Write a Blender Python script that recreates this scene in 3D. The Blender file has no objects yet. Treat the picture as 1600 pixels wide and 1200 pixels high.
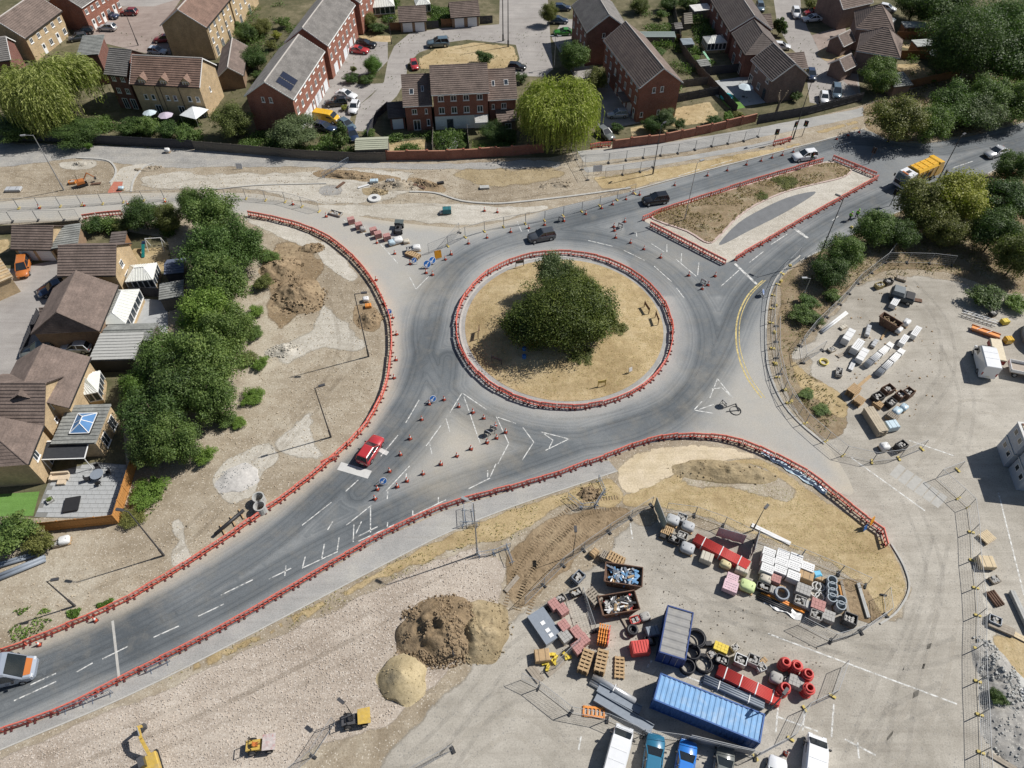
import bpy, bmesh, math, random
import numpy as np
from mathutils import Vector, Matrix, noise as mnoise
from mathutils.geometry import delaunay_2d_cdt

random.seed(7)
rng = np.random.default_rng(11)
scene = bpy.context.scene
COL = scene.collection
PI = math.pi
rad = math.radians

# ------------------------------------------------------------------ camera, sky, sun, exposure
CAM_H, CAM_PITCH, CAM_F = 73.0,50.0,1120.0          # height (m), degrees below horizon, focal length in px of a 1600 px frame
cam_d = bpy.data.cameras.new('camera')
cam_d.sensor_fit = 'HORIZONTAL'; cam_d.sensor_width = 36.0
cam_d.lens = CAM_F * 36.0 / 1600.0
cam_d.clip_start = 0.5; cam_d.clip_end = 2000
cam = bpy.data.objects.new('camera', cam_d); COL.objects.link(cam)
cam.location = (0,0, CAM_H); cam.rotation_euler = (rad(90 - CAM_PITCH),0,0)
scene.camera = cam

SUN_EL, SUN_AZ = rad(47.0), math.atan2(0.935,0.35)   # azimuth clockwise from +Y
world = bpy.data.worlds.new('World'); scene.world = world; world.use_nodes = True
wn = world.node_tree; wn.nodes.clear()
sky = wn.nodes.new('ShaderNodeTexSky'); sky.sky_type = 'NISHITA'; sky.sun_disc = False
sky.sun_elevation = SUN_EL; sky.sun_rotation = SUN_AZ; sky.air_density = 1.0; sky.dust_density = 1.0
bg = wn.nodes.new('ShaderNodeBackground'); bg.inputs['Strength'].default_value = 0.058
wo = wn.nodes.new('ShaderNodeOutputWorld')
wn.links.new(sky.outputs[0], bg.inputs[0]); wn.links.new(bg.outputs[0], wo.inputs[0])
sun_d = bpy.data.lights.new('sun', 'SUN'); sun_d.energy = 5.0; sun_d.angle = rad(0.5); sun_d.color = (1.0,0.965,0.915)
sun = bpy.data.objects.new('sun', sun_d); COL.objects.link(sun)
sdir = Vector((-math.sin(SUN_AZ) * math.cos(SUN_EL),-math.cos(SUN_AZ) * math.cos(SUN_EL),-math.sin(SUN_EL)))
sun.rotation_euler = sdir.to_track_quat('-Z', 'Y').to_euler(); sun.location = (60,60,120)
scene.view_settings.view_transform = 'Standard'; scene.view_settings.look = 'None'
scene.view_settings.gamma = 1.0; scene.view_settings.use_curve_mapping = False
scene.view_settings.exposure = 0.1

# ------------------------------------------------------------------ survey: photo pixel -> place on the ground
_p = rad(CAM_PITCH)
def G(u, v, z=0.0):
 dx = u - 800.0; b = 600.0 - v
 dy = math.cos(_p) * CAM_F + math.sin(_p) * b
 dz = -math.sin(_p) * CAM_F + math.cos(_p) * b
 t = (z - CAM_H) / dz
 return Vector((dx * t, dy * t, z))
def G2(u, v, z=0.0):
 p = G(u, v, z); return (p.x, p.y)
def heading(u, v, du, dv, z=0.7):
 a = G(u, v, z); b = G(u + du, v + dv, z); return math.atan2(b.y - a.y, b.x - a.x)
def poly_px(pts, z=0.0): return [G2(u, v, z) for u, v in pts]
def smooth(pts, closed=False, n=6):
 P = [Vector(p[:2]) for p in pts]; out = []
 N = len(P); rngi = range(N if closed else N - 1)
 for i in rngi:
  p0 = P[i - 1] if (closed or i > 0) else P[i]; p1 = P[i]; p2 = P[(i + 1) % N]
  p3 = P[(i + 2) % N] if (closed or i + 2 < N) else p2
  for k in range(n):
   t = k / n
   q = 0.5 * ((2 * p1) + (p2 - p0) * t + (2 * p0 - 5 * p1 + 4 * p2 - p3) * t * t + (3 * p1 - p0 - 3 * p2 + p3) * t ** 3)
   out.append((q.x, q.y))
 if not closed: out.append(tuple(P[-1]))
 return out
def resample(pts, step, closed=False):
 P = [Vector(p[:2]) for p in pts]
 if closed: P.append(P[0])
 out = [P[0].copy()]; acc = 0.0
 for a, b in zip(P[:-1], P[1:]):
  L = (b - a).length
  if L < 1e-6: continue
  d = step - acc
  while d <= L:
   out.append(a + (b - a) * (d / L)); d += step
  acc = L - (d - step)
 return out

# ------------------------------------------------------------------ scene tree helpers
def tag(o, label=None, cat=None, group=None, kind=None):
 if label: o['label'] = label
 if cat: o['category'] = cat
 if group: o['group'] = group
 if kind: o['kind'] = kind
 return o
def empty(name, loc=(0,0,0), rz=0.0, label=None, cat=None, group=None, parent=None, rx=0, ry=0):
 o = bpy.data.objects.new(name, None); COL.objects.link(o)
 o.location = loc; o.rotation_euler = (rx, ry, rz); o.empty_display_size = 0.2
 if parent: o.parent = parent
 return tag(o, label, cat, group)
def link(name, me, parent=None, loc=(0,0,0), rot=(0,0,0), scale=(1,1,1)):
 o = bpy.data.objects.new(name, me); COL.objects.link(o); o.location = loc; o.rotation_euler = rot; o.scale = scale
 if parent: o.parent = parent
 return o
def copy_tree(o, parent=None):
 c = o.copy(); COL.objects.link(c); c.parent = parent
 for ch in list(o.children): copy_tree(ch, c)
 return c
def place(proto, used, loc, rz, label=None, group=None, scale=None):
 """first call uses the prototype itself, later ones copy it with its parts"""
 o = proto if not used.get(proto.name) else copy_tree(proto)
 used[proto.name] = True
 o.location = loc; o.rotation_euler = (0,0, rz)
 if scale: o.scale = (scale, scale, scale) if not hasattr(scale, '__len__') else scale
 if label: o['label'] = label
 if group: o['group'] = group
 return o
USED = {}
def nth(i): i += 1; return str(i) + ('th' if 10 <= i % 100 <= 20 else {1: 'st', 2: 'nd', 3: 'rd'}.get(i % 10, 'th'))
def counted(label, i, n, a, b):
 if n < 2: return label
 side = ('left' if b.x > a.x else 'right') if abs(b.x - a.x) > .6 * abs(b.y - a.y) else ('bottom' if b.y > a.y else 'top')
 return '%s %s, from the %s' % (nth(i), label, side)

class MB:
 def __init__(s): s.v = []; s.f = []; s.m = []; s.mi = 0
 def add(s, vs, fs):
  n = len(s.v); s.v.extend([tuple(x) for x in vs]); s.f.extend([tuple(i + n for i in f) for f in fs]); s.m.extend([s.mi] * len(fs)); return s
 def box(s, cx, cy, cz, sx, sy, sz, rz=0.0, rx=0.0, ry=0.0, taper=1.0):
  M = Matrix.Rotation(rz, 3, 'Z') @ Matrix.Rotation(ry, 3, 'Y') @ Matrix.Rotation(rx, 3, 'X')
  vs = []
  for z in (-.5,.5):
   k = taper if z > 0 else 1
   for x, y in ((-.5,-.5),(.5,-.5),(.5,.5),(-.5,.5)):
    p = M @ Vector((x * sx * k, y * sy * k, z * sz)); vs.append((p.x + cx, p.y + cy, p.z + cz))
  return s.add(vs, [(0,3,2,1),(4,5,6,7),(0,1,5,4),(1,2,6,5),(2,3,7,6),(3,0,4,7)])
 def bb(s, x0, x1, y0, y1, z0, z1): return s.box((x0 + x1) / 2,(y0 + y1) / 2,(z0 + z1) / 2, x1 - x0, y1 - y0, z1 - z0)
 def bar(s, a, b, w, h=None, up=(0,0,1)):
  a = Vector(a); b = Vector(b); h = h or w; d = (b - a)
  if d.length < 1e-6: return s
  d.normalize(); up = Vector(up)
  if abs(d.dot(up)) > .98: up = Vector((1,0,0))
  r = d.cross(up).normalized(); u = r.cross(d)
  vs = []
  for p in (a, b):
   for i, j in ((-1,-1),(1,-1),(1,1),(-1,1)): vs.append(p + r * (i * w / 2) + u * (j * h / 2))
  return s.add(vs, [(0,3,2,1),(4,5,6,7),(0,1,5,4),(1,2,6,5),(2,3,7,6),(3,0,4,7)])
 def cyl(s, a, b, r0, r1=None, n=8, caps=True):
  a = Vector(a); b = Vector(b); r1 = r0 if r1 is None else r1; d = (b - a).normalized()
  up = Vector((0,0,1)) if abs(d.z) < .95 else Vector((1,0,0))
  r = d.cross(up).normalized(); u = r.cross(d); vs = []
  for p, q in ((a, r0),(b, r1)):
   for k in range(n):
    t = 2 * PI * k / n; vs.append(p + r * (math.cos(t) * q) + u * (math.sin(t) * q))
  fs = [(k, (k + 1) % n, n + (k + 1) % n, n + k) for k in range(n)]
  if caps: fs += [tuple(range(n - 1,-1,-1)), tuple(range(n, 2 * n))]
  return s.add(vs, fs)
 def tube(s, pts, r, n=6):
  for a, b in zip(pts[:-1], pts[1:]): s.cyl(a, b, r, r, n)
  return s
 def pipe(s, a, b, ro, ri, n=10):
  a = Vector(a); b = Vector(b); d = (b - a).normalized(); up = Vector((0,0,1)) if abs(d.z) < .95 else Vector((1,0,0))
  r = d.cross(up).normalized(); u = r.cross(d); vs = []
  for p in (a, b):
   for q in (ro, ri):
    for k in range(n):
     t = 2 * PI * k / n; vs.append(p + r * (math.cos(t) * q) + u * (math.sin(t) * q))
  fs = []
  for k in range(n):
   j = (k + 1) % n
   fs += [(k, j, 2 * n + j, 2 * n + k),(n + j, n + k, 3 * n + k, 3 * n + j),(j, k, n + k, n + j),(2 * n + k, 2 * n + j, 3 * n + j, 3 * n + k)]
  return s.add(vs, fs)
 def torus(s, c, R, r, axis='Z', n=18, m=6):
  c = Vector(c); vs = []; fs = []
  for i in range(n):
   t = 2 * PI * i / n
   for j in range(m):
    q = 2 * PI * j / m; x = (R + r * math.cos(q)) * math.cos(t); y = (R + r * math.cos(q)) * math.sin(t); z = r * math.sin(q)
    if axis == 'Z': vs.append(c + Vector((x, y, z)))
    elif axis == 'Y': vs.append(c + Vector((x, z, y)))
    else: vs.append(c + Vector((z, x, y)))
  for i in range(n):
   for j in range(m):
    fs.append((i * m + j, ((i + 1) % n) * m + j, ((i + 1) % n) * m + (j + 1) % m, i * m + (j + 1) % m))
  return s.add(vs, fs)
 def lathe(s, prof, c=(0,0,0), n=12, cap=True):
  vs = []; fs = []
  for r, z in prof:
   for k in range(n):
    t = 2 * PI * k / n; vs.append((c[0] + r * math.cos(t), c[1] + r * math.sin(t), c[2] + z))
  for i in range(len(prof) - 1):
   for k in range(n): fs.append((i * n + k, i * n + (k + 1) % n, (i + 1) * n + (k + 1) % n, (i + 1) * n + k))
  if cap: fs += [tuple(range(n - 1,-1,-1)), tuple(range((len(prof) - 1) * n, len(prof) * n))]
  return s.add(vs, fs)
 def prism(s, poly, z0, z1):
  n = len(poly); vs = [(x, y, z0) for x, y in poly] + [(x, y, z1) for x, y in poly]
  area = sum(poly[i][0] * poly[(i + 1) % n][1] - poly[(i + 1) % n][0] * poly[i][1] for i in range(n))
  fs = [tuple(range(n - 1,-1,-1)), tuple(range(n, 2 * n))] + [(i, (i + 1) % n, n + (i + 1) % n, n + i) for i in range(n)]
  if area < 0: fs = [tuple(reversed(f)) for f in fs]
  return s.add(vs, fs)
 def loft(s, secs, caps=True):
  n = len(secs[0]); vs = [p for sec in secs for p in sec]; fs = []
  for i in range(len(secs) - 1):
   for k in range(n): fs.append((i * n + k, i * n + (k + 1) % n, (i + 1) * n + (k + 1) % n, (i + 1) * n + k))
  if caps: fs += [tuple(range(n - 1,-1,-1)), tuple(range((len(secs) - 1) * n, len(secs) * n))]
  return s.add(vs, fs)
 def mesh(s, name, mats, smooth_=False):
  me = bpy.data.meshes.new(name); me.from_pydata(s.v, [], s.f)
  for m in (mats if isinstance(mats, (list, tuple)) else [mats]): me.materials.append(m)
  if any(s.m): me.polygons.foreach_set('material_index', s.m)
  if smooth_: me.polygons.foreach_set('use_smooth', [True] * len(me.polygons))
  me.update(); return me
 def build(s, name, mats, parent=None, smooth_=False, loc=(0,0,0), rot=(0,0,0)):
  return link(name, s.mesh(name, mats, smooth_), parent, loc, rot)

# ------------------------------------------------------------------ materials
MATS = {}; GROUND = set()
def _nodes(name):
 m = bpy.data.materials.new(name); m.use_nodes = True
 nt = m.node_tree; nt.nodes.clear(); MATS[name] = m
 out = nt.nodes.new('ShaderNodeOutputMaterial'); b = nt.nodes.new('ShaderNodeBsdfPrincipled')
 nt.links.new(b.outputs[0], out.inputs[0]); return m, nt, b, out
class NT:
 def __init__(s, nt): s.nt = nt
 def n(s, t, **kw):
  x = s.nt.nodes.new(t)
  for k, v in kw.items():
   if k.startswith('i_'): x.inputs[k[2:]].default_value = v
   else: setattr(x, k, v)
  return x
 def l(s, a, b): s.nt.links.new(a, b)
 def noise(s, scale, detail=4, rough=.55, vec=None, dist=0.0):
  x = s.n('ShaderNodeTexNoise'); x.inputs['Scale'].default_value = scale; x.inputs['Detail'].default_value = detail; x.inputs['Roughness'].default_value = rough; x.inputs['Distortion'].default_value = dist
  if vec: s.l(vec, x.inputs['Vector'])
  return x.outputs['Fac']
 def ramp(s, fac, stops):
  x = s.n('ShaderNodeValToRGB'); e = x.color_ramp.elements
  e[0].position = stops[0][0]; e[0].color = (*stops[0][1], 1) if len(stops[0][1]) == 3 else stops[0][1]
  e[1].position = stops[-1][0]; e[1].color = (*stops[-1][1], 1)
  for p, c in stops[1:-1]:
   k = e.new(p); k.color = (*c, 1)
  s.l(fac, x.inputs[0]); return x.outputs[0]
 def mix(s, fac, a, b, mode='MIX'):
  x = s.n('ShaderNodeMixRGB', blend_type=mode)
  for i, q in ((0, fac),(1, a),(2, b)):
   if hasattr(q, 'links'): s.l(q, x.inputs[i])
   elif i == 0: x.inputs[0].default_value = q
   else: x.inputs[i].default_value = (*q, 1)
  return x.outputs[0]
 def math(s, op, a, b=0.5, c=None, clamp=False):
  x = s.n('ShaderNodeMath', operation=op, use_clamp=clamp)
  for i, q in ((0, a),(1, b),(2, c)):
   if q is None: continue
   if hasattr(q, 'links'): s.l(q, x.inputs[i])
   else: x.inputs[i].default_value = q
  return x.outputs[0]
 def pos(s): return s.n('ShaderNodeNewGeometry').outputs['Position']
 def obj(s): return s.n('ShaderNodeTexCoord').outputs['Object']
 def attr(s, name): return s.n('ShaderNodeAttribute', attribute_name=name).outputs['Fac']
 def bump(s, h, strength, dist, bsdf):
  x = s.n('ShaderNodeBump'); x.inputs['Strength'].default_value = strength; x.inputs['Distance'].default_value = dist
  s.l(h, x.inputs['Height']); s.l(x.outputs[0], bsdf.inputs['Normal'])
def hx(r, g, b):
 f = lambda c: ((c / 255 + .055) / 1.055) ** 2.4 if c > 10 else c / 255 / 12.92
 return (f(r), f(g), f(b))
def sc(c, k): return tuple(x * k for x in c)

def mat(name, col, rough=.7, var=.12, scale=3.0, metal=0.0, bump=0.0, spec=.4, dirt=None, alpha=None, coat=0.0, trans=0.0):
 if name in MATS: return MATS[name]
 m, nt, b, out = _nodes(name); N = NT(nt)
 f = N.noise(scale, 5,.6, N.obj())
 c = N.ramp(f, [(.25, sc(col, 1 - var)),(.75, sc(col, 1 + var))])
 if dirt:
  f2 = N.noise(scale * .45 + .3,6,.65, N.obj(),1.0); c = N.mix(N.ramp(f2, [(.48,(0,0,0)),(.72,(dirt[3],) * 3)]), c, dirt[:3])
 N.l(c, b.inputs['Base Color']); b.inputs['Roughness'].default_value = rough; b.inputs['Metallic'].default_value = metal
 b.inputs['Specular IOR Level'].default_value = spec
 if coat: b.inputs['Coat Weight'].default_value = coat; b.inputs['Coat Roughness'].default_value = .06
 if trans: b.inputs['Transmission Weight'].default_value = trans
 if alpha is not None: b.inputs['Alpha'].default_value = alpha
 if bump: N.bump(N.noise(scale * 4,5,.6, N.obj()),.6, bump, b)
 return m

def ground_mat(name, c1, c2, c3, big=.06, med=.5, fine=6.0, speck=None, bump=.03, rough=.95, ang=25):
 """three-colour worn ground: large patches, medium blotches, fine grain; speck=(colour, scale, threshold)"""
 m, nt, b, out = _nodes(name); GROUND.add(name); N = NT(nt); P = N.pos()
 f1 = N.noise(big, 6,.6, P, .6); f2 = N.noise(med, 7,.65, P, .4); f3 = N.noise(fine, 4,.7, P)
 c = N.ramp(N.math('ADD', N.math('MULTIPLY', f1,.55), N.math('MULTIPLY', f2,.45)), [(.36, c1),(.5, c2),(.64, c3)])
 mp = N.n('ShaderNodeMapping'); mp.inputs['Rotation'].default_value = (0,0, rad(ang)); mp.inputs['Scale'].default_value = (.06,.9,1); N.l(P, mp.inputs['Vector'])
 stk = N.noise(1.0,5,.6, mp.outputs[0], 1.2); c = N.mix(.7, c, N.ramp(stk, [(.3,(.84,.83,.82)),(.5,(1,1,1)),(.7,(1.12,1.12,1.12))]), 'MULTIPLY')
 g = N.ramp(f3, [(.25,(.62,.61,.60)),(.5,(1,1,1)),(.78,(1.3,1.3,1.3))])
 c = N.mix(.8, c, g, 'MULTIPLY')
 if speck:
  for col, scl, th in speck:
   v = N.n('ShaderNodeTexVoronoi', feature='F1'); v.inputs['Scale'].default_value = scl; N.l(P, v.inputs['Vector'])
   sep = N.n('ShaderNodeSeparateColor'); N.l(v.outputs['Color'], sep.inputs[0])
   msk = N.math('MULTIPLY', N.math('LESS_THAN', v.outputs['Distance'], .38), N.math('GREATER_THAN', sep.outputs[0], th))
   c = N.mix(N.math('MULTIPLY', msk, .75), c, col)
 N.l(c, b.inputs['Base Color']); b.inputs['Roughness'].default_value = rough; b.inputs['Specular IOR Level'].default_value = .2
 h = N.math('ADD', N.math('MULTIPLY', f2,1.5), f3)
 N.bump(h, .8, bump, b)
 e = N.math('ADD', N.attr('edge'), N.math('MULTIPLY', N.math('SUBTRACT', N.math('ADD', N.math('MULTIPLY', N.noise(1.1,6,.7, P),.7), N.math('MULTIPLY', f2,.3)),.5),1.9))
 tr = N.n('ShaderNodeBsdfTransparent'); mx = N.n('ShaderNodeMixShader'); N.l(N.ramp(e, [(.28,(0,0,0)),(.72,(1,1,1))]), mx.inputs[0]); N.l(tr.outputs[0], mx.inputs[1]); N.l(b.outputs[0], mx.inputs[2]); N.l(mx.outputs[0], out.inputs[0])
 return m

# ------------------------------------------------------------------ sheets of ground
def pip(P, poly):
 x, y = P[:, 0], P[:, 1]; ins = np.zeros(len(P), bool); n = len(poly)
 for i in range(n):
  x0, y0 = poly[i]; x1, y1 = poly[(i + 1) % n]
  c = ((y0 > y) != (y1 > y)) & (x < (x1 - x0) * (y - y0) / ((y1 - y0) if abs(y1 - y0) > 1e-12 else 1e-12) + x0)
  ins ^= c
 return ins
def dist_poly(P, line, closed=False):
 d = np.full(len(P),1e9); L = list(line) + ([line[0]] if closed else [])
 for a, b in zip(L[:-1], L[1:]):
  a = np.array(a[:2]); b = np.array(b[:2]); ab = b - a; t = np.clip(((P - a) @ ab) / max(ab @ ab, 1e-9),0,1)
  d = np.minimum(d, np.hypot(*(P - a - t[:, None] * ab).T))
 return d
def roughen(poly, amp, step=.8):
 R = resample(poly, step, True); out = []
 n = len(R)
 for i, p in enumerate(R):
  t = (R[(i + 1) % n] - R[i - 1]); nrm = Vector((-t.y, t.x)); nrm.normalize()
  k = mnoise.fractal(Vector((p.x * .35, p.y * .35,3.3)),.8,2.0,4) * amp
  out.append((p.x + nrm.x * k, p.y + nrm.y * k))
 return out
def sheet(name, poly, z, material, res=None, jitter=0.0, attrs=None, height=None, parent=None, kind='structure'):
 fade = jitter * 1.4 if jitter >= .2 else 0
 if fade: res = res or (1.0 if fade > .8 else .7)
 if jitter: poly = roughen(poly, jitter)
 if res:
  poly = [tuple(p) for p in resample(poly, res, True)]
  xs = [p[0] for p in poly]; ys = [p[1] for p in poly]
  gx, gy = np.meshgrid(np.arange(min(xs), max(xs), res), np.arange(min(ys), max(ys), res))
  Q = np.c_[gx.ravel(), gy.ravel()] + rng.uniform(-.2,.2,(gx.size, 2)) * res
  Q = Q[pip(Q, poly)]; Q = Q[dist_poly(Q, poly, True) > res * .5]
 else: Q = np.zeros((0,2))
 n = len(poly)
 vs = [Vector(p) for p in poly] + [Vector(q) for q in Q]
 r = delaunay_2d_cdt(vs, [(i, (i + 1) % n) for i in range(n)], [], 1,1e-4)
 V = np.array([tuple(v) for v in r[0]]); F = np.array([f for f in r[2]])
 C = V[F].mean(1); F = F[pip(C, poly)]
 a = V[F]; cr = (a[:, 1,0] - a[:, 0,0]) * (a[:, 2,1] - a[:, 0,1]) - (a[:, 1,1] - a[:, 0,1]) * (a[:, 2,0] - a[:, 0,0])
 F[cr < 0] = F[cr < 0][:, ::-1]
 Z = np.full(len(V), float(z))
 if height is not None: Z = Z + height(V)
 me = bpy.data.meshes.new(name); me.from_pydata(np.c_[V, Z].tolist(), [], F.tolist()); me.materials.append(material)
 attrs = dict(attrs or {}); attrs['edge'] = (lambda Q: np.clip(dist_poly(Q, poly, True) / fade, 0,1) * 1.9 - .2) if fade else (lambda Q: np.full(len(Q),5.0))
 if attrs:
  for k, fn in attrs.items():
   at = me.attributes.new(k, 'FLOAT', 'POINT'); at.data.foreach_set('value', np.asarray(fn(V), dtype=np.float32))
 me.update()
 o = link(name, me, parent)
 if kind: o['kind'] = kind
 return o
def ribbon(name, line, w, z0, z1, material, closed=False, parent=None, kind='structure', label=None):
 P = [Vector(p[:2]) for p in line]; n = len(P); mb = MB(); rows = []
 for i, p in enumerate(P):
  a = P[i - 1] if (i or closed) else P[i]; b = P[(i + 1) % n] if (i < n - 1 or closed) else P[i]
  t = (b - a).normalized(); q = Vector((-t.y, t.x)) * (w / 2)
  rows.append([(p.x - q.x, p.y - q.y, z0),(p.x - q.x, p.y - q.y, z1),(p.x + q.x, p.y + q.y, z1),(p.x + q.x, p.y + q.y, z0)])
 if closed: rows.append(rows[0])
 mb.loft(rows, caps=not closed)
 o = mb.build(name, material, parent)
 if kind: o['kind'] = kind
 return o
# ================================================================== GROUND, ROADS, PATHS
M_dirt = ground_mat('dry_dirt', (.225,.182,.128),(.325,.275,.205),(.43,.385,.305),.05,.45,5.0, [((.55,.5,.42),5.5,.8),((.22,.17,.11),6.3,.82)], .05)
M_garden = ground_mat('garden_ground', (.065,.07,.032),(.12,.11,.062),(.21,.18,.115),.09,.5,4.0, None, .04)
M_yard = ground_mat('yard_tarmac', (.285,.262,.222),(.375,.348,.30),(.455,.425,.37),.045,.4,7.0, [((.24,.23,.21),5.0,.9)], .008, ang=-35)
M_pave = ground_mat('footpath_tarmac', (.27,.27,.26),(.33,.325,.31),(.38,.37,.34),.1,.5,7.0, None, .008)
M_pale = ground_mat('pale_crushed_stone', (.36,.33,.275),(.44,.41,.35),(.52,.49,.43),.07,.5,5.0, [((.6,.57,.52),5.0,.8),((.25,.22,.17),5.5,.9)], .03)
M_gravel = ground_mat('pink_crushed_stone', (.31,.258,.207),(.40,.345,.287),(.475,.42,.355),.06,.35,6.0, [((.58,.53,.47),5.2,.72),((.55,.5,.44),7.5,.7),((.24,.19,.15),6.2,.86)], .05, ang=28)
M_drygrass = ground_mat('dry_grass_ground', (.285,.21,.11),(.395,.305,.17),(.49,.395,.245),.12,.9,5.0, [((.25,.22,.09),5.2,.9)], .05)
M_sandheap = ground_mat('yellow_sand', (.34,.275,.16),(.42,.345,.21),(.48,.40,.26),.2,.8,5.0, None, .03)
M_khaki = ground_mat('khaki_soil', (.25,.195,.115),(.32,.255,.155),(.38,.31,.20),.2,.9,4.0, [((.18,.13,.08),4.0,.85)], .08)
M_soil = ground_mat('brown_soil', (.20,.145,.085),(.27,.20,.125),(.35,.27,.17),.15,.8,3.0, [((.14,.1,.06),2.0,.8)], .12)
M_sand = ground_mat('pale_sand', (.46,.38,.25),(.54,.455,.32),(.60,.51,.38),.12,.6,5.0, None, .02)
M_scrub = ground_mat('scrub_ground', (.17,.13,.075),(.25,.19,.12),(.31,.26,.18),.2,.9,4.0, [((.10,.12,.03),3.6,.8)], .08)
M_block = ground_mat('block_paving', (.24,.19,.165),(.30,.245,.215),(.34,.285,.25),.08,.5,9.0, None, .008)
M_estate = ground_mat('estate_tarmac', (.27,.25,.235),(.32,.30,.28),(.37,.345,.32),.07,.4,8.0, None, .006)
M_rough = ground_mat('dusty_grey_track', (.24,.235,.225),(.31,.30,.28),(.38,.36,.32),.1,.5,4.0, [((.5,.48,.43),5.2,.85)], .04)
M_kerb = mat('kerb_concrete', (.42,.41,.38),.9,.15,2.0)
M_kerbpink = mat('kerb_pink_concrete', (.48,.38,.34),.9,.15,2.0)
M_slab = mat('paving_slab', (.36,.37,.37),.85,.12,1.5)
M_turf = ground_mat('artificial_turf', (.10,.20,.045),(.12,.23,.055),(.14,.26,.07),.2,1.0,9.0, None, .02)
M_lawn = ground_mat('lawn_green', (.10,.14,.04),(.16,.19,.06),(.25,.24,.10),.3,1.0,8.0, None, .03)

def road_material():
 m, nt, b, out = _nodes('road_asphalt'); N = NT(nt); P = N.pos()
 dark = N.attr('dark'); lane = N.attr('lane'); dust = N.attr('dust')
 comb = N.n('ShaderNodeCombineXYZ'); N.l(lane, comb.inputs[0])
 streak = N.noise(1.3,5,.6, comb.outputs[0])
 big = N.noise(.06,6,.6, P, .5); med = N.noise(.5,6,.65, P); fine = N.noise(9,3,.7, P)
 near = N.math('POWER', 2.718, N.math('MULTIPLY', N.math('MULTIPLY', lane, lane),-.11))
 d = N.math('ADD', dark, N.math('MULTIPLY', N.math('MULTIPLY', N.math('SUBTRACT', streak, .5),1.35), near))
 fs = N.noise(3.2,2,.5, comb.outputs[0]); d = N.math('ADD', d, N.math('MULTIPLY', N.math('MULTIPLY', N.math('SUBTRACT', fs, .5),.55), near))
 d = N.math('ADD', d, N.math('MULTIPLY', N.math('SUBTRACT', big, .5),1.2))
 d = N.math('ADD', d, N.math('MULTIPLY', N.math('SUBTRACT', med, .5),.35), clamp=True)
 c = N.ramp(d, [(.05,(.35,.345,.325)),(.4,(.24,.249,.25)),(.72,(.14,.153,.162)),(1,(.082,.093,.102))])
 du = N.math('ADD', dust, N.math('MULTIPLY', N.math('SUBTRACT', med, .5),.8), clamp=True)
 c = N.mix(N.math('MULTIPLY', du, .9), c, (.46,.41,.325))
 c = N.mix(.75, c, N.ramp(fine, [(.25,(.72,.72,.72)),(.75,(1.25,1.25,1.25))]), 'MULTIPLY')
 N.l(c, b.inputs['Base Color']); b.inputs['Roughness'].default_value = .85; b.inputs['Specular IOR Level'].default_value = .3
 N.bump(fine, .5,.01, b); return m
M_road = road_material()

# base sheet to well beyond the picture
sheet('ground', [(-420,-60),(420,-60),(420,700),(-420,700)], 0.0, M_dirt)

# ---- estate land behind the boundary
sheet('garden_land', poly_px([(-500,222),(0,222),(380,235),(620,250),(860,246),(960,225),(1180,205),(1345,165),(1480,118),(1700,60),(2300,-200),(2000,-330),(-600,-330)]),.004, M_garden)
Z_E = .008
sheet('estate_road', poly_px([(782,-60),(852,-60),(860,60),(864,108),(850,120),(800,118),(812,92),(806,70),(730,62),(700,66),(655,82),(637,100),(634,125),(620,150),(595,175),(575,205),(552,205),(560,165),(580,150),(600,128),(606,95),(616,72),(640,52),(690,44),(780,38)]), Z_E, M_estate)
sheet('estate_road', poly_px([(1200,-60),(1245,-60),(1252,15),(1262,45),(1280,75),(1300,100),(1340,110),(1345,150),(1290,165),(1265,160),(1258,95),(1235,75),(1215,40)]), Z_E, M_estate)
sheet('courtyard', poly_px([(135,62),(118,52),(140,38),(180,12),(240,5),(285,-5),(262,30),(255,40),(268,85),(235,85),(165,68)]), Z_E, M_block)
sheet('estate_road', poly_px([(180,-60),(330,-60),(300,-8),(240,10),(165,10)]), Z_E + .004, M_estate)
sheet('driveway', poly_px([(513,128),(530,105),(548,78),(560,62),(606,62),(606,95),(590,112),(545,122),(560,132),(600,130),(575,152),(552,172),(540,205),(490,205),(470,190)]), Z_E + .008, M_estate)
sheet('driveway', poly_px([(880,30),(905,30),(920,90),(985,178),(1000,192),(960,200),(935,200),(915,150),(880,90),(862,60)]), Z_E + .008, M_estate)
sheet('driveway', poly_px([(1268,55),(1320,40),(1338,110),(1342,150),(1300,108),(1280,80)]), Z_E + .01, M_block)
sheet('dry_lawn', poly_px([(655,108),(652,92),(680,76),(740,66),(804,72),(810,92),(800,108)]), Z_E + .012, M_drygrass, jitter=.25)
sheet('dry_lawn', poly_px([(1056,168),(1110,158),(1125,178),(1108,192),(1050,200),(1042,186)]), Z_E + .012, M_drygrass, jitter=.2)
sheet('dry_lawn', poly_px([(606,222),(668,216),(670,238),(604,238)]), Z_E + .012, M_drygrass, jitter=.2)
sheet('dry_lawn', poly_px([(1275,85),(1285,76),(1322,80),(1320,90),(1290,96)]), Z_E + .016, M_drygrass, jitter=.15)
sheet('dry_lawn', poly_px([(560,56),(612,56),(612,66),(574,64)]), Z_E + .016, M_drygrass, jitter=.15)
sheet('dry_lawn', poly_px([(985,200),(1010,195),(1045,205),(988,216)]), Z_E + .016, M_drygrass, jitter=.15)
sheet('patio', poly_px([(1105,128),(1175,118),(1200,160),(1150,168),(1118,150)]), Z_E + .012, M_slab)
sheet('artificial_lawn', poly_px([(1122,150),(1145,148),(1165,168),(1145,172),(1135,166)]), Z_E + .02, M_turf)
sheet('patio', poly_px([(682,206),(712,206),(716,234),(684,234)]), Z_E + .012, M_slab)
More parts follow.
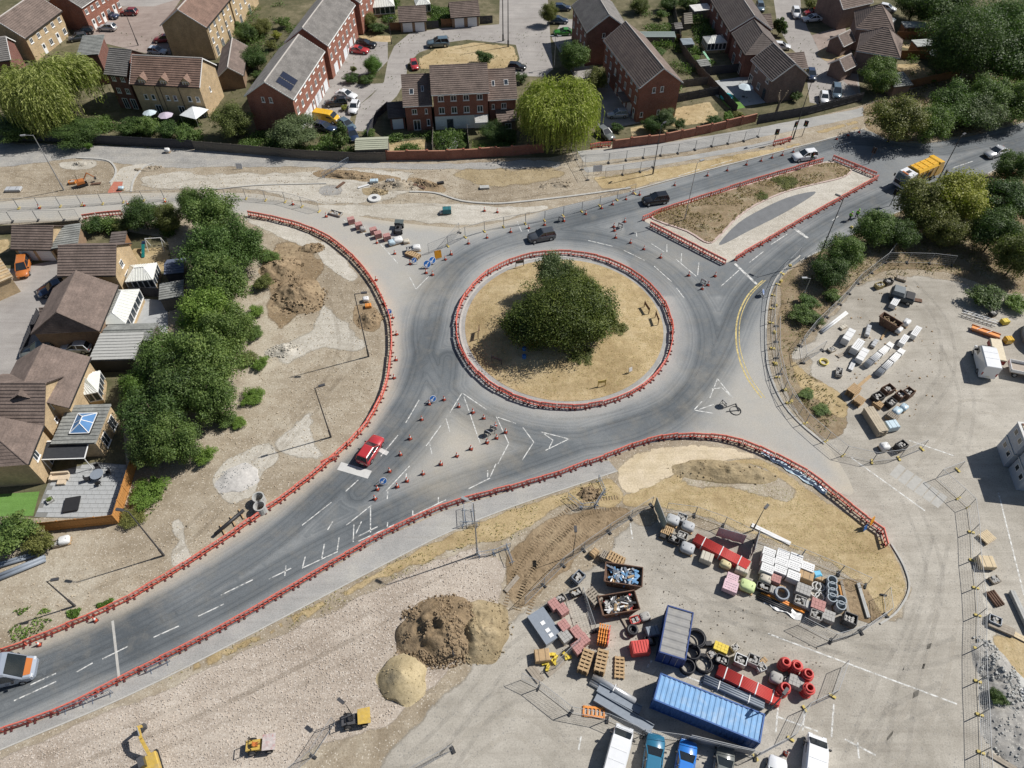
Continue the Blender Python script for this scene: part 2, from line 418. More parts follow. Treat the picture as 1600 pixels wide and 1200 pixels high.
sheet('green_lawn', poly_px([(735,218),(800,214),(802,232),(735,234)]), Z_E + .012, M_lawn, jitter=.2)
sheet('dry_lawn', poly_px([(1405,52),(1440,55),(1450,80),(1408,75)]), Z_E + .012, M_drygrass, jitter=.2)
sheet('dry_lawn', poly_px([(1400,100),(1440,98),(1470,118),(1420,130),(1400,118)]), Z_E + .012, M_drygrass, jitter=.2)

# ---- north verge
sheet('dusty_track', smooth(poly_px([(-300,232),(0,224),(190,228),(380,238),(560,252),(700,254),(860,248),(860,264),(700,266),(560,264),(380,262),(240,262),(120,250),(0,262),(-300,275)]), True, 4),.012, M_rough, jitter=.5)
sheet('footpath', poly_px([(902,236),(960,232),(1050,222),(1180,200),(1330,172),(1380,160),(1380,172),(1330,186),(1180,216),(1080,236),(912,254)]),.012, M_pave, jitter=.1)
sheet('footpath', poly_px([(912,262),(1010,252),(1080,243),(1180,225),(1230,214),(1230,220),(1180,232),(1010,262),(915,270)]),.014, M_pave, jitter=.1)
sheet('dry_verge', poly_px([(920,276),(1010,266),(1100,250),(1200,232),(1290,215),(1345,195),(1345,200),(1200,243),(1080,272),(985,297),(940,296)]),.012, M_drygrass, jitter=.4)
sheet('dry_verge', poly_px([(1262,207),(1285,202),(1340,186),(1345,192),(1290,208),(1270,210)]),.016, M_drygrass, jitter=.2)
sheet('sand_patch', smooth(poly_px([(-200,285),(0,268),(100,262),(165,262),(180,275),(160,290),(60,300),(-200,318)]), True, 4),.012, M_dirt, jitter=.5)
sheet('crushed_stone_patch', smooth(poly_px([(215,285),(320,272),(420,268),(560,262),(640,268),(690,280),(640,300),(600,318),(480,318),(400,300),(260,296)]), True, 4),.013, M_pale, jitter=.8)
sheet('soil_strip', smooth(poly_px([(640,272),(760,262),(880,262),(925,280),(900,300),(780,315),(700,312),(660,295)]), True, 4),.016, M_dirt, jitter=.8)
sheet('new_path', poly_px([(172,285),(190,262),(225,255),(235,258),(212,275),(204,298),(176,298)]),.02, M_pale, jitter=.15)
sheet('crushed_stone_patch', smooth(poly_px([(480,322),(560,318),(680,316),(800,322),(870,320),(800,342),(720,352),(620,345),(520,335)]), True, 4),.017, M_pale, jitter=.5)

for q, m_, j in (([(488,268),(540,264),(620,276),(622,286),(560,284),(500,278)], M_soil, .35),([(640,276),(680,284),(700,300),(660,300),(635,290)], M_soil, .5),([(565,294),(600,290),(604,304),(570,306)], M_khaki, .5),([(95,252),(150,250),(150,262),(100,266)], M_pale, .5),([(222,276),(290,268),(300,282),(230,290)], M_pale, .5),([(700,268),(780,262),(880,266),(860,285),(760,292)], M_khaki, .9),([(500,292),(530,288),(534,304),(498,306)], M_rough, .3)):
 sheet('dug_ground', smooth(poly_px(q), True, 4),.024, m_, jitter=j)
sheet('red_path', poly_px([(170,297),(178,284),(192,284),(190,300),(168,302)]),.03, mat('red_path_surface', (.42,.15,.10),.9,.15,2.0))
# ---- left dirt area patches
sheet('crushed_stone_patch', smooth(poly_px([(425,545),(470,520),(505,470),(530,490),(560,520),(590,540),(560,555),(500,548),(445,572)]), True, 5),.012, M_pale, jitter=1.0)
sheet('crushed_stone_patch', smooth(poly_px([(425,690),(460,655),(495,640),(500,690),(520,720),(470,720),(430,712)]), True, 5),.012, M_pale, jitter=.9)
sheet('crushed_stone_patch', smooth(poly_px([(262,815),(285,806),(298,850),(300,880),(265,882),(268,850)]), True, 5),.012, M_pale, jitter=.5)
sheet('crushed_stone_patch', smooth(poly_px([(332,765),(340,730),(380,700),(425,690),(440,720),(410,745),(395,778),(360,788)]), True, 5),.012, M_pale, jitter=.5)
sheet('soil_patch', smooth(poly_px([(415,405),(450,375),(500,395),(505,430),(480,470),(460,510),(430,520),(412,480)]), True, 5),.013, M_soil, jitter=1.2)
sheet('soil_patch', smooth(poly_px([(555,475),(590,478),(600,510),(575,520),(552,505)]), True, 5),.013, M_soil, jitter=.5)
sheet('crushed_stone_patch', smooth(poly_px([(380,340),(450,350),(520,385),(560,430),(540,440),(480,390),(420,365)]), True, 4),.014, M_pale, jitter=.5)

# ---- the yards
yard_poly = poly_px([(520,1260),(600,1180),(690,1085),(760,1000),(820,960),(900,905),(985,815),(1040,798),(1200,850),(1330,905),(1392,968),(1425,920),(1400,855),(1330,790),(1240,720),(1210,690),(1290,690),(1245,650),(1265,560),(1215,560),(1270,520),(1330,450),(1390,428),(1470,432),(1550,452),(1640,470),(1900,560),(1700,1300)])
sheet('yard', yard_poly, .006, M_yard, jitter=1.0)
sheet('concrete_apron', poly_px([(1140,640),(1230,660),(1290,692),(1330,712),(1440,700),(1500,800),(1520,900),(1530,1000),(1450,1010),(1400,1000),(1425,920),(1392,850),(1330,790),(1230,715),(1150,690),(1080,682)]),.010, M_yard)

# ---- south side
sheet('footpath', poly_px([(-260,1265),(0,1148),(100,1112),(200,1062),(300,1012),(400,957),(500,897),(600,840),(700,795),(800,767),(950,718),(965,736),(900,758),(800,792),(700,832),(600,882),(400,987),(200,1087),(0,1172),(-250,1290)]),.012, M_pave, jitter=.1)
sheet('dry_verge', poly_px([(240,1072),(400,990),(600,884),(700,834),(800,794),(900,760),(955,740),(980,770),(960,800),(880,790),(820,830),(790,850),(740,850),(640,888),(400,1006),(250,1078)]),.016, M_drygrass, jitter=.5)
sheet('gravel_bed', poly_px([(-250,1300),(0,1176),(250,1078),(400,1007),(640,890),(745,852),(795,880),(790,940),(740,1010),(680,1075),(600,1140),(480,1180),(440,1280),(-250,1400)]),.014, M_gravel, jitter=.5)
sheet('soil_patch', smooth(poly_px([(790,860),(830,825),(880,800),(950,790),(990,800),(930,850),(880,900),(830,940),(795,955),(785,910)]), True, 4),.018, M_soil, jitter=.6)
sheet('sand_strip', smooth(poly_px([(962,735),(1000,705),(1060,694),(1130,697),(1190,715),(1130,722),(1060,740),(1000,770),(975,772)]), True, 4),.020, M_sand, jitter=.2)
sheet('dry_bank', smooth(poly_px([(975,772),(1060,738),(1130,720),(1200,720),(1280,775),(1378,838),(1408,880),(1418,920),(1400,955),(1370,968),(1350,930),(1300,885),(1200,845),(1060,800),(985,795)]), True, 4),.018, M_drygrass, jitter=.3)
sheet('soil_patch', smooth(poly_px([(1055,745),(1110,725),(1190,728),(1250,765),(1230,790),(1170,770),(1090,765)]), True, 4),.024, M_dirt, jitter=.6)
sheet('storage_floor', poly_px([(1292,905),(1345,905),(1382,965),(1360,975),(1300,955)]),.022, M_soil)
# ---- east bank
sheet('scrub_bank', smooth(poly_px([(1215,470),(1225,430),(1290,385),(1370,340),(1480,300),(1650,255),(1700,420),(1600,462),(1480,428),(1395,425),(1330,450),(1275,515),(1235,560),(1290,600),(1325,640),(1315,680),(1280,685),(1240,640),(1215,570)]), True, 4),.012, M_scrub, jitter=.4)
sheet('dry_verge', smooth(poly_px([(1235,560),(1270,590),(1310,610),(1330,640),(1315,655),(1280,630),(1245,600)]), True, 4),.016, M_drygrass, jitter=.3)
sheet('far_verge', poly_px([(1350,200),(1390,225),(1480,218),(1610,186),(1900,100),(1900,-60),(1480,118),(1345,165)]),.016, M_scrub, jitter=.3)
sheet('dry_verge', poly_px([(1478,302),(1540,272),(1620,250),(1620,270),(1540,290),(1490,312)]),.018, M_drygrass, jitter=.3)
sheet('soil_patch', smooth(poly_px([(1545,985),(1600,1000),(1660,1030),(1660,1090),(1600,1070),(1560,1030)]), True, 4),.014, M_drygrass, jitter=.4)
sheet('pale_strip', poly_px([(1528,830),(1545,830),(1560,1000),(1570,1240),(1548,1240),(1535,1000)]),.012, M_pale, jitter=.2)

# ---- left housing court
sheet('court_road', poly_px([(-300,420),(20,420),(95,405),(110,430),(75,470),(62,530),(45,565),(20,620),(-100,640),(-300,640)]),.010, M_estate)
sheet('garden_ground', poly_px([(-100,352),(130,350),(260,372),(280,450),(230,560),(190,640),(200,760),(60,810),(-60,800),(-100,640),(20,620),(70,520),(95,420),(0,420),(-100,420)]),.005, M_garden)
sheet('dry_lawn', poly_px([(200,388),(265,385),(270,420),(250,428),(205,410)]),.014, M_drygrass, jitter=.2)
sheet('dry_lawn', poly_px([(-60,375),(18,372),(18,395),(-60,405)]),.014, M_drygrass, jitter=.2)
sheet('patio', poly_px([(205,465),(262,470),(262,520),(210,525)]),.014, M_slab)

# ---- the road itself
RB_C = Vector((7.40,72.3)); RB_R = 15.35
up_edge = [(-260,330),(0,315),(100,306),(200,302),(300,301),(400,303),(480,318),(560,338),(640,350),(720,356),(770,350),(830,335),(900,318),(985,300),(1080,274),(1200,243),(1300,217),(1350,203),(1400,222),(1480,220),(1620,186),(1800,130)]
lo_edge = [(1800,190),(1640,238),(1560,262),(1480,302),(1400,332),(1320,372),(1260,402),(1225,428),(1204,462),(1198,520),(1203,575),(1222,625),(1250,660),(1290,692),(1335,770),(1290,762),(1240,730),(1200,708),(1150,691),(1100,685),(1050,687),(1000,697),(950,716),(900,735),(850,751),(800,766),(700,794),(600,839),(500,896),(400,956),(300,1011),(200,1061),(100,1111),(0,1147),(-260,1262)]
left_edge = [(-260,1125),(0,1022),(100,985),(200,940),(300,880),(380,826),(450,776),(500,738),(550,692),(580,656),(600,615),(611,570),(612,520),(604,480),(580,436),(550,402),(510,372),(460,352),(400,339),(300,335),(190,337),(100,345),(0,350),(-260,372)]
road_poly = smooth(poly_px(up_edge), False, 3) + smooth(poly_px(lo_edge), False, 3) + smooth(poly_px(left_edge), False, 3)
lanes = [smooth(poly_px(l), False, 4) for l in (
 [(-260,1165),(0,1062),(200,975),(400,862),(500,778),(590,690),(645,610),(668,530),(690,450),(740,398),(830,363),(1000,318),(1200,258),(1330,220),(1470,236),(1700,180)],
 [(-260,1215),(0,1105),(300,968),(500,858),(680,770),(800,728),(930,682),(1050,640),(1120,560),(1160,470),(1210,415),(1300,350),(1420,292),(1560,238),(1760,170)],
 [(560,770),(640,690),(690,620),(700,560)])]
ring = [(RB_C.x + (RB_R + 5.0) * math.cos(t), RB_C.y + (RB_R + 5.0) * math.sin(t)) for t in np.linspace(0,2 * PI, 60)]
pale_edges = [poly_px(l) for l in (left_edge[1:], up_edge[1:12], lo_edge[11:20])]
def r_dark(V):
 d = np.min([dist_poly(V, l) for l in lanes], 0); dr = dist_poly(V, ring)
 k = np.exp(-(d / 3.4) ** 2) * .85
 k = np.maximum(k, np.exp(-(dr / 3.6) ** 2) * .78)
 u = V[:, 0]
 k = np.where((V[:, 0] < -18) & (V[:, 1] < 46), np.maximum(k, .62), k)       # the south-west arm is clean asphalt
 k = np.where((V[:, 1] > 78) & (V[:, 0] > 18), np.maximum(k, .6), k)
 k = np.where((V[:, 0] < -20) & (V[:, 1] > 80), k * .15, k)                   # the closed west arm is dusty
 return k
def r_lane(V):
 return np.minimum(np.min([dist_poly(V, l) for l in lanes], 0), dist_poly(V, ring))
def r_dust(V):
 d = np.min([dist_poly(V, l) for l in pale_edges], 0)
 k = np.exp(-(d / 1.3) ** 2) * .8
 west = np.clip((-14 - V[:, 0]) / 14,0,1) * np.clip((V[:, 1] - 72) / 14,0,1)
 for u, v, r_, s_ in ((728,690,5.5,.55),(690,740,4.5,.45),(780,700,3.5,.3),(655,445,5,.35),(1040,400,6,.2),(1180,650,9,.3),(560,395,6,.45)):
  c = G(u, v); k = np.maximum(k, s_ * np.exp(-((V[:, 0] - c.x) ** 2 + (V[:, 1] - c.y) ** 2) / r_ ** 2))
 return np.maximum(k, west * .3)
road = sheet('road', road_poly, .026, M_road, res=.62, attrs={'dark': r_dark, 'lane': r_lane, 'dust': r_dust})

# kerbs of the new and old road edges
ribbon('kerb', smooth(poly_px([(330,297),(400,290),(470,288),(510,287)]), False, 4),.22,0,.14, M_kerb)
ribbon('kerb', smooth(poly_px([(640,300),(680,302),(720,314),(760,318),(800,317),(900,306),(985,294)]), False, 4),.35,0,.15, M_kerb)
ribbon('kerb', smooth(poly_px([(985,299),(1080,273),(1200,242),(1300,216),(1350,202)]), False, 4),.2,0,.14, M_kerb)
ribbon('kerb', smooth(poly_px([(120,247),(165,250),(180,262),(180,275),(172,286)]), False, 4),.3,0,.14, M_kerb)
ribbon('kerb', smooth(poly_px([(205,300),(210,280),(225,262),(240,255)]), False, 4),.3,0,.14, M_kerb)
ribbon('kerb', smooth(poly_px([(1250,400),(1215,432),(1200,470),(1196,520),(1200,575),(1220,625),(1248,660),(1288,694)]), False, 4),.25,0,.15, M_kerb)
ribbon('kerb', smooth(poly_px([(1560,263),(1480,303),(1400,333),(1320,373),(1250,408)]), False, 4),.2,0,.14, M_kerb)
ribbon('kerb', smooth(poly_px([(1392,850),(1412,885),(1420,920),(1402,955),(1375,975)]), False, 4),.2,0,.14, M_kerb)
ribbon('kerb', smooth(poly_px([(-200,1262),(0,1172),(200,1087),(400,987),(600,882),(700,832),(800,792),(900,758),(965,736)]), False, 4),.15,0,.06, M_kerb)

# roundabout island
circ = lambda r, n=72: [(RB_C.x + r * math.cos(2 * PI * k / n), RB_C.y + r * math.sin(2 * PI * k / n)) for k in range(n)]
ribbon('kerb', circ(RB_R - .55),.3,0,.15, M_kerb, closed=True)
ribbon('kerb_apron', circ(RB_R - 1.0),.62,0,.11, M_pave, closed=True)
def dome(V):
 r = np.hypot(V[:, 0] - RB_C.x, V[:, 1] - RB_C.y) / (RB_R - 1.2); return .9 * np.clip(1 - r ** 2,0,1)
sheet('roundabout_island', circ(RB_R - 1.25),.125, M_drygrass, res=1.0, height=dome)

# splitter island with kerbs, planted bed and an old strip of road
isl = poly_px([(1003,344),(1030,332),(1170,287),(1298,250),(1372,277),(1260,340),(1134,412)])
sheet('splitter_island', isl, .034, M_pale, jitter=.05)
bed = smooth(poly_px([(1016,336),(1100,310),(1200,280),(1290,255),(1328,265),(1315,278),(1270,289),(1225,301),(1180,321),(1150,342),(1124,369),(1106,380),(1074,362)]), True, 4)
sheet('planted_bed', bed, .14, M_scrub, res=1.2, height=lambda V: .35 * np.clip(dist_poly(V, bed, True) / 3,0,1))
ribbon('kerb', bed, .3,.02,.17, M_kerbpink, closed=True)
M_oldasph = mat('old_asphalt', (.16,.165,.17),.9,.15,.8)
sheet('old_road_strip', smooth(poly_px([(1124,380),(1153,349),(1190,327),(1230,309),(1266,300),(1272,304),(1225,333),(1170,361),(1134,380)]), True, 3),.040, M_oldasph)

# painted markings (parts of the road)
def paint_material(name, col):
 m, nt, b, out = _nodes(name); N = NT(nt)
 f = N.noise(2.2,6,.7, N.pos()); tr = N.n('ShaderNodeBsdfTransparent'); mx = N.n('ShaderNodeMixShader')
 N.l(N.ramp(f, [(.36,(0.05,0.05,0.05)),(.56,(.95,.95,.95))]), mx.inputs[0]); N.l(tr.outputs[0], mx.inputs[1]); N.l(b.outputs[0], mx.inputs[2]); N.l(mx.outputs[0], out.inputs[0])
 b.inputs['Base Color'].default_value = (*col, 1); b.inputs['Roughness'].default_value = .7; return m
M_paint = paint_material('white_road_paint', (.68,.68,.65)); M_ypaint = paint_material('yellow_road_paint', (.62,.5,.2))
def stripe(a, b, w=.13, m=None, z=.031, name='painted_line'):
 A = G(*a); B = G(*b); mb = MB(); d = (B - A); L = d.length; d.normalize(); n = Vector((-d.y, d.x, 0)) * (w / 2)
 mb.add([(A - n) + Vector((0,0, z)),(B - n) + Vector((0,0, z)),(B + n) + Vector((0,0, z)),(A + n) + Vector((0,0, z))], [(0,1,2,3)])
 return mb.build(name, m or M_paint, road)
for seg in [((655,625),(634,661)),((622,680),(595,713)),((640,728),(603,768)),((689,665),(666,697)),((697,654),(703,675)),((671,692),(675,710)),
   ((722,614),(703,645)),((722,614),(760,640)),((725,620),(750,692)),((775,650),(795,693)),((795,693),(778,725)),((778,652),(806,662)),
   ((817,668),(834,691)),((834,691),(816,719)),((845,675),(889,686)),((889,686),(852,704)),((850,678),(864,688)),((864,688),(858,700)),
   ((775,725),(766,745)),((762,735),(762,746)),((766,747),(732,764)),((645,806),(697,781)),((685,777),(685,786)),((645,798),(645,806)),
   ((580,790),(541,821)),((579,793),(579,832)),((565,815),(556,834)),((553,820),(552,847)),((560,838),(590,823)),((560,846),(616,820)),((606,816),(605,823)),
   ((530,840),(527,860)),((507,850),(503,872)),((528,862),(472,888)),((477,870),(473,886)),((447,884),(445,900)),((520,815),(512,828)),
   ((518,785),(472,821)),((635,740),(634,752)),((606,768),(605,780)),((560,750),(540,768)),
   ((395,906),(345,930)),((350,944),(310,963)),((280,978),(240,996)),((200,1010),(160,1030)),((145,1036),(120,1050)),((88,1052),(48,1070)),((88,1065),(22,1095)),((420,905),(455,888)),
   ((919,376),(957,385)),((974,391),(1007,407)),((1022,416),(1049,440)),((1057,450),(1069,466)),((1018,381),(1038,394)),((1042,382),(1042,394)),((994,362),(995,370)),
   ((1056,405),(1088,432)),((1065,396),(1064,410)),((1092,410),(1090,430)),((1127,447),(1155,422)),((1170,411),(1193,393)),((1205,382),(1230,366)),((1331,378),(1333,391)),
   ((1109,622),(1121,592)),((1121,592),(1145,622)),((1112,608),(1128,606)),((1128,606),(1143,620)),((1085,640),(1097,627)),((1085,641),(1114,646)),((1092,640),(1115,632)),
   ((640,433),(650,452)),((650,452),(670,432)),((535,343),(580,372)),((595,382),(622,412)),((1060,275),(1095,264)),((1110,260),(1145,250)),((1300,230),(1330,222)),((1345,215),(1365,212)),
   ((1490,262),(1520,252)),((1470,270),(1440,282)),((820,345),(826,362)),((808,346),(815,362)),((1300,345),(1310,338))]:
 stripe(*seg)
stripe((530,728),(578,742),1.15, mat('fresh_concrete_patch', (.52,.52,.50),.9,.1,1.5),.030, 'road_patch')
stripe((592,702),(606,709),.6, mat('fresh_concrete_patch', (.52,.52,.50),.9,.1,1.5),.030, 'road_patch')
stripe((1148,412),(1183,445),.4); stripe((176,970),(186,1058),.25, M_kerb, .030, 'trench_patch'); stripe((1242,358),(1262,372),.5)
yl = smooth(poly_px([(1192,438),(1168,462),(1153,495),(1150,530),(1155,560),(1168,592),(1190,622)]), False, 4)
ribbon('yellow_line', yl, .22,.0265,.031, M_ypaint, parent=road, kind=None)
ribbon('yellow_line', [(x + .45, y + .05) for x, y in yl], .12,.0265,.0312, M_ypaint, parent=road, kind=None)
# bay lines in the yard
yard_lines = [((1200,990),(1320,1035)),((1320,1035),(1495,1100)),((1018,1032),(1010,1045)),((1060,1052),(1190,1103)),((985,818),(988,842)),((1303,1100),(1299,1152)),((1258,1105),(1254,1142)),((1217,1090),(1212,1145)),((1215,1120),(1278,1143)),
              ((1340,1160),(1342,1185)),((1320,1155),(1368,1180)),((1178,1085),(1172,1105)),((1135,1075),(1131,1090)),((1098,1062),(1093,1078)),((908,1150),(904,1172)),((1560,770),(1600,930)),((1330,715),(1445,798)),((1420,688),(1490,712))]
yard_o = bpy.data.objects['yard']
for a, b in yard_lines:
 s_ = stripe(a, b, .16, M_paint, .013); s_.parent = yard_o
M_faint = mat('worn_crossing', (.40,.39,.36),.9,.12,2.0)
for k in range(6): s_ = stripe((1395 + k * 13,745 + k * 9),(1410 + k * 13,728 + k * 9),.9, M_faint, .013); s_.parent = yard_o
# ================================================================== BUILDINGS
def brick_mat(name, col, mortar, scale=1.0):
 m, nt, b, out = _nodes(name); N = NT(nt); tc = N.n('ShaderNodeTexCoord');
 sep = N.n('ShaderNodeSeparateXYZ'); N.l(tc.outputs['Object'], sep.inputs[0])
 comb = N.n('ShaderNodeCombineXYZ'); N.l(N.math('ADD', sep.outputs[0], sep.outputs[1]), comb.inputs[0]); N.l(sep.outputs[2], comb.inputs[1])
 br = N.n('ShaderNodeTexBrick'); N.l(comb.outputs[0], br.inputs['Vector'])
 br.inputs['Scale'].default_value = 1.0; br.inputs['Brick Width'].default_value = .225; br.inputs['Row Height'].default_value = .075; br.inputs['Mortar Size'].default_value = .008
 br.inputs['Color1'].default_value = (*sc(col, .8),1); br.inputs['Color2'].default_value = (*sc(col, 1.2),1); br.inputs['Mortar'].default_value = (*mortar, 1)
 f = N.noise(.7,6,.6, tc.outputs['Object']); c = N.mix(1.0, br.outputs[0], N.ramp(f, [(.3,(.78,.78,.78)),(.7,(1.15,1.15,1.15))]), 'MULTIPLY')
 N.l(c, b.inputs['Base Color']); b.inputs['Roughness'].default_value = .92; return m
def roof_mat(name, col):
 m, nt, b, out = _nodes(name); N = NT(nt); O = N.obj()
 f = N.noise(.6,6,.65, O); g = N.noise(5.0,3,.7, O)
 c = N.mix(1.0, N.ramp(f, [(.25, sc(col, .62)),(.5, col),(.75, sc(col, 1.4))]), N.ramp(g, [(.3,(.75,.75,.75)),(.7,(1.25,1.25,1.25))]), 'MULTIPLY')
 N.l(c, b.inputs['Base Color']); b.inputs['Roughness'].default_value = .9; N.bump(g, .5,.02, b); return m
M_red = brick_mat('red_brick', (.25,.075,.045),(.30,.22,.17)); M_dred = brick_mat('dark_red_brick', (.17,.06,.045),(.2,.15,.12))
M_tan = brick_mat('buff_brick', (.46,.33,.18),(.45,.38,.28)); M_mauve = brick_mat('mauve_brick', (.21,.14,.12),(.24,.2,.17)); M_brn = brick_mat('brown_brick', (.24,.15,.09),(.25,.2,.15))
M_r_brown = roof_mat('brown_roof_tiles', (.16,.122,.103)); M_r_grey = roof_mat('grey_roof_tiles', (.165,.155,.145)); M_r_dark = roof_mat('dark_roof_tiles', (.115,.095,.085)); M_r_red = roof_mat('red_brown_roof_tiles', (.19,.122,.093)); M_r_felt = roof_mat('grey_roof_felt', (.22,.225,.21))
M_upvc = mat('white_upvc', (.78,.78,.76),.45,.05); M_glass = mat('window_glass', (.035,.045,.055),.08,.3,1.0, spec=.8); M_gutter = mat('black_gutter', (.03,.03,.03),.5)
M_garage = mat('garage_door_white', (.66,.68,.70),.5,.05); M_verge = mat('verge_mortar', (.42,.39,.36),.8); M_doorp = mat('dark_door_paint', (.05,.06,.07),.5)
M_consroof = mat('polycarbonate_roof', (.62,.63,.58),.35,.08); M_stone = mat('white_render', (.7,.69,.66),.85); M_solar = mat('solar_cells', (.018,.022,.04),.15,.2, spec=.7)
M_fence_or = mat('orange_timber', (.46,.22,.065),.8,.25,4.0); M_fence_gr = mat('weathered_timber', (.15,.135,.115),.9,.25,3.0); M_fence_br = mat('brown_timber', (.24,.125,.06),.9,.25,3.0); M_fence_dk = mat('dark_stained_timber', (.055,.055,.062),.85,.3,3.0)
M_metalgrey = mat('galvanised_steel', (.42,.43,.44),.45,.15,3.0, metal=.6)
WCACHE = {}
def window_meshes(w, h, kind):
 k = (round(w, 2), round(h, 2), kind)
 if k in WCACHE: return WCACHE[k]
 f = MB(); t = .09; g = MB()
 if kind in ('window', 'french'):
  f.bb(-w/2, w/2,-.05,.03,0, t); f.bb(-w/2, w/2,-.05,.03, h - t, h); f.bb(-w/2,-w/2 + t, -.05,.03, t, h - t); f.bb(w/2 - t, w/2,-.05,.03, t, h - t)
  if w > .7: f.bb(-.04,.04,-.048,.02, t, h - t)
  if kind == 'window': f.bb(-w/2 - .08, w/2 + .08,-.12,.02,-.09,-.002)
  g.bb(-w/2 + t, w/2 - t, -.02,.02, t, h - t); r = (f.mesh('window', M_upvc), g.mesh('pane', M_glass))
 elif kind == 'garage_door':
  f.bb(-w/2, w/2,-.04,.03,0, h)
  for i in range(1,5): f.bb(-w/2 + .06, w/2 - .06,-.055,-.04, h * i / 5 - .05, h * i / 5 + .05)
  r = (f.mesh('garage_door', M_garage), None)
 elif kind == 'dark_door':
  f.bb(-w/2, w/2,-.05,.03,0, h); g.bb(-w/2 + .2, w/2 - .2,-.07,0, h * .55, h * .88); r = (f.mesh('door', M_doorp), g.mesh('pane', M_glass))
 else:
  f.bb(-w/2, w/2,-.05,.03,0, h); g.bb(-w/2 + .2, w/2 - .2,-.07,0, h * .55, h * .9); r = (f.mesh('door', M_upvc), g.mesh('pane', M_glass))
 WCACHE[k] = r; return r
def put_window(root, face, L, W, s, z, w, h, kind):
 fm, gm = window_meshes(w, h, kind)
 loc, rz = {'front': ((s, 0, z),0), 'back': ((L - s, W, z), PI), 'left': ((0, W - s, z),-PI / 2), 'right': ((L, s, z), PI / 2)}[face]
 nm = {'window': 'window', 'french': 'french_door', 'garage_door': 'garage_door'}.get(kind, 'door')
 o = link(nm, fm, root, loc, (0,0, rz))
 if gm: link('pane', gm, o)
 return o
def slope_courses(mb, x0a, x1a, x0b, x1b, ya, za, yb, zb, course=.4, lift=.085):
 """stepped tile courses from the eave line (a) up to the ridge line (b)"""
 d = math.hypot(yb - ya, zb - za); n = max(2, int(d / course))
 nz = abs(yb - ya) / d; ny = -(zb - za) / d * (1 if yb > ya else -1)
 def P(t, x_first, off):
  x = (x0a + (x0b - x0a) * t) if x_first else (x1a + (x1b - x1a) * t)
  return (x, ya + (yb - ya) * t + ny * off, za + (zb - za) * t + nz * off)
 for i in range(n):
  a = i / n; b = (i + 1) / n
  v = [P(a, True, lift), P(a, False, lift), P(b, False, .004), P(b, True, .004), P(a, True, -.03), P(a, False, -.03)]
  mb.add(v, [(0,1,2,3),(4,5,1,0)] if yb > ya else [(3,2,1,0),(0,1,5,4)])
